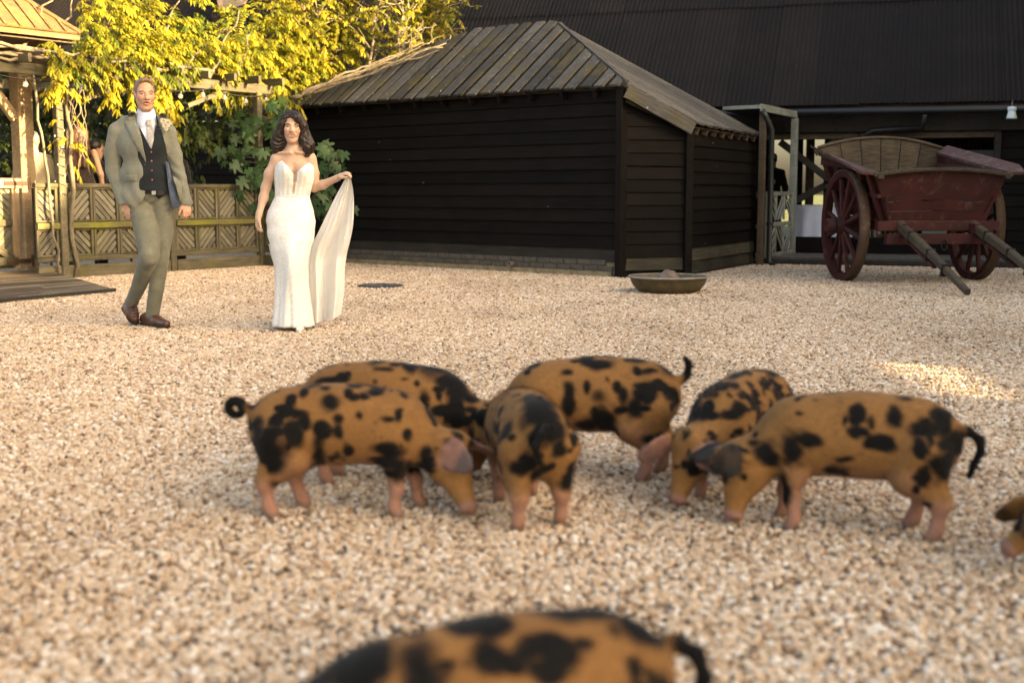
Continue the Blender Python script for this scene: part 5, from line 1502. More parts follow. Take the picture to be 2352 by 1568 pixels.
def head_skin(F, o, f, l, u, s=1.0, female=False, mouth_open=0.0, smile=0.0):
    """a head with a face; o centre, f forward, l image-right, u up"""
    f, l, u, o = [np.array(a, float) for a in (f, l, u, o)]
    A = np.stack([f, l, u], 1)
    def q(a, b_, c): return o + (f * a + l * b_ + u * c) * s
    E = lambda c, r, k=.02, op='+': F.ell(q(*c), np.array(r) * s, k * s, op, A)
    E((-.012, 0, .034), (.094, .074, .088))
    E((.02, 0, -.035), (.07, .060 if female else .057, .08), .03)
    E((.052, 0, -.103), (.022, .022 if female else .028, .018), .03)
    for sg in (-1, 1):
        F.cone(q(-.005, sg * .044, -.045), q(.045, sg * .017, -.1), .02 * s, .018 * s, .03 * s)
        E((.058, sg * .036, -.022), (.028, .024, .022), .03)           # cheekbone
        E((.074, sg * .03, .026), (.018, .028, .009), .016)            # brow
        E((.094, sg * .031, .005), (.012, .019, .010), .014, '-')      # socket
        E((.072, sg * .0305, .005), (.0145, .0155, .0115), .004)       # eyeball and lids
        E((-.012, sg * .077, -.004), (.022, .011, .034), .008)         # ear
        E((-.006, sg * .088, -.002), (.011, .006, .02), .006, '-')
    nz = .82 if female else 1.0
    F.cone(q(.083, 0, .02), q(.108 - (.006 if female else 0), 0, -.024), .0085 * s * nz, .0125 * s * nz, .014 * s)
    E((.111 - (.007 if female else 0), 0, -.028), (.011 * nz, .012 * nz, .010 * nz), .01)
    for sg in (-1, 1): E((.094, sg * .0145, -.031), (.012, .0085, .0075), .008)
    E((.082, 0, -.062), (.014, .030 + .006 * smile, .014), .015)
    E((.091, 0, -.053), (.0085, .023 + .006 * smile, .0052), .006)
    E((.087, 0, -.071 - mouth_open * .004), (.0085, .020 + .005 * smile, .0065), .006)
    E((.097, 0, -.0615 - mouth_open * .002), (.012, .020 + .006 * smile, .0022 + .0035 * mouth_open), .002, '-')
    return q
def paint_head(v, col, o, f, l, u, s, lips, brow, teeth=False, smile=0, brow_w=.0055, eye=(.02, .016, .014), lid=None):
    f, l, u, o = [np.array(a, float) for a in (f, l, u, o)]
    d = (v - o) / s; a, b_, c = d @ f, d @ l, d @ u
    def put(mask, cc, amt=1.0):
        mm = (mask * amt)[:, None]; col[:] = col * (1 - mm) + np.array(cc) * mm
    front = sstep(.03, .05, a) * (np.abs(b_) < .075) * (np.abs(c) < .14)
    # flush on cheeks and nose
    for sg in (-1, 1): put(np.exp(-(((b_ - sg * .038) / .024) ** 2 + ((c + .03) / .022) ** 2)) * front, (.52, .2, .13), .32)
    put(np.exp(-((b_ / .014) ** 2 + ((c + .028) / .014) ** 2)) * front, (.55, .24, .17), .25)
    lp = sstep(1.25, .75, np.sqrt((b_ / (.025 + .006 * smile)) ** 2 + ((c + .062 - smile * .25 * np.abs(b_) * 1.0) / .0135) ** 2)) * front * sstep(.072, .08, a)
    put(lp, lips, .85)
    mo = sstep(1.2, .7, np.sqrt((b_ / (.018 + .007 * smile)) ** 2 + ((c + .0615) / .0042) ** 2)) * front
    put(mo, (.75, .68, .6) if teeth else (.03, .012, .01), .9)
    for sg in (-1, 1):
        bb = (b_ * sg - .034)
        put(sstep(1.2, .75, np.sqrt((bb / .0195) ** 2 + ((c - .0285 + bb * bb * 9 + bb * .06) / brow_w) ** 2)) * front, brow, .85)
        if lid is not None: put(sstep(1.3, .7, np.sqrt((bb / .018) ** 2 + ((c - .012) / .008) ** 2)) * front, lid, .55)
        put(sstep(1.2, .8, np.sqrt(((bb - .001) / .0125) ** 2 + ((c - .004) / .0045) ** 2)) * front, (.26, .22, .2), .7)  # whites darkened: socket shade is put into the colour
        put(sstep(1.2, .7, np.sqrt((bb / .0145) ** 2 + ((c - .0095) / .0032) ** 2)) * front, brow, .9)
        put(sstep(1.2, .7, np.sqrt(((bb + .0) / .0058) ** 2 + ((c - .0045) / .0052) ** 2)) * front, eye, .95)
        put(sstep(1.25, .7, np.sqrt(((b_ * sg - .0125) / .005) ** 2 + ((c + .036) / .0035) ** 2)) * front, (.2, .07, .05), .6)
def hand(F, W, d, n, th, s=1.0, curl=.5, spread=1.0, r=.0092):
    """hand from wrist W along d; n = back of hand normal, th = thumb side direction"""
    d = Vector(d).normalized(); n = Vector(n); n = (n - d * n.dot(d)).normalized(); th = Vector(th); th = (th - d * th.dot(d) - n * th.dot(n)).normalized()
    W = Vector(W)
    F.cone(W - d * .03 * s, W + d * .02 * s, .026 * s, .027 * s, .015)
    F.ell(W + d * .05 * s, (.05 * s, .04 * s, .0165 * s), .012, A=np.stack([np.array(d), np.array(th), np.array(n)], 1))
    for i, (o, L) in enumerate(((.029, .07), (.010, .078), (-.010, .073), (-.028, .058))):
        b0 = W + d * (.088 - .006 * abs(i - 1)) * s + th * o * s
        c = curl * (1 + .12 * i)
        d1 = (d * math.cos(c * .6) - n * math.sin(c * .6) + th * o * 1.5 * spread).normalized(); d2 = (d * math.cos(c * 1.5) - n * math.sin(c * 1.5) + th * o * 1.2).normalized(); d3 = (d * math.cos(c * 2.1) - n * math.sin(c * 2.1)).normalized()
        p1 = b0 + d1 * L * .45 * s; p2 = p1 + d2 * L * .32 * s; p3 = p2 + d3 * L * .26 * s
        F.chain([b0 - d * .015 * s, b0, p1, p2, p3], [r * s, r * 1.05 * s, r * s, r * .92 * s, r * .78 * s], .004)
    b0 = W + d * .025 * s + th * .03 * s
    d1 = (d * .72 + th * .62 - n * .25).normalized(); d2 = (d * .9 + th * .25 - n * .35).normalized()
    F.chain([b0, b0 + d1 * .035 * s, b0 + d1 * .035 * s + d2 * .032 * s, b0 + d1 * .035 * s + d2 * .055 * s], [.015 * s, .0115 * s, .0102 * s, .008 * s], .008)
def poly_sd(px, py, poly):
    """signed distance (negative inside) of points to a polygon"""
    d = np.full(px.shape, 1e9, np.float32); ins = np.zeros(px.shape, bool); n = len(poly)
    for i in range(n):
        ax_, ay = poly[i]; bx_, by = poly[(i + 1) % n]
        ex, ey = bx_ - ax_, by - ay; wx, wy = px - ax_, py - ay
        t = np.clip((wx * ex + wy * ey) / (ex * ex + ey * ey + 1e-9), 0, 1)
        d = np.minimum(d, (wx - ex * t) ** 2 + (wy - ey * t) ** 2)
        cond = ((ay <= py) & (by > py)) | ((by <= py) & (ay > py))
        with np.errstate(divide='ignore', invalid='ignore'):
            xi = ax_ + (py - ay) / (by - ay + (1e-9 if by == ay else 0)) * ex
        ins ^= cond & (px < xi)
    d = np.sqrt(d); return np.where(ins, -d, d)
class Front:
    """front-view pattern frame of one figure: drawing units on the upright plane at depth Y, depth runs along the figure's own sight direction"""
    def __init__(s, Y, cx, cy):
        s.Y = Y; p = P(1176, 440, Y); q = P(1176, 740, Y)
        s.kx = (P(1276, 500, Y).x - P(1176, 500, Y).x) / 100; s.z0 = p.z; s.kz = (p.z - q.z) / 300
        r = ray(cx, cy); s.dir = Vector((r.x / r.y, 1, r.z / r.y))
    def pt(s, x, y, dy=0.0):
        return Vector(((x - 1176) * s.kx, s.Y, s.z0 - (y - 440) * s.kz)) + s.dir * dy
    def at_depth(s, x, y, Yw): return s.pt(x, y, Yw - s.Y)
    def _sub(s, F, ymax):
        n = int(np.clip(math.ceil((ymax - F.lo[1]) / F.vox) + 1, 1, F.n[1]))
        X, Y, Z = F.ax[0][:, None, None], F.ax[1][None, :n, None], F.ax[2][None, None, :]
        px = (X - (Y - s.Y) * s.dir.x) / s.kx + 1176 + 0 * Z; py = 440 - (Z - (Y - s.Y) * s.dir.z - s.z0) / s.kz + 0 * X
        return n, Y, px, py
    def carve(s, F, poly, ymax):
        n, Y, px, py = s._sub(F, ymax)
        d = np.maximum(poly_sd(px, py, poly) * s.kx, Y - ymax); F.d[:, :n] = np.maximum(F.d[:, :n], -d)
    def keep(s, F, poly):
        n, Y, px, py = s._sub(F, 99); F.d = np.maximum(F.d, poly_sd(px, py, poly) * s.kx)
    def raise_(s, F, poly, h, ymax, soft=.004):
        n, Y, px, py = s._sub(F, ymax); F.d[:, :n] -= h * np.clip(-poly_sd(px, py, poly) * s.kx / soft, 0, 1)
    def hit(s, bvh, x, y):
        w = s.pt(x, y); return bvh.ray_cast(w - s.dir * .9, s.dir.normalized())[0]
def A3(p): return (p.x, p.y, p.z)

# ------------------------------------------------------------------ the man in tweed
T = Front(9.95, 345, 450); g = T.pt
gb0 = G(345, 752); gb0.z = 0
groom = thing('person', 'man in green tweed suit and dark waistcoat striding on the gravel', 'person', (T.pt(345, 750).x, 9.95, 0))
lo, hi = g(225, 775, -.45), g(460, 175, .5)
BX = ((g(225, 0).x - .1, 9.5, -.01), (g(460, 0).x + .06, 10.45, g(0, 175).z + .02))
HO = np.array(g(342, 223, -.02)); yw = R(24)
Hf = np.array((math.sin(yw), -math.cos(yw), -.05)); Hf /= np.linalg.norm(Hf); Hl = np.array((math.cos(yw), math.sin(yw), 0)); Hu = np.cross(Hl, Hf); Hu = Hu if Hu[2] > 0 else -Hu
HS = .97
F = Field(BX[0], BX[1], .0048)
F.chain([A3(g(342, 315, .03)), A3(g(340, 400, .03)), A3(g(347, 440, .03))], [.075, .075, .08], .03, (1.1, .75, 1))
F.chain([A3(g(342, 300, .02)), A3(g(343, 262, .005)), A3(g(341, 240, .0))], [.058, .053, .053], .03)
F.chain([A3(g(342, 300, .03)), A3(g(282, 304, .03)), A3(g(264, 385, .03)), A3(g(288, 462, -.04))], [.05, .05, .04, .03], .03)
F.chain([A3(g(342, 300, .03)), A3(g(393, 308, .03)), A3(g(411, 395, .05)), A3(g(428, 462, .02))], [.05, .05, .04, .03], .03)
KR, KL = g(341, 584, -.16), g(364, 598, -.02); AR_, AL_ = g(292, 704, .2), g(341, 724, .07)
F.chain([A3(g(325, 450, .02)), A3(g(334, 530, -.08)), A3(KR), A3(g(318, 645, .04)), A3(AR_)], [.06, .055, .045, .038, .034], .015); F.chain([A3(g(370, 450, .02)), A3(g(371, 530, .01)), A3(KL), A3(g(354, 660, .01)), A3(AL_)], [.06, .055, .045, .038, .034], .015)
hand(F, g(291, 468, -.05), g(299, 500, -.075) - g(291, 468, -.05), (-.35, -.9, .1), (.8, -.4, .1), .98, .55)
hand(F, g(428, 466, .02), g(432, 500, -.02) - g(428, 466, .02), (.5, -.7, .2), (-.6, -.6, .1), .9, .7)
head_skin(F, HO, Hf, Hl, Hu, HS, mouth_open=1.0)
v_, q_ = F.mesh(); v_ = relax(v_, q_, 1, .4)
SK = np.array((.50, .275, .185)); col = np.tile(SK, (len(v_), 1)) * (1 + .03 * vnoise(v_, 12, 2))[:, None]
paint_head(v_, col, HO, Hf, Hl, Hu, HS, (.36, .13, .1), (.10, .055, .03), brow_w=.0048, eye=(.02, .02, .022))
hm = (v_[:, 2] < g(0, 455).z); col[hm] = col[hm] * .9 + np.array((.42, .17, .11)) * .1
skin_mesh('body', v_, q_, M['skin'], groom, col)
# hair
F = Field(HO - .16, HO + .17, .0045); A = np.stack([Hf, Hl, Hu], 1)
def hq(a, b_, c): return HO + (Hf * a + Hl * b_ + Hu * c) * HS
F.ell(hq(-.02, 0, .04), np.array((.1, .0815, .094)) * HS, .01, A=A)
F.ell(hq(.04, 0, .108), np.array((.035, .045, .02)) * HS, .03, A=A)
F.ell(hq(.098, 0, .0), np.array((.085, .088, .112)) * HS, .012, '-', A=A)
F.ell(hq(.03, 0, -.115), np.array((.12, .12, .1)) * HS, .01, '-', A=A)
for sg in (-1, 1): F.ell(hq(-.008, sg * .09, -.02), np.array((.03, .03, .042)) * HS, .006, '-', A=A)
v_, q_ = F.mesh(); nv = vnormals(v_, q_); v_ = v_ + nv * (.0025 * vnoise(v_ * np.array((1, 1, .6)), 90, 3))[:, None]
skin_mesh('hair', v_, q_, hair_mat('light_brown_hair', (.11, .062, .032), (.25, .15, .085), .5), groom)
# trousers
F = Field((BX[0][0], BX[0][1], .03), (BX[1][0], BX[1][1], g(0, 425).z), .006)
F.ell(g(348, 447, .02), (.165, .12, .1), .04)
F.chain([A3(g(322, 458, .01)), A3(g(336, 530, -.07)), A3(KR), A3(g(318, 645, .04)), A3(g(294, 700, .19))], [.1, .092, .075, .06, .052], .008)
F.chain([A3(g(375, 462, .03)), A3(g(373, 530, .01)), A3(KL), A3(g(354, 660, .01)), A3(g(342, 724, .07))], [.094, .082, .069, .059, .054], .007)
F.cone(A3(KR + V(.0, -.015, .0)), A3(KR + V(0, -.015, -.03)), .066, .062, .02)
X, Y, Z = F.grid(); F.d = np.maximum(F.d, Z - g(0, 434).z)
v_, q_ = F.mesh(); v_ = relax(v_, q_, 2); nv = vnormals(v_, q_)
zk = KR.z; kn = np.exp(-((v_[:, 2] - zk + .04) / .13) ** 2); an = np.exp(-((v_[:, 2] - .16) / .09) ** 2); cr = np.exp(-((v_[:, 2] - g(0, 470).z) / .09) ** 2)
fold = np.sin(v_[:, 2] * 95 + v_[:, 0] * 45 + 2 * vnoise(v_, 6, 4)); fold2 = np.sin(v_[:, 2] * 120 - v_[:, 0] * 60 + 2 * vnoise(v_, 7, 6))
v_ = v_ + nv * (.0045 * vnoise(v_ * np.array((1, 1, .4)), 16, 1) + .003 * fold * (kn * .7 + .9 * an) * sstep(-.3, .6, vnoise(v_, 9, 12)) + .003 * fold2 * cr)[:, None]
skin_mesh('trousers', v_, q_, M['tweed_trouser'], groom)
# shirt
F = Field(A3(g(300, 375, -.3)), A3(g(400, 245, .25)), .0055)
F.lo[1] = 9.7
F = Field((g(300, 0).x - .04, 9.70, g(0, 375).z), (g(400, 0).x + .04, 10.2, g(0, 245).z), .0055)
F.ell(g(342, 335, .0), (.17, .118, .15), .03); F.cone(g(343, 292, .015), g(343, 268, .012), .085, .07, .03)
F.chain([A3(g(343, 275, .014)), A3(g(343, 264, .01))], [.07, .069], .01)
v_, q_ = F.mesh(); v_ = relax(v_, q_, 2); skin_mesh('shirt', v_, q_, M['shirt'], groom); shirt_b = BVHTree.FromPolygons([tuple(a) for a in v_], [tuple(a) for a in q_])
def patch(bvh, poly, offs, thick, name, mat, parent, n=18, fallback=None, y0=9.0):
    """cloth piece cut to a front-view outline and laid on the surface behind it"""
    xs = [p[0] for p in poly]; ys = [p[1] for p in poly]; mbp = MB(); idx = {}
    x0, x1, ya, yb = min(xs), max(xs), min(ys), max(ys)
    st = max(x1 - x0, yb - ya) / n; nx = int((x1 - x0) / st) + 1; ny = int((yb - ya) / st) + 1
    def pos(x, y):
        h_ = T.hit(bvh, x, y)
        return (h_ - T.dir * offs) if h_ else T.pt(x, y, -.1)
    arr = np.array([[x0 + i * st, ya + j * st] for i in range(nx + 1) for j in range(ny + 1)])
    sd_ = poly_sd(arr[:, 0], arr[:, 1], poly)
    # pull outside points to the outline
    pts = []
    for (x, y), d in zip(arr, sd_):
        if d > 0:
            best = None
            for i in range(len(poly)):
                a, c = np.array(poly[i], float), np.array(poly[(i + 1) % len(poly)], float); t = np.clip(np.dot(np.array((x, y)) - a, c - a) / (np.dot(c - a, c - a) + 1e-9), 0, 1); q = a + (c - a) * t
                dd = np.hypot(*(q - (x, y)))
                if best is None or dd < best[0]: best = (dd, q)
            pts.append(tuple(best[1]))
        else: pts.append((x, y))
    W_ = [pos(x, y) for x, y in pts]
    base = len(W_); vs_ = W_ + [p + Vector((0, thick, 0)) for p in W_]; fs = []
    for i in range(nx):
        for j in range(ny):
            a, b_, c, d = i * (ny + 1) + j, (i + 1) * (ny + 1) + j, (i + 1) * (ny + 1) + j + 1, i * (ny + 1) + j + 1
            if min(sd_[a], sd_[b_], sd_[c], sd_[d]) < st * .3:
                fs.append((a, b_, c, d)); fs.append((base + d, base + c, base + b_, base + a))
    mbp.add(vs_, fs)
    return mbp.build(name, mat, parent, True)
for poly in ([(322, 262), (333, 268), (345, 281), (334, 296), (323, 282)], [(364, 266), (355, 270), (350, 281), (358, 297), (366, 284)]):
    patch(shirt_b, poly, .012, .01, 'collar', M['shirt'], groom)
patch(shirt_b, [(344, 281), (354, 281), (356, 290), (360, 320), (353, 345), (344, 320), (345, 290)], .012, .012, 'tie', M['tie'], groom)
patch(shirt_b, [(343, 280), (355, 280), (354, 292), (346, 292)], .022, .014, 'tie_knot', M['tie'], groom)
# waistcoat
F = Field((g(290, 0).x - .04, 9.66, g(0, 470).z), (g(420, 0).x + .04, 10.2, g(0, 265).z), .0055)
F.ell(g(342, 335, .0), (.182, .13, .17), .03); F.ell(g(346, 405, .0), (.168, .125, .16), .06); F.ell(g(350, 440, .0), (.165, .13, .09), .05)
T.carve(F, [(318, 262), (322, 284), (352, 345), (366, 284), (372, 255)], 9.98)
T.keep(F, [(300, 255), (400, 255), (404, 445), (384, 446), (366, 458), (346, 438), (300, 436)])
v_, q_ = F.mesh(); v_ = relax(v_, q_, 1); skin_mesh('waistcoat', v_, q_, M['waistcoat'], groom); wb = BVHTree.FromPolygons([tuple(a) for a in v_], [tuple(a) for a in q_])
def button(bvh, x, y, r, name, mat):
    h_ = T.hit(bvh, x, y); p = h_ if h_ else T.pt(x, y, -.13)
    MB().lathe([(0, -.004), (r * .8, -.005), (r, -.001), (r, .004)], p, 12, Matrix((Vector((1, 0, 0)), Vector((0, 0, 1)), Vector((0, 1, 0)))).transposed()).build(name, mat, groom, True)
redb = mat_plain('red_button', (.25, .07, .06), .4)
for y in (352, 372, 393, 414): button(wb, 352, y, .0075, 'waistcoat_button', redb)
MB().beam(g(330, 440, -.095), g(378, 444, -.11), .012, .035).build('belt', M['sole'], groom)
MB().box(g(355, 443, -.125), (.03, .008, .028)).build('buckle', mat_plain('steel_buckle', (.5, .48, .45), .3, .8), groom)
# jacket
F = Field((g(228, 0).x - .05, 9.6, g(0, 495).z), (g(462, 0).x + .05, 10.3, g(0, 248).z), .0055)
F.ell(g(336, 332, .015), (.205, .145, .175), .04); F.ell(g(333, 405, .015), (.178, .137, .17), .06); F.ell(g(332, 455, .015), (.192, .148, .15), .05)
F.chain([A3(g(343, 277, .04)), A3(g(300, 290, .025)), A3(g(278, 303, .02))], [.06, .062, .066], .035); F.chain([A3(g(343, 277, .04)), A3(g(378, 290, .025)), A3(g(391, 306, .02))], [.06, .06, .062], .035)
F.ell(g(398, 440, -.06), (.075, .05, .12), .04)
T.carve(F, [(324, 240), (320, 270), (321, 281), (332, 322), (340, 364), (343, 394), (342, 421), (334, 450), (318, 474), (306, 500), (430, 500), (417, 478), (412, 452), (401, 416), (391, 380), (385, 345), (375, 295), (368, 272), (362, 240)], 9.985)
T.keep(F, [(225, 240), (460, 240), (460, 470), (424, 477), (404, 480), (360, 478), (316, 482), (285, 479), (225, 470)])
T.raise_(F, [(320, 264), (321, 281), (332, 322), (340, 364), (342, 378), (322, 345), (303, 308), (293, 283), (299, 275), (308, 262)], .008, 9.97)
T.raise_(F, [(368, 266), (375, 295), (385, 345), (390, 372), (397, 340), (402, 305), (397, 284), (380, 264)], .008, 9.97)
T.raise_(F, [(290, 404), (318, 404), (316, 417), (290, 416)], .006, 9.97)
# sleeves after the cut so that they stay whole
F.chain([A3(g(277, 306, .02)), A3(g(264, 352, .025)), A3(g(264, 392, .03)), A3(g(286, 467, -.045))], [.068, .063, .057, .047], .018)
F.chain([A3(g(391, 309, .02)), A3(g(404, 355, .04)), A3(g(412, 398, .05)), A3(g(428, 466, .025))], [.062, .059, .053, .046], .018)
X, Y, Z = F.grid(); F.d = np.maximum(F.d, np.where(X < g(312, 0).x, g(0, 470).z - Z, -1))
v_, q_ = F.mesh(); v_ = relax(v_, q_, 1, .45); nv = vnormals(v_, q_)
sl_l = (v_[:, 0] < g(288, 0).x); sl_r = (v_[:, 0] > g(394, 0).x)
fold = np.sin(v_[:, 2] * 88 + v_[:, 0] * 70 + 2.2 * vnoise(v_, 7, 4)); elb = np.exp(-((v_[:, 2] - g(0, 392).z) / .16) ** 2)
v_ = v_ + nv * (.004 * vnoise(v_ * np.array((1, 1, .5)), 15, 2) + (sl_l | sl_r) * .0045 * fold * (.1 + elb) * sstep(-.4, .5, vnoise(v_, 10, 13)) + .003 * np.sin(v_[:, 0] * 60 + v_[:, 2] * 25 + 2 * vnoise(v_, 5, 9)) * sstep(g(0, 330).z, g(0, 420).z, v_[:, 2]))[:, None]
jk = skin_mesh('jacket', v_, q_, M['tweed'], groom); jb = BVHTree.FromPolygons([tuple(a) for a in v_], [tuple(a) for a in q_])
for y in (382, 417): button(jb, 337, y, .011, 'jacket_button', M['brass'])
patch(jb, [(318, 262), (321, 281), (331, 322), (339, 364), (340, 376), (322, 345), (303, 308), (293, 284), (305, 284), (306, 262)], .009, .014, 'lapel', M['tweed'], groom, 34)
patch(jb, [(306, 260), (318, 262), (320, 276), (305, 281), (299, 274)], .014, .014, 'lapel', M['tweed'], groom, 16)
patch(jb, [(369, 268), (377, 295), (386, 345), (391, 374), (399, 340), (404, 305), (398, 284), (382, 264)], .009, .014, 'lapel', M['tweed'], groom, 30)
patch(jb, [(286, 405), (317, 404), (315, 417), (287, 418)], .008, .014, 'pocket_flap', M['tweed'], groom, 20)
# open jacket front: lining turned towards the viewer
mb = MB(); cA = [(384, 372), (386, 400), (388, 430), (391, 455), (395, 479)]; cB = [(389, 376), (396, 406), (403, 432), (409, 455), (413, 477)]
N = 4
for (xa, y1), (xb, y2) in zip(cA, cB):
    for k in range(N + 1):
        t = k / N; mb.v.append(tuple(g(lerp(xa, xb, t), lerp(y1, y2, t), -.085 + .03 * t)))
for i in range(4):
    for k in range(N): a = i * (N + 1) + k; mb.f.append((a, a + 1, a + N + 2, a + N + 1)); mb.m.append(0)
lin = mb.build('lining', M['lining'], groom, True); sm = lin.modifiers.new('thickness', 'SOLIDIFY'); sm.thickness = .006
# shoes
def shoe(name, heel, toe, ank, lift=0.0):
    F = Field(np.minimum(np.array(heel), np.array(toe)) - .13, np.maximum(np.maximum(np.array(heel), np.array(toe)), np.array(ank)) + .1, .0055)
    h_, t_ = Vector(heel), Vector(toe); d = (t_ - h_).normalized(); L = (t_ - h_).length; lat = d.cross(Vector((0, 0, 1))).normalized(); up = lat.cross(d)
    F.chain([A3(h_ + d * .04 + up * .042), A3(h_ + d * L * .55 + up * .038), A3(t_ - d * .045 + up * .03)], [.04, .042, .032], .03)
    F.cone(A3(h_ + d * .05 + up * .05), A3(Vector(ank)), .042, .045, .03); F.cone(A3(h_ + d * .1 + up * .06), A3(h_ + d * L * .6 + up * .04), .04, .036, .03)
    X, Y, Z = F.grid(); dz = (X - h_.x) * up.x + (Y - h_.y) * up.y + (Z - h_.z) * up.z; F.d = np.maximum(F.d, .012 - dz)
    v_, q_ = F.mesh(); v_ = relax(v_, q_, 1); o = skin_mesh(name, v_, q_, M['brown_leather'], groom)
    mb = MB(); prof = [(0, .036), (.12, .04), (.35, .036), (.6, .045), (.8, .043), (.93, .03), (1.0, .008)]
    ring = [(t, w) for t, w in prof] + [(t, -w) for t, w in reversed(prof)]
    a = [h_ + d * (t * L) + lat * w - up * .0 for t, w in ring]; k = len(a)
    mb.add(a + [p + up * .014 for p in a], [tuple(range(k)), tuple(range(2 * k - 1, k - 1, -1))] + [(i, k + i, k + (i + 1) % k, (i + 1) % k) for i in range(k)])
    mb.box(h_ + d * .035 - up * .008, (.07, .06, .02), Matrix((d, lat, up)).transposed())
    mb.build('sole', M['sole'], o)
    for i in range(4):
        c = h_ + d * (.13 + .025 * i) + up * (.094 - .011 * i); MB().tube([c - lat * .022, c + up * .006, c + lat * .022], .003, 5).build('lace', M['sole'], o, True)
toeR = G(313, 750); toeR.z = .012; heelR = g(279, 714, .27)
shoe('shoe', heelR, toeR, AR_ - V(0, 0, .02))
hl, tl = G(329, 747), G(388, 757)
shoe('shoe', Vector((hl.x, hl.y, .012)), Vector((tl.x, tl.y, .012)), AL_ - V(0, 0, .02))
# buttonhole flowers pinned to the lapel
bh = thing('buttonhole', 'cream rose buttonhole on the tweed lapel', 'flowers', g(386, 290, -.16))
mcr = mat_plain('cream_petals', (.62, .55, .42), .7, nscale=30, namt=.12); mgr = mat_plain('buttonhole_leaf', (.09, .13, .05), .6)
for (x, y, r) in ((381, 284, .026), (391, 288, .03), (384, 294, .021), (387, 301, .017)):
    c = g(x, y, -.158); mb = MB()
    for L_ in range(3):
        for k in range(5):
            a = k * 2 * math.pi / 5 + L_ * .6; rr2 = r * (.35 + .3 * L_)
            e = Vector((math.cos(a), -.5 + .25 * L_, math.sin(a))); s_ = Vector((-math.sin(a), 0, math.cos(a)))
            b0 = c + Vector((0, .0, 0)); tip = c + Vector((math.cos(a) * rr2, -.016 + .009 * L_, math.sin(a) * rr2)); mid = c + Vector((math.cos(a) * rr2 * .7, -.008 + .006 * L_, math.sin(a) * rr2 * .7))
            mb.add([b0, mid - s_ * rr2 * .55, tip - s_ * rr2 * .25, tip + s_ * rr2 * .25, mid + s_ * rr2 * .55], [(0, 1, 2, 3, 4)])
    mb.build('rose', mcr, bh, True)
for k in range(7):
    a = k * .9; c = g(386 + 6 * math.cos(a), 294 + 8 * math.sin(a), -.15); e = Vector((math.cos(a), -.2, -math.sin(a)))
    MB().add([c, c + e * .02 + V(.006, 0, .006), c + e * .038, c + e * .02 - V(.006, 0, .006)], [(0, 1, 2, 3)]).build('leaf', mgr, bh)

# ------------------------------------------------------------------ the woman in the white gown
T = Front(9.78, 690, 480); g = T.pt
bride = thing('person', 'woman in strapless white lace gown holding up her train', 'person', (g(672, 750).x, 9.78, 0))
HO = np.array(g(676, 296, -.02)); yw = R(7); rl = R(3)
Hf = np.array((math.sin(yw), -math.cos(yw), -.04)); Hf /= np.linalg.norm(Hf); Hl = np.array((math.cos(yw), math.sin(yw), -math.sin(rl))); Hl -= Hf * (Hl @ Hf); Hl /= np.linalg.norm(Hl); Hu = np.cross(Hl, Hf); Hu = Hu if Hu[2] > 0 else -Hu
HS = .93
F = Field((g(565, 0).x - .03, 9.45, g(0, 560).z), (g(825, 0).x + .03, 10.1, g(0, 240).z), .0045)
F.chain([A3(g(677, 372, .02)), A3(g(678, 345, .015)), A3(g(677, 318, .01))], [.062, .05, .049], .03)
F.ell(g(677, 388, .025), (.125, .085, .1), .04); F.ell(g(674, 440, .02), (.11, .08, .13), .06); F.ell(g(670, 500, .02), (.14, .1, .12), .06)
F.chain([A3(g(640, 365, .02)), A3(g(677, 355, .025)), A3(g(713, 362, .02))], [.043, .045, .043], .05)
for x in (657, 698): F.ell(g(x, 394, -.05), (.055, .05, .055), .04)
ELR, WRR = g(612, 430, .04), g(595, 492, -.02); ELL, WRL = g(723, 430, .05), g(775, 410, -.06)
F.chain([A3(g(637, 370, .02)), A3(g(622, 400, .025)), A3(ELR), A3(g(606, 455, .02)), A3(WRR)], [.042, .039, .033, .032, .023], .03)
F.chain([A3(g(716, 368, .02)), A3(g(722, 400, .03)), A3(ELL), A3(g(742, 425, .01)), A3(WRL)], [.046, .042, .036, .034, .023], .02)
for sx in (-1, 1): F.cone(A3(g(677 + sx * 8, 352, -.055)), A3(g(677 + sx * 34, 353, -.025)), .007, .006, .03)
hand(F, g(594, 497, -.025), g(587, 530, -.03) - g(594, 497, -.025), (-.9, -.35, 0), (.35, -.8, .1), .84, .75, r=.0088)
hand(F, g(779, 408, -.065), g(800, 396, -.1) - g(779, 408, -.065), (-.15, -.35, .95), (-.2, -.9, -.3), .84, .95, r=.0088)
head_skin(F, HO, Hf, Hl, Hu, HS, True, mouth_open=.8, smile=1.0)
v_, q_ = F.mesh(); v_ = relax(v_, q_, 1, .45)
SK = np.array((.56, .36, .26)); col = np.tile(SK, (len(v_), 1)) * (1 + .03 * vnoise(v_, 11, 2))[:, None]
paint_head(v_, col, HO, Hf, Hl, Hu, HS, (.26, .055, .05), (.035, .02, .014), teeth=True, smile=1.0, brow_w=.006, eye=(.02, .013, .01), lid=(.22, .11, .08))
skin_mesh('body', v_, q_, M['skin'], bride, col)
# hair: parted, swept over one shoulder
F = Field(HO - np.array((.28, .2, .3)), HO + np.array((.28, .25, .18)), .005); A = np.stack([Hf, Hl, Hu], 1)
def hq(a, b_, c): return HO + (Hf * a + Hl * b_ + Hu * c) * HS
F.ell(hq(-.022, 0, .04), np.array((.105, .094, .098)) * HS, .01, A=A)
F.ell(hq(-.05, 0, -.03), np.array((.07, .095, .11)) * HS, .03, A=A)
F.ell(hq(.1, -.004, -.03), np.array((.085, .066, .108)) * HS, .012, '-', A=A)
F.ell(hq(.075, -.018, .045), np.array((.05, .05, .04)) * HS, .012, '-', A=A)
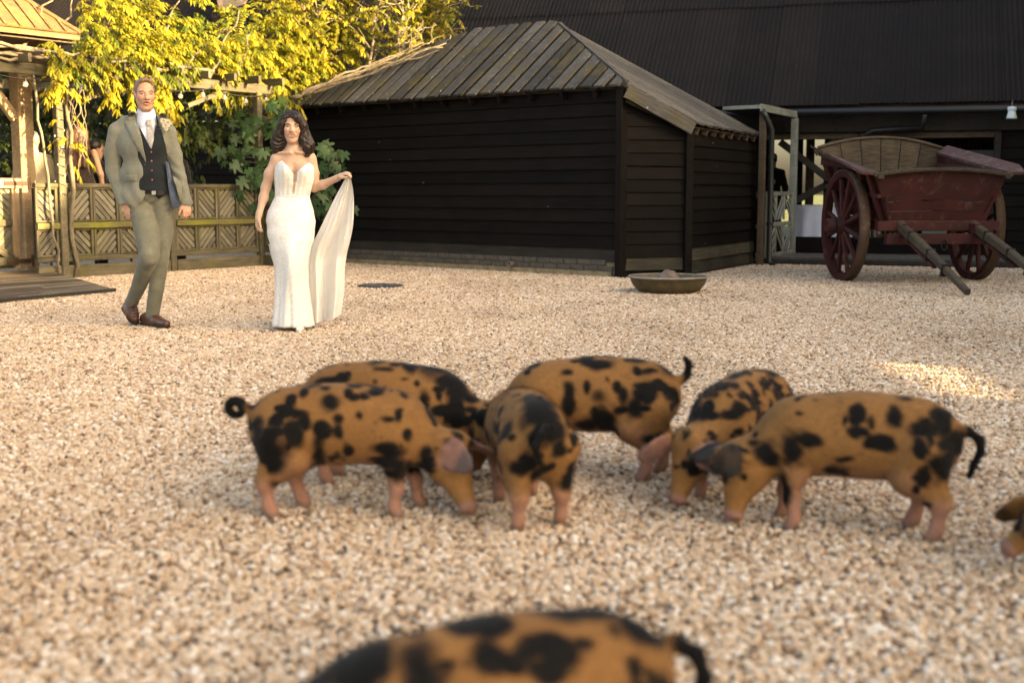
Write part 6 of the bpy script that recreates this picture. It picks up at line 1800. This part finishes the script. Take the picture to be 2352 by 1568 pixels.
# left (viewer) side falls behind the shoulder
F.chain([hq(.035, -.055, .085), hq(.03, -.083, .03), hq(-.005, -.1, -.05), hq(-.04, -.118, -.13), hq(-.06, -.128, -.215)], [.022, .022, .034, .044, .03], .03)
F.chain([hq(-.06, -.04, -.06), hq(-.08, -.06, -.18)], [.06, .035], .04)
# right (viewer) side: big wave across the brow and down in front of the shoulder
F.chain([hq(.045, -.02, .112), hq(.075, .035, .085), hq(.05, .076, .03), hq(.025, .088, -.03), hq(.02, .098, -.085), hq(.025, .125, -.14), hq(.02, .122, -.215)], [.02, .025, .026, .028, .036, .04, .022], .025)
F.chain([hq(-.01, .085, .02), hq(-.02, .1, -.06), hq(-.01, .13, -.13), hq(-.005, .145, -.2)], [.03, .036, .038, .022], .03)
F.chain([hq(-.06, .05, -.06), hq(-.07, .08, -.17)], [.06, .04], .04)
v_, q_ = F.mesh(); v_ = relax(v_, q_, 1); nv = vnormals(v_, q_)
ang_ = np.arctan2((v_ - HO) @ Hl, -((v_ - HO) @ Hf)); wv = np.sin(ang_ * 26 + 7 * np.sin((v_[:, 2] - HO[2]) * 26) + 2 * vnoise(v_, 8, 3)); wv2 = np.sin(ang_ * 61 + 5 * np.sin((v_[:, 2] - HO[2]) * 26 + 1))
v_ = v_ + nv * (.0035 * wv + .0018 * wv2 + .003 * vnoise(v_, 22, 5))[:, None]
skin_mesh('hair', v_, q_, hair_mat('dark_brunette_hair', (.010, .006, .005), (.042, .022, .015), .32), bride)
# separate locks over the hair mass, each following the fall of the hair
HM_ = bpy.data.materials['dark_brunette_hair']
def strands(parent, paths, n, mat, seed, wid=.004, wave=.006, name='hair_locks'):
    r3 = random.Random(seed); mb = MB()
    for pts, rad in paths:
        pts = [Vector(p) for p in pts]
        for i in range(n):
            a = r3.uniform(0, 6.283); rr2 = r3.uniform(.85, 1.1); ph = r3.uniform(0, 6.283); t0 = r3.uniform(0, .35); t1 = r3.uniform(.75, 1.0)
            prev = None; K2 = 16; col_ = []
            for k in range(K2 + 1):
                t = lerp(t0, t1, k / K2); c = Vector(curve([tuple(p) for p in pts], t)); c2 = Vector(curve([tuple(p) for p in pts], min(1, t + .03))); d = (c2 - c)
                d = d.normalized() if d.length > 1e-6 else Vector((0, 0, -1))
                x = d.cross(Vector((0, 1, 0))); x = x.normalized() if x.length > .1 else Vector((1, 0, 0)); y = d.cross(x)
                f_ = t * (len(rad) - 1); i2 = min(int(f_), len(rad) - 2); rd_ = lerp(rad[i2], rad[i2 + 1], f_ - i2) * rr2
                aa = a + .5 * math.sin(t * 9 + ph * .3)
                p = c + (x * math.cos(aa) + y * math.sin(aa)) * rd_ + x * wave * math.sin(t * 14 + ph * .4)
                w = wid * (1 - .75 * (k / K2) ** 2); tn = (-x * math.sin(aa) + y * math.cos(aa))
                col_.append((p - tn * w * .5, p + tn * w * .5, p + (x * math.cos(aa) + y * math.sin(aa)) * .0015))
            b0 = len(mb.v)
            for q3 in col_: mb.v += [tuple(q3[0]), tuple(q3[2]), tuple(q3[1])]
            for k in range(K2):
                for e in (0, 1): mb.f.append((b0 + k * 3 + e, b0 + k * 3 + e + 1, b0 + k * 3 + e + 4, b0 + k * 3 + e + 3)); mb.m.append(0)
    return mb.build(name, mat, parent, True)
def curve(pts, t):
    f = t * (len(pts) - 1); i = min(int(f), len(pts) - 2); u_ = f - i
    p0, p1, p2, p3 = pts[max(i - 1, 0)], pts[i], pts[i + 1], pts[min(i + 2, len(pts) - 1)]
    return [0.5 * ((2 * b_) + (-a + c) * u_ + (2 * a - 5 * b_ + 4 * c - d) * u_ ** 2 + (-a + 3 * b_ - 3 * c + d) * u_ ** 3) for a, b_, c, d in zip(p0, p1, p2, p3)]
LK = [([hq(.035, -.055, .085), hq(.03, -.083, .03), hq(-.005, -.1, -.05), hq(-.04, -.118, -.13), hq(-.06, -.128, -.225)], [.022, .022, .036, .046, .034]),
      ([hq(.045, -.02, .112), hq(.075, .035, .085), hq(.05, .076, .03), hq(.025, .088, -.03), hq(.02, .098, -.085), hq(.025, .125, -.14), hq(.02, .122, -.225)], [.02, .026, .028, .03, .038, .042, .028]),
      ([hq(-.01, .085, .02), hq(-.02, .1, -.06), hq(-.01, .13, -.13), hq(-.005, .148, -.21)], [.03, .037, .04, .028])]
strands(bride, LK, 150, HM_, 4)
cap_paths = []
for sgn in (-1, 1):
    for a in np.linspace(-.9, 1.25, 9):   # from the parting over the crown to the sides
        pth = []
        for th in np.linspace(.02, 1.5, 6):
            x_ = math.sin(th); pth.append(hq(-.022 + .104 * math.sin(a) * math.cos(th * .55), -.018 + sgn * .097 * x_ + .018 * (th / 1.5), .04 + .1 * math.cos(th) * math.cos(a * .9)))
        cap_paths.append((pth, [.002, .003, .004, .004, .005, .006]))
strands(bride, cap_paths, 26, HM_, 5, .005, .002)
# gown
m, nt, b = mat_new('beaded_white_lace')
v = coords(nt, 'POS'); vo = nd(nt, 'ShaderNodeTexVoronoi'); vo.inputs['Scale'].default_value = 95; nt.links.new(v, vo.inputs['Vector'])
n = noise_n(nt, v, 42, 5, .7, .6); n3 = noise_n(nt, v, 120, 3, .7)
c = ramp(nt, n, [(.34, (.70, .665, .62)), (.56, (.82, .805, .78))])
c = mix(nt, ramp(nt, vo.outputs['Distance'], [(.06, .8), (.16, 0)]), c, (.88, .87, .86))
nt.links.new(c, b.inputs['Base Color']); b.inputs['Roughness'].default_value = .62; b.inputs['Specular IOR Level'].default_value = .5; b.inputs['Sheen Weight'].default_value = .2
hm_ = nd(nt, 'ShaderNodeMath', operation='ADD'); nt.links.new(n, hm_.inputs[0]); nt.links.new(n3, hm_.inputs[1]); bump(nt, b, hm_.outputs[0], .55, .006)
M['lace'] = m
M['nude'] = mat_plain('nude_tulle_panel', (.5, .34, .26), .6)
rows = [  # crop row, left x, right x, depth half, front shift
    (1452, 213, 467, .175, .0), (1440, 215, 466, .18, .0), (1400, 221, 462, .17, -.005), (1300, 231, 452, .148, -.01), (1180, 238, 444, .132, -.02), (1080, 236, 444, .13, -.03), (1000, 224, 452, .13, -.035),
    (950, 211, 463, .132, -.03), (900, 199, 479, .135, -.02), (850, 189, 490, .138, -.01), (780, 184, 492, .138, 0), (720, 195, 486, .128, .005), (665, 224, 468, .112, .01), (625, 245, 459, .1, .01),
    (580, 246, 470, .105, .0), (520, 244, 487, .122, -.012), (460, 246, 491, .128, -.016), (420, 250, 492, .118, -.012), (400, 254, 492, .112, -.005)]
def row_at(y):
    for a, b_ in zip(rows[:-1], rows[1:]):
        if b_[0] <= y <= a[0]:
            t = (a[0] - y) / (a[0] - b_[0]); return [lerp(a[i], b_[i], t) for i in range(5)]
    return list(rows[-1]) if y < rows[-1][0] else list(rows[0])
K = 120; NR_ = 110; mb = MB(); front_info = []
def neckline(a):
    """crop row of the bodice top edge for angle a (0 = straight ahead, + = image right)"""
    s_ = a / (math.pi / 2)
    if abs(s_) > 1: return 455
    x = s_ * 1.0
    pk = .43 if x < 0 else .47
    ax_ = abs(x)
    if ax_ < pk: return lerp(500, 405 if x < 0 else 418, (ax_ / pk) ** .8)
    return lerp(405 if x < 0 else 418, 455, ((ax_ - pk) / (1 - pk)) ** 1.3)
grid_v = []
for j in range(NR_ + 1):
    t = j / NR_
    for k in range(K):
        a = 2 * math.pi * k / K - math.pi
        top = neckline(a); y = 1452 + (top - 1452) * t ** .92
        _, xl, xr, dep, sh = row_at(y)
        cx, hw = (xl + xr) / 2, (xr - xl) / 2
        sx, cz = math.sin(a), math.cos(a)
        n_ = 2.3; mag = (abs(sx) ** n_ + abs(cz) ** n_) ** (-1 / n_)
        fx = 545.7 + .36 * (cx + hw * sx * mag); fy = 225.8 + .36 * y
        yy = -dep * cz * mag + sh
        # bust shaping
        if y < 560 and cz > 0:
            u_ = (sx * mag)
            yy -= .035 * math.exp(-((y - 470) / 55) ** 2) * (math.exp(-((u_ - .48) / .3) ** 2) + math.exp(-((u_ + .48) / .3) ** 2)) - .012 * math.exp(-(u_ / .12) ** 2) * (y < 540)
        # striding leg pushes the skirt out; soft drag lines
        if y > 800:
            leg = math.exp(-((sx * mag + .05) / .4) ** 2) * math.exp(-((y - 1080) / 200) ** 2) * max(0, cz)
            yy -= .06 * leg
        rad = 1.0
        rip = .0
        if y > 1000: rip = .010 * ((y - 1000) / 450) * math.sin(a * 9 + y * .004) + .006 * ((y - 1000) / 450) * math.sin(a * 17 + 1)
        if 640 < y < 1050: rip += .0032 * math.sin(y * .055 + sx * 3.5 + math.sin(sx * 5)) * math.exp(-((y - 830) / 130) ** 2)
        if 440 < y < 620: rip += .0022 * math.sin(a * 22)
        w = g(fx, fy, yy + .02); w += Vector((sx, -cz, 0)) * rip
        grid_v.append(w); front_info.append((a, y))
fs = []; ms = []
for j in range(NR_):
    for k in range(K):
        a0 = j * K + k; a1 = j * K + (k + 1) % K
        fs.append((a0, a1, a1 + K, a0 + K))
        a, y = front_info[a0]
        u_ = a - .03
        ms.append(1 if (y < 628 and abs(u_) < .012 + .115 * max(0, (628 - y) / 150) and abs(a) < .5 and y > 470) else 0)
mb.add(grid_v, fs); mb.m = ms
gown = mb.build('gown', [M['lace'], M['nude']], bride, True)
md = gown.modifiers.new('thickness', 'SOLIDIFY'); md.thickness = .004; md.offset = 1
# waist seam and beads along the plunge
wst = [g(545.7 + .36 * ((246 + 459) / 2 + (459 - 246) / 2 * 1.02 * math.sin(a)), 225.8 + .36 * (628 - 4 * math.cos(a)), .03 - .106 * math.cos(a)) for a in np.linspace(-1.6, 1.6, 30)]
MB().tube(wst, .006, 6).build('waist_seam', M['lace'], gown, True)
# train: lifted cloth falling from the hand to the ground, joining the skirt at the back
M['train'] = M['lace'].copy(); M['train'].name = 'cream_lace_train'
for n_ in M['train'].node_tree.nodes:
    if n_.type == 'VALTORGB' and n_.color_ramp.elements[0].color[0] > .5: n_.color_ramp.elements[0].color = (.62, .565, .475, 1); n_.color_ramp.elements[1].color = (.74, .695, .61, 1)
    if n_.type == 'BSDF_PRINCIPLED': pb_ = n_
_nt = M['train'].node_tree; _tr = _nt.nodes.new('ShaderNodeBsdfTranslucent'); _tr.inputs['Color'].default_value = (.8, .76, .68, 1)
_mx = _nt.nodes.new('ShaderNodeMixShader'); _mx.inputs[0].default_value = .12
_nt.links.new(pb_.outputs[0], _mx.inputs[1]); _nt.links.new(_tr.outputs[0], _mx.inputs[2]); _nt.links.new(_mx.outputs[0], _nt.nodes['Material Output'].inputs['Surface'])
left = [(703, 486), (672, 545), (620, 640), (560, 760), (500, 880), (452, 955), (415, 1060), (410, 1200), (410, 1330), (415, 1442)]
right = [(716, 486), (733, 560), (742, 640), (741, 740), (736, 820), (716, 920), (698, 1000), (684, 1100), (678, 1240), (655, 1392)]
def curve(pts, t):
    f = t * (len(pts) - 1); i = min(int(f), len(pts) - 2); u_ = f - i
    p0, p1, p2, p3 = pts[max(i - 1, 0)], pts[i], pts[i + 1], pts[min(i + 2, len(pts) - 1)]
    return [0.5 * ((2 * b_) + (-a + c) * u_ + (2 * a - 5 * b_ + 4 * c - d) * u_ ** 2 + (-a + 3 * b_ - 3 * c + d) * u_ ** 3) for a, b_, c, d in zip(p0, p1, p2, p3)]
mb = MB(); NJ, NK = 90, 60
for j in range(NJ + 1):
    t = j / NJ; lx, ly = curve(left, t); rx, ry = curve(right, t)
    for k in range(NK + 1):
        s_ = k / NK; x = lerp(lx, rx, s_); y = lerp(ly, ry, s_) + (14 * math.sin(s_ * math.pi) * t ** 4 if t > .5 else 0)
        dep = lerp(-.09, .14, min(1, t * 1.5)) if s_ > .5 else lerp(-.09, .14, min(1, t * 1.5))
        fold = (.012 + .05 * t) * math.sin(s_ * math.pi * (2.6 + 1.6 * t) + .6 + .8 * math.sin(t * 3)) + .016 * t * math.sin(s_ * 19 + t * 4) + .006 * math.sin(s_ * 41 + 3 * math.sin(t * 5))
        p = g(545.7 + .36 * x, 225.8 + .36 * y, dep + fold)
        if p.z < .012: p.z = .012
        mb.v.append(tuple(p))
for j in range(NJ):
    for k in range(NK): a = j * (NK + 1) + k; mb.f.append((a, a + 1, a + NK + 2, a + NK + 1)); mb.m.append(0)
tr_ = mb.build('train', M['train'], bride, True)
# the rest of the skirt back trailing behind her on the other side
mb = MB(); 
edge = [(196, 930), (207, 1000), (228, 1080), (226, 1160), (238, 1240), (228, 1330), (240, 1400), (236, 1440)]
for j in range(41):
    t = j / 40; ex, ey = curve(edge, t)
    for k in range(13):
        s_ = k / 12; p = g(545.7 + .36 * lerp(ex - 4, 400, s_), 225.8 + .36 * ey, .1 + .1 * t + .03 * math.sin(s_ * 7 + t * 3)); p.z = max(p.z, .012); mb.v.append(tuple(p))
for j in range(40):
    for k in range(12): a = j * 13 + k; mb.f.append((a, a + 1, a + 14, a + 13)); mb.m.append(0)
t2 = mb.build('train', M['train'], bride, True)
# shoe, necklace, earrings
F = Field(A3(g(660, 765, -.35)), A3(g(730, 735, .1)), .005)
F = Field((g(665, 0).x, 9.5, 0.0), (g(725, 0).x, 9.85, .09), .005)
tz = G(697, 757); F.chain([(tz.x - .01, 9.8, .045), (tz.x, 9.7, .034), (tz.x + .004, 9.615, .024)], [.038, .037, .024], .03); X, Y, Z = F.grid(); F.d = np.maximum(F.d, .006 - Z)
v_, q_ = F.mesh(); skin_mesh('shoe', relax(v_, q_, 1), q_, mat_plain('white_satin', (.72, .68, .68), .4), bride)
gold = mat_plain('gold_chain', (.55, .36, .2), .35, .9)
pts = [g(lerp(660, 697, t), 338 + 38 * (1 - (2 * t - 1) ** 2), -.055 - .035 * (1 - (2 * t - 1) ** 2)) for t in np.linspace(0, 1, 25)]
MB().tube(pts, .0016, 5).build('necklace', gold, bride, True)
MB().beam(pts[12], pts[12] - V(0, 0, .03), .005, .004).beam(pts[12] - V(.009, 0, .009), pts[12] + V(.009, 0, -.009), .004, .005).build('pendant', gold, bride)

# ------------------------------------------------------------------ guests seen over the fence and in the barn
def guest(label, loc, yaw, height, suit, hair, hair_len=0.0, skin=(.46, .27, .19), bare_arms=False, collar=None, z0=0.0, arm_bend=0.0, seat=False):
    t = thing('person', label, 'person', (loc[0], loc[1], z0))
    k = height / 1.75; o = np.array((loc[0], loc[1], z0))
    f = np.array((math.sin(yaw), -math.cos(yaw), 0)); l = np.array((math.cos(yaw), math.sin(yaw), 0)); u = np.array((0, 0, 1.0))
    def q(a, b_, c): return o + (f * a + l * b_ + u * c) * k
    B0, B1 = o + np.array((-.42, -.42, -.02)) , o + np.array((.42, .42, 1.85 * k))
    F = Field(B0, B1, .008)
    F.chain([q(0, 0, 1.0), q(0, 0, 1.25), q(-.01, 0, 1.42), q(0, 0, 1.56)], [.1, .105, .06, .055], .04, (1, 1, 1))
    arms = []
    for sg in (-1, 1):
        el = q(.02 + .0, sg * .24, 1.12); wr = q(.12 + .16 * arm_bend, sg * (.24 - .1 * arm_bend), .9 + .2 * arm_bend)
        arms.append((q(0, sg * .17, 1.4), el, wr)); F.chain(arms[-1], [.045, .037, .026], .02)
        hd_ = Vector(wr - el).normalized(); hand(F, Vector(wr), hd_, Vector(l * sg), Vector(f), .9 * k, .6)
        F.chain([q(0, sg * .09, .92), q(.02, sg * .1, .5), q(0, sg * .1, .08)], [.08, .055, .04], .03)
    HOg = q(0, 0, 1.64); head_skin(F, HOg, f, l, u, .95 * k)
    v_, q_ = F.mesh(); v_ = relax(v_, q_, 1, .4); col = np.tile(np.array(skin), (len(v_), 1)); paint_head(v_, col, HOg, f, l, u, .95 * k, (.3, .12, .1), (.08, .05, .03))
    skin_mesh('body', v_, q_, M['skin'], t, col)
    F = Field(B0, B1, .009)
    F.ell(q(0, 0, 1.28), np.array((.12, .19, .2)) * k, .05, A=np.stack([f, l, u], 1)); F.ell(q(0, 0, 1.02), np.array((.12, .165, .22)) * k, .06, A=np.stack([f, l, u], 1))
    if bare_arms:
        F.chain([q(0, 0, .95), q(0, 0, .5), q(0, 0, .35)], [.17 * k, .2 * k, .22 * k], .05); X, Y, Z = F.grid(); F.d = np.maximum(F.d, Z - (o[2] + 1.32 * k))
    else:
        F.chain([q(0, -.17, 1.4), q(-.01, 0, 1.44), q(0, .17, 1.4)], [.06, .06, .06], .04)
        for a in arms: F.chain(list(a), [.062, .054, .042], .02)
        for sg in (-1, 1): F.chain([q(0, sg * .09, .92), q(.02, sg * .1, .5), q(0, sg * .1, .08)], [.1, .075, .065], .03)
    v_, q_ = F.mesh(); v_ = relax(v_, q_, 2); nv = vnormals(v_, q_); v_ = v_ + nv * (.004 * vnoise(v_, 14, 3))[:, None]
    skin_mesh('dress' if bare_arms else 'suit', v_, q_, suit, t)
    if collar is not None:
        MB().lathe([(.066 * k, 0), (.062 * k, .045), (.058 * k, .045)], q(0, 0, 1.475), 24).build('collar', collar, t, True)
    A = np.stack([f, l, u], 1); F = Field(HOg - .3 - np.array((0, 0, hair_len)), HOg + .2, .008)
    F.ell(HOg + (f * -.024 + u * .038) * k, np.array((.1, .084, .095)) * k, .01, A=A)
    if hair_len > 0:
        for b_ in (-.06, 0, .06): F.chain([HOg + (-f * .05 + l * b_ + u * .02) * k, HOg + (-f * .1 + l * b_ * 1.3 - u * hair_len * .5) * k, HOg + (-f * .12 + l * b_ * 1.2 - u * hair_len) * k], [.06, .06, .03], .04)
    F.ell(HOg + (f * .1 - u * .03) * k, np.array((.09, .08, .12)) * k, .012, '-', A=A); F.ell(HOg + (f * .02 - u * .12) * k, np.array((.085, .12, .08)) * k, .012, '-', A=A)
    v_, q_ = F.mesh(); nv = vnormals(v_, q_); v_ = v_ + nv * (.004 * vnoise(v_ * np.array((1, 1, .3)), 60, 3))[:, None]
    skin_mesh('hair', v_, q_, hair, t)
    return t
brn = hair_mat('chestnut_long_hair', (.03, .014, .008), (.13, .055, .026)); gry = hair_mat('grey_hair', (.2, .18, .16), (.38, .35, .31)); drk = hair_mat('black_hair', (.008, .006, .005), (.02, .014, .01))
guest('woman with long chestnut hair in black lace dress behind the fence', FP(.82, 0, -.7), R(186), 1.74, M['lace_black'], brn, .42, bare_arms=True, z0=.17)
guest('grey-haired man in pale suit behind the fence by the gazebo post', FP(.5, 0, -1.25), R(200), 1.72, M['pale_suit'], gry, collar=M['shirt'], z0=.1)
guest('man in black suit behind the fence between the couple', FP(2.3, 0, -.7), R(215), 1.74, M['black_suit'], drk, z0=.05, collar=mat_plain('white_collar', (.75, .75, .78), .8))
guest('person in dark clothes partly hidden behind the man in tweed', FP(1.3, 0, -1.0), R(120), 1.74, M['black_suit'], drk)
guest('dark-haired man in black behind the pale slatted gate', P(1772, 500, 22.6), R(170), 1.62, M['black_suit'], drk, z0=.09)
# ================================================================== loose gravel stones
def gravel_mat():
    m, nt, b = mat_new('gravel_stone')
    at = nd(nt, 'ShaderNodeAttribute', attribute_name='shade', attribute_type='INSTANCER')
    c = ramp(nt, at.outputs['Fac'], GRAVEL)
    v = coords(nt, 'OBJ'); n = noise_n(nt, v, 3, 3, .6)
    c = mix(nt, 1.0, c, ramp(nt, n, [(.3, .85), (.7, 1.12)]), 'MULTIPLY')
    wv_ = noise_n(nt, coords(nt, 'POS', (1, .55, 1)), .7, 5, .65); c = mix(nt, 1.0, c, ramp(nt, wv_, [(.32, (.78, .76, .74)), (.52, (1, 1, 1)), (.72, (1.06, 1.05, 1.04))]), 'MULTIPLY')
    nt.links.new(c, b.inputs['Base Color']); b.inputs['Roughness'].default_value = .7; b.inputs['Specular IOR Level'].default_value = .35
    return m
def pebble(seed):
    rr = random.Random(seed)
    bm = bmesh.new(); bmesh.ops.create_icosphere(bm, subdivisions=2, radius=1)
    of = Vector((rr.uniform(0, 50), rr.uniform(0, 50), 0)); sx, sy, sz = rr.uniform(.8, 1.25), rr.uniform(.7, 1.0), rr.uniform(.5, .8)
    for v_ in bm.verts:
        d = 1 + .28 * noise.noise(v_.co * 1.3 + of) + .1 * noise.noise(v_.co * 3 + of)
        v_.co = Vector((v_.co.x * sx * d, v_.co.y * sy * d, v_.co.z * sz * d))
    me = bpy.data.meshes.new('pebble'); bm.to_mesh(me); bm.free()
    me.polygons.foreach_set('use_smooth', [True] * len(me.polygons))
    return me
M['gravel'] = gravel_mat()
hid = bpy.data.collections.new('pebble_shapes')
for i in range(6):
    o = bpy.data.objects.new('pebble_shape', pebble(i)); o.data.materials.append(M['gravel']); hid.objects.link(o)
nr = np.random.default_rng(3)
def scatter(name, y0, y1, dens, size, margin):
    """points spread evenly on the yard strip in front of the viewer; each carries a stone"""
    w = lambda y: .42 * y + margin
    area = (w(y0) + w(y1)) * (y1 - y0); n = int(area * dens)
    y = nr.uniform(y0, y1, n * 2); x = nr.uniform(-1, 1, n * 2) * w(y1)
    k = np.abs(x) < w(y); x, y = x[k][:n], y[k][:n]
    z = nr.uniform(-.005, .005, len(x))
    # keep stones out of the buildings, ramp and terrace
    keep = np.ones(len(x), bool)
    def side(a, n_, lim): return (x - a.x) * n_.x + (y - a.y) * n_.y < lim
    keep &= poly_sd(x, y, [(p.x, p.y) for p in (SL_, S0, S2, S3, back1, back0)]) > .02
    keep &= ((x - F0.x) * fn.x + (y - F0.y) * fn.y > .03)
    keep &= ((x - W0.x) * bback.x + (y - W0.y) * bback.y < -2.08)
    e1 = (q0 - r0).normalized(); lr = (r1 - r0).normalized()
    u = (x - r0.x) * lr.x + (y - r0.y) * lr.y; nn = Vector((-lr.y, lr.x, 0)); nn = nn if (q0 - r0).dot(nn) > 0 else -nn
    inr = ((x - r0.x) * nn.x + (y - r0.y) * nn.y > .0) & (u > ((x - r0.x) * nn.x + (y - r0.y) * nn.y) * (e1.dot(lr) / e1.dot(nn)))
    keep &= ~inr
    x, y, z = x[keep], y[keep], z[keep]
    me = bpy.data.meshes.new(name)
    me.vertices.add(len(x)); me.vertices.foreach_set('co', np.stack([x, y, z], 1).astype(np.float32).ravel())
    o = bpy.data.objects.new(name, me); C.objects.link(o)
    tag(o, None, None, None, 'stuff')
    ng_ = bpy.data.node_groups.new('scatter_' + name, 'GeometryNodeTree')
    ng_.interface.new_socket('Geometry', in_out='INPUT', socket_type='NodeSocketGeometry')
    ng_.interface.new_socket('Geometry', in_out='OUTPUT', socket_type='NodeSocketGeometry')
    N = ng_.nodes; Lk = ng_.links
    gi = N.new('NodeGroupInput'); go = N.new('NodeGroupOutput')
    ci = N.new('GeometryNodeCollectionInfo'); ci.inputs['Collection'].default_value = hid; ci.inputs['Separate Children'].default_value = True; ci.inputs['Reset Children'].default_value = True
    ip = N.new('GeometryNodeInstanceOnPoints'); ip.inputs['Pick Instance'].default_value = True
    rv = N.new('FunctionNodeRandomValue'); rv.data_type = 'FLOAT_VECTOR'; rv.inputs['Min'].default_value = (-.5, -.5, 0); rv.inputs['Max'].default_value = (.5, .5, 6.283)
    rs = N.new('FunctionNodeRandomValue'); rs.data_type = 'FLOAT'; rs.inputs[2].default_value = size * .6; rs.inputs[3].default_value = size * 1.35
    sa = N.new('GeometryNodeStoreNamedAttribute'); sa.data_type = 'FLOAT'; sa.domain = 'INSTANCE'; sa.inputs['Name'].default_value = 'shade'
    rc = N.new('FunctionNodeRandomValue'); rc.data_type = 'FLOAT'; rc.inputs['Seed'].default_value = 5
    m2p = N.new('GeometryNodeMeshToPoints')
    Lk.new(gi.outputs[0], m2p.inputs['Mesh']); Lk.new(m2p.outputs[0], ip.inputs['Points']); Lk.new(ci.outputs[0], ip.inputs['Instance'])
    Lk.new(rv.outputs[0], ip.inputs['Rotation']); Lk.new(rs.outputs[1], ip.inputs['Scale'])
    Lk.new(ip.outputs[0], sa.inputs['Geometry']); Lk.new(rc.outputs[1], sa.inputs['Value']); Lk.new(sa.outputs[0], go.inputs[0])
    md = o.modifiers.new('scatter', 'NODES'); md.node_group = ng_
    o['label'] = 'loose tan and cream gravel stones covering the yard'; o['category'] = 'gravel'
    return o, len(x)
print('stones', scatter('gravel', 1.0, 5.5, 6000, .0098, 1.3)[1], scatter('gravel', 5.5, 12.0, 4200, .0112, 1.1)[1], scatter('gravel', 12.0, 20.0, 2300, .0135, 1.0)[1])

# fallen leaves, chips and droppings
lt = Leaves(); rl_ = random.Random(77)
for i in range(260):
    y = rl_.uniform(2.5, 18); x = rl_.uniform(-.42, .42) * y
    if (x - F0.x) * fn.x + (y - F0.y) * fn.y < .3: continue
    if poly_sd(np.array([x]), np.array([y]), [(p.x, p.y) for p in (SL_, S0, S2, S3, back1, back0)])[0] < .1 or (x - W0.x) * bback.x + (y - W0.y) * bback.y > -2.2: continue
    a = rl_.uniform(0, 6.28); sz = rl_.uniform(.012, .04)
    lt.leaf(Vector((x, y, .012)), (math.cos(a), math.sin(a), .15), (-math.sin(a), math.cos(a), rl_.uniform(-.4, .4)), sz, sz * .6, rl_.random())
M['litter'] = leaf_mat('dry_leaf_litter', (.03, .02, .012), (.10, .06, .025), (.2, .13, .04), .1)
lo_ = lt.build('leaf_litter', M['litter'], None)
tag(lo_, 'dry leaves and chips scattered over the gravel', 'litter', None, 'stuff')
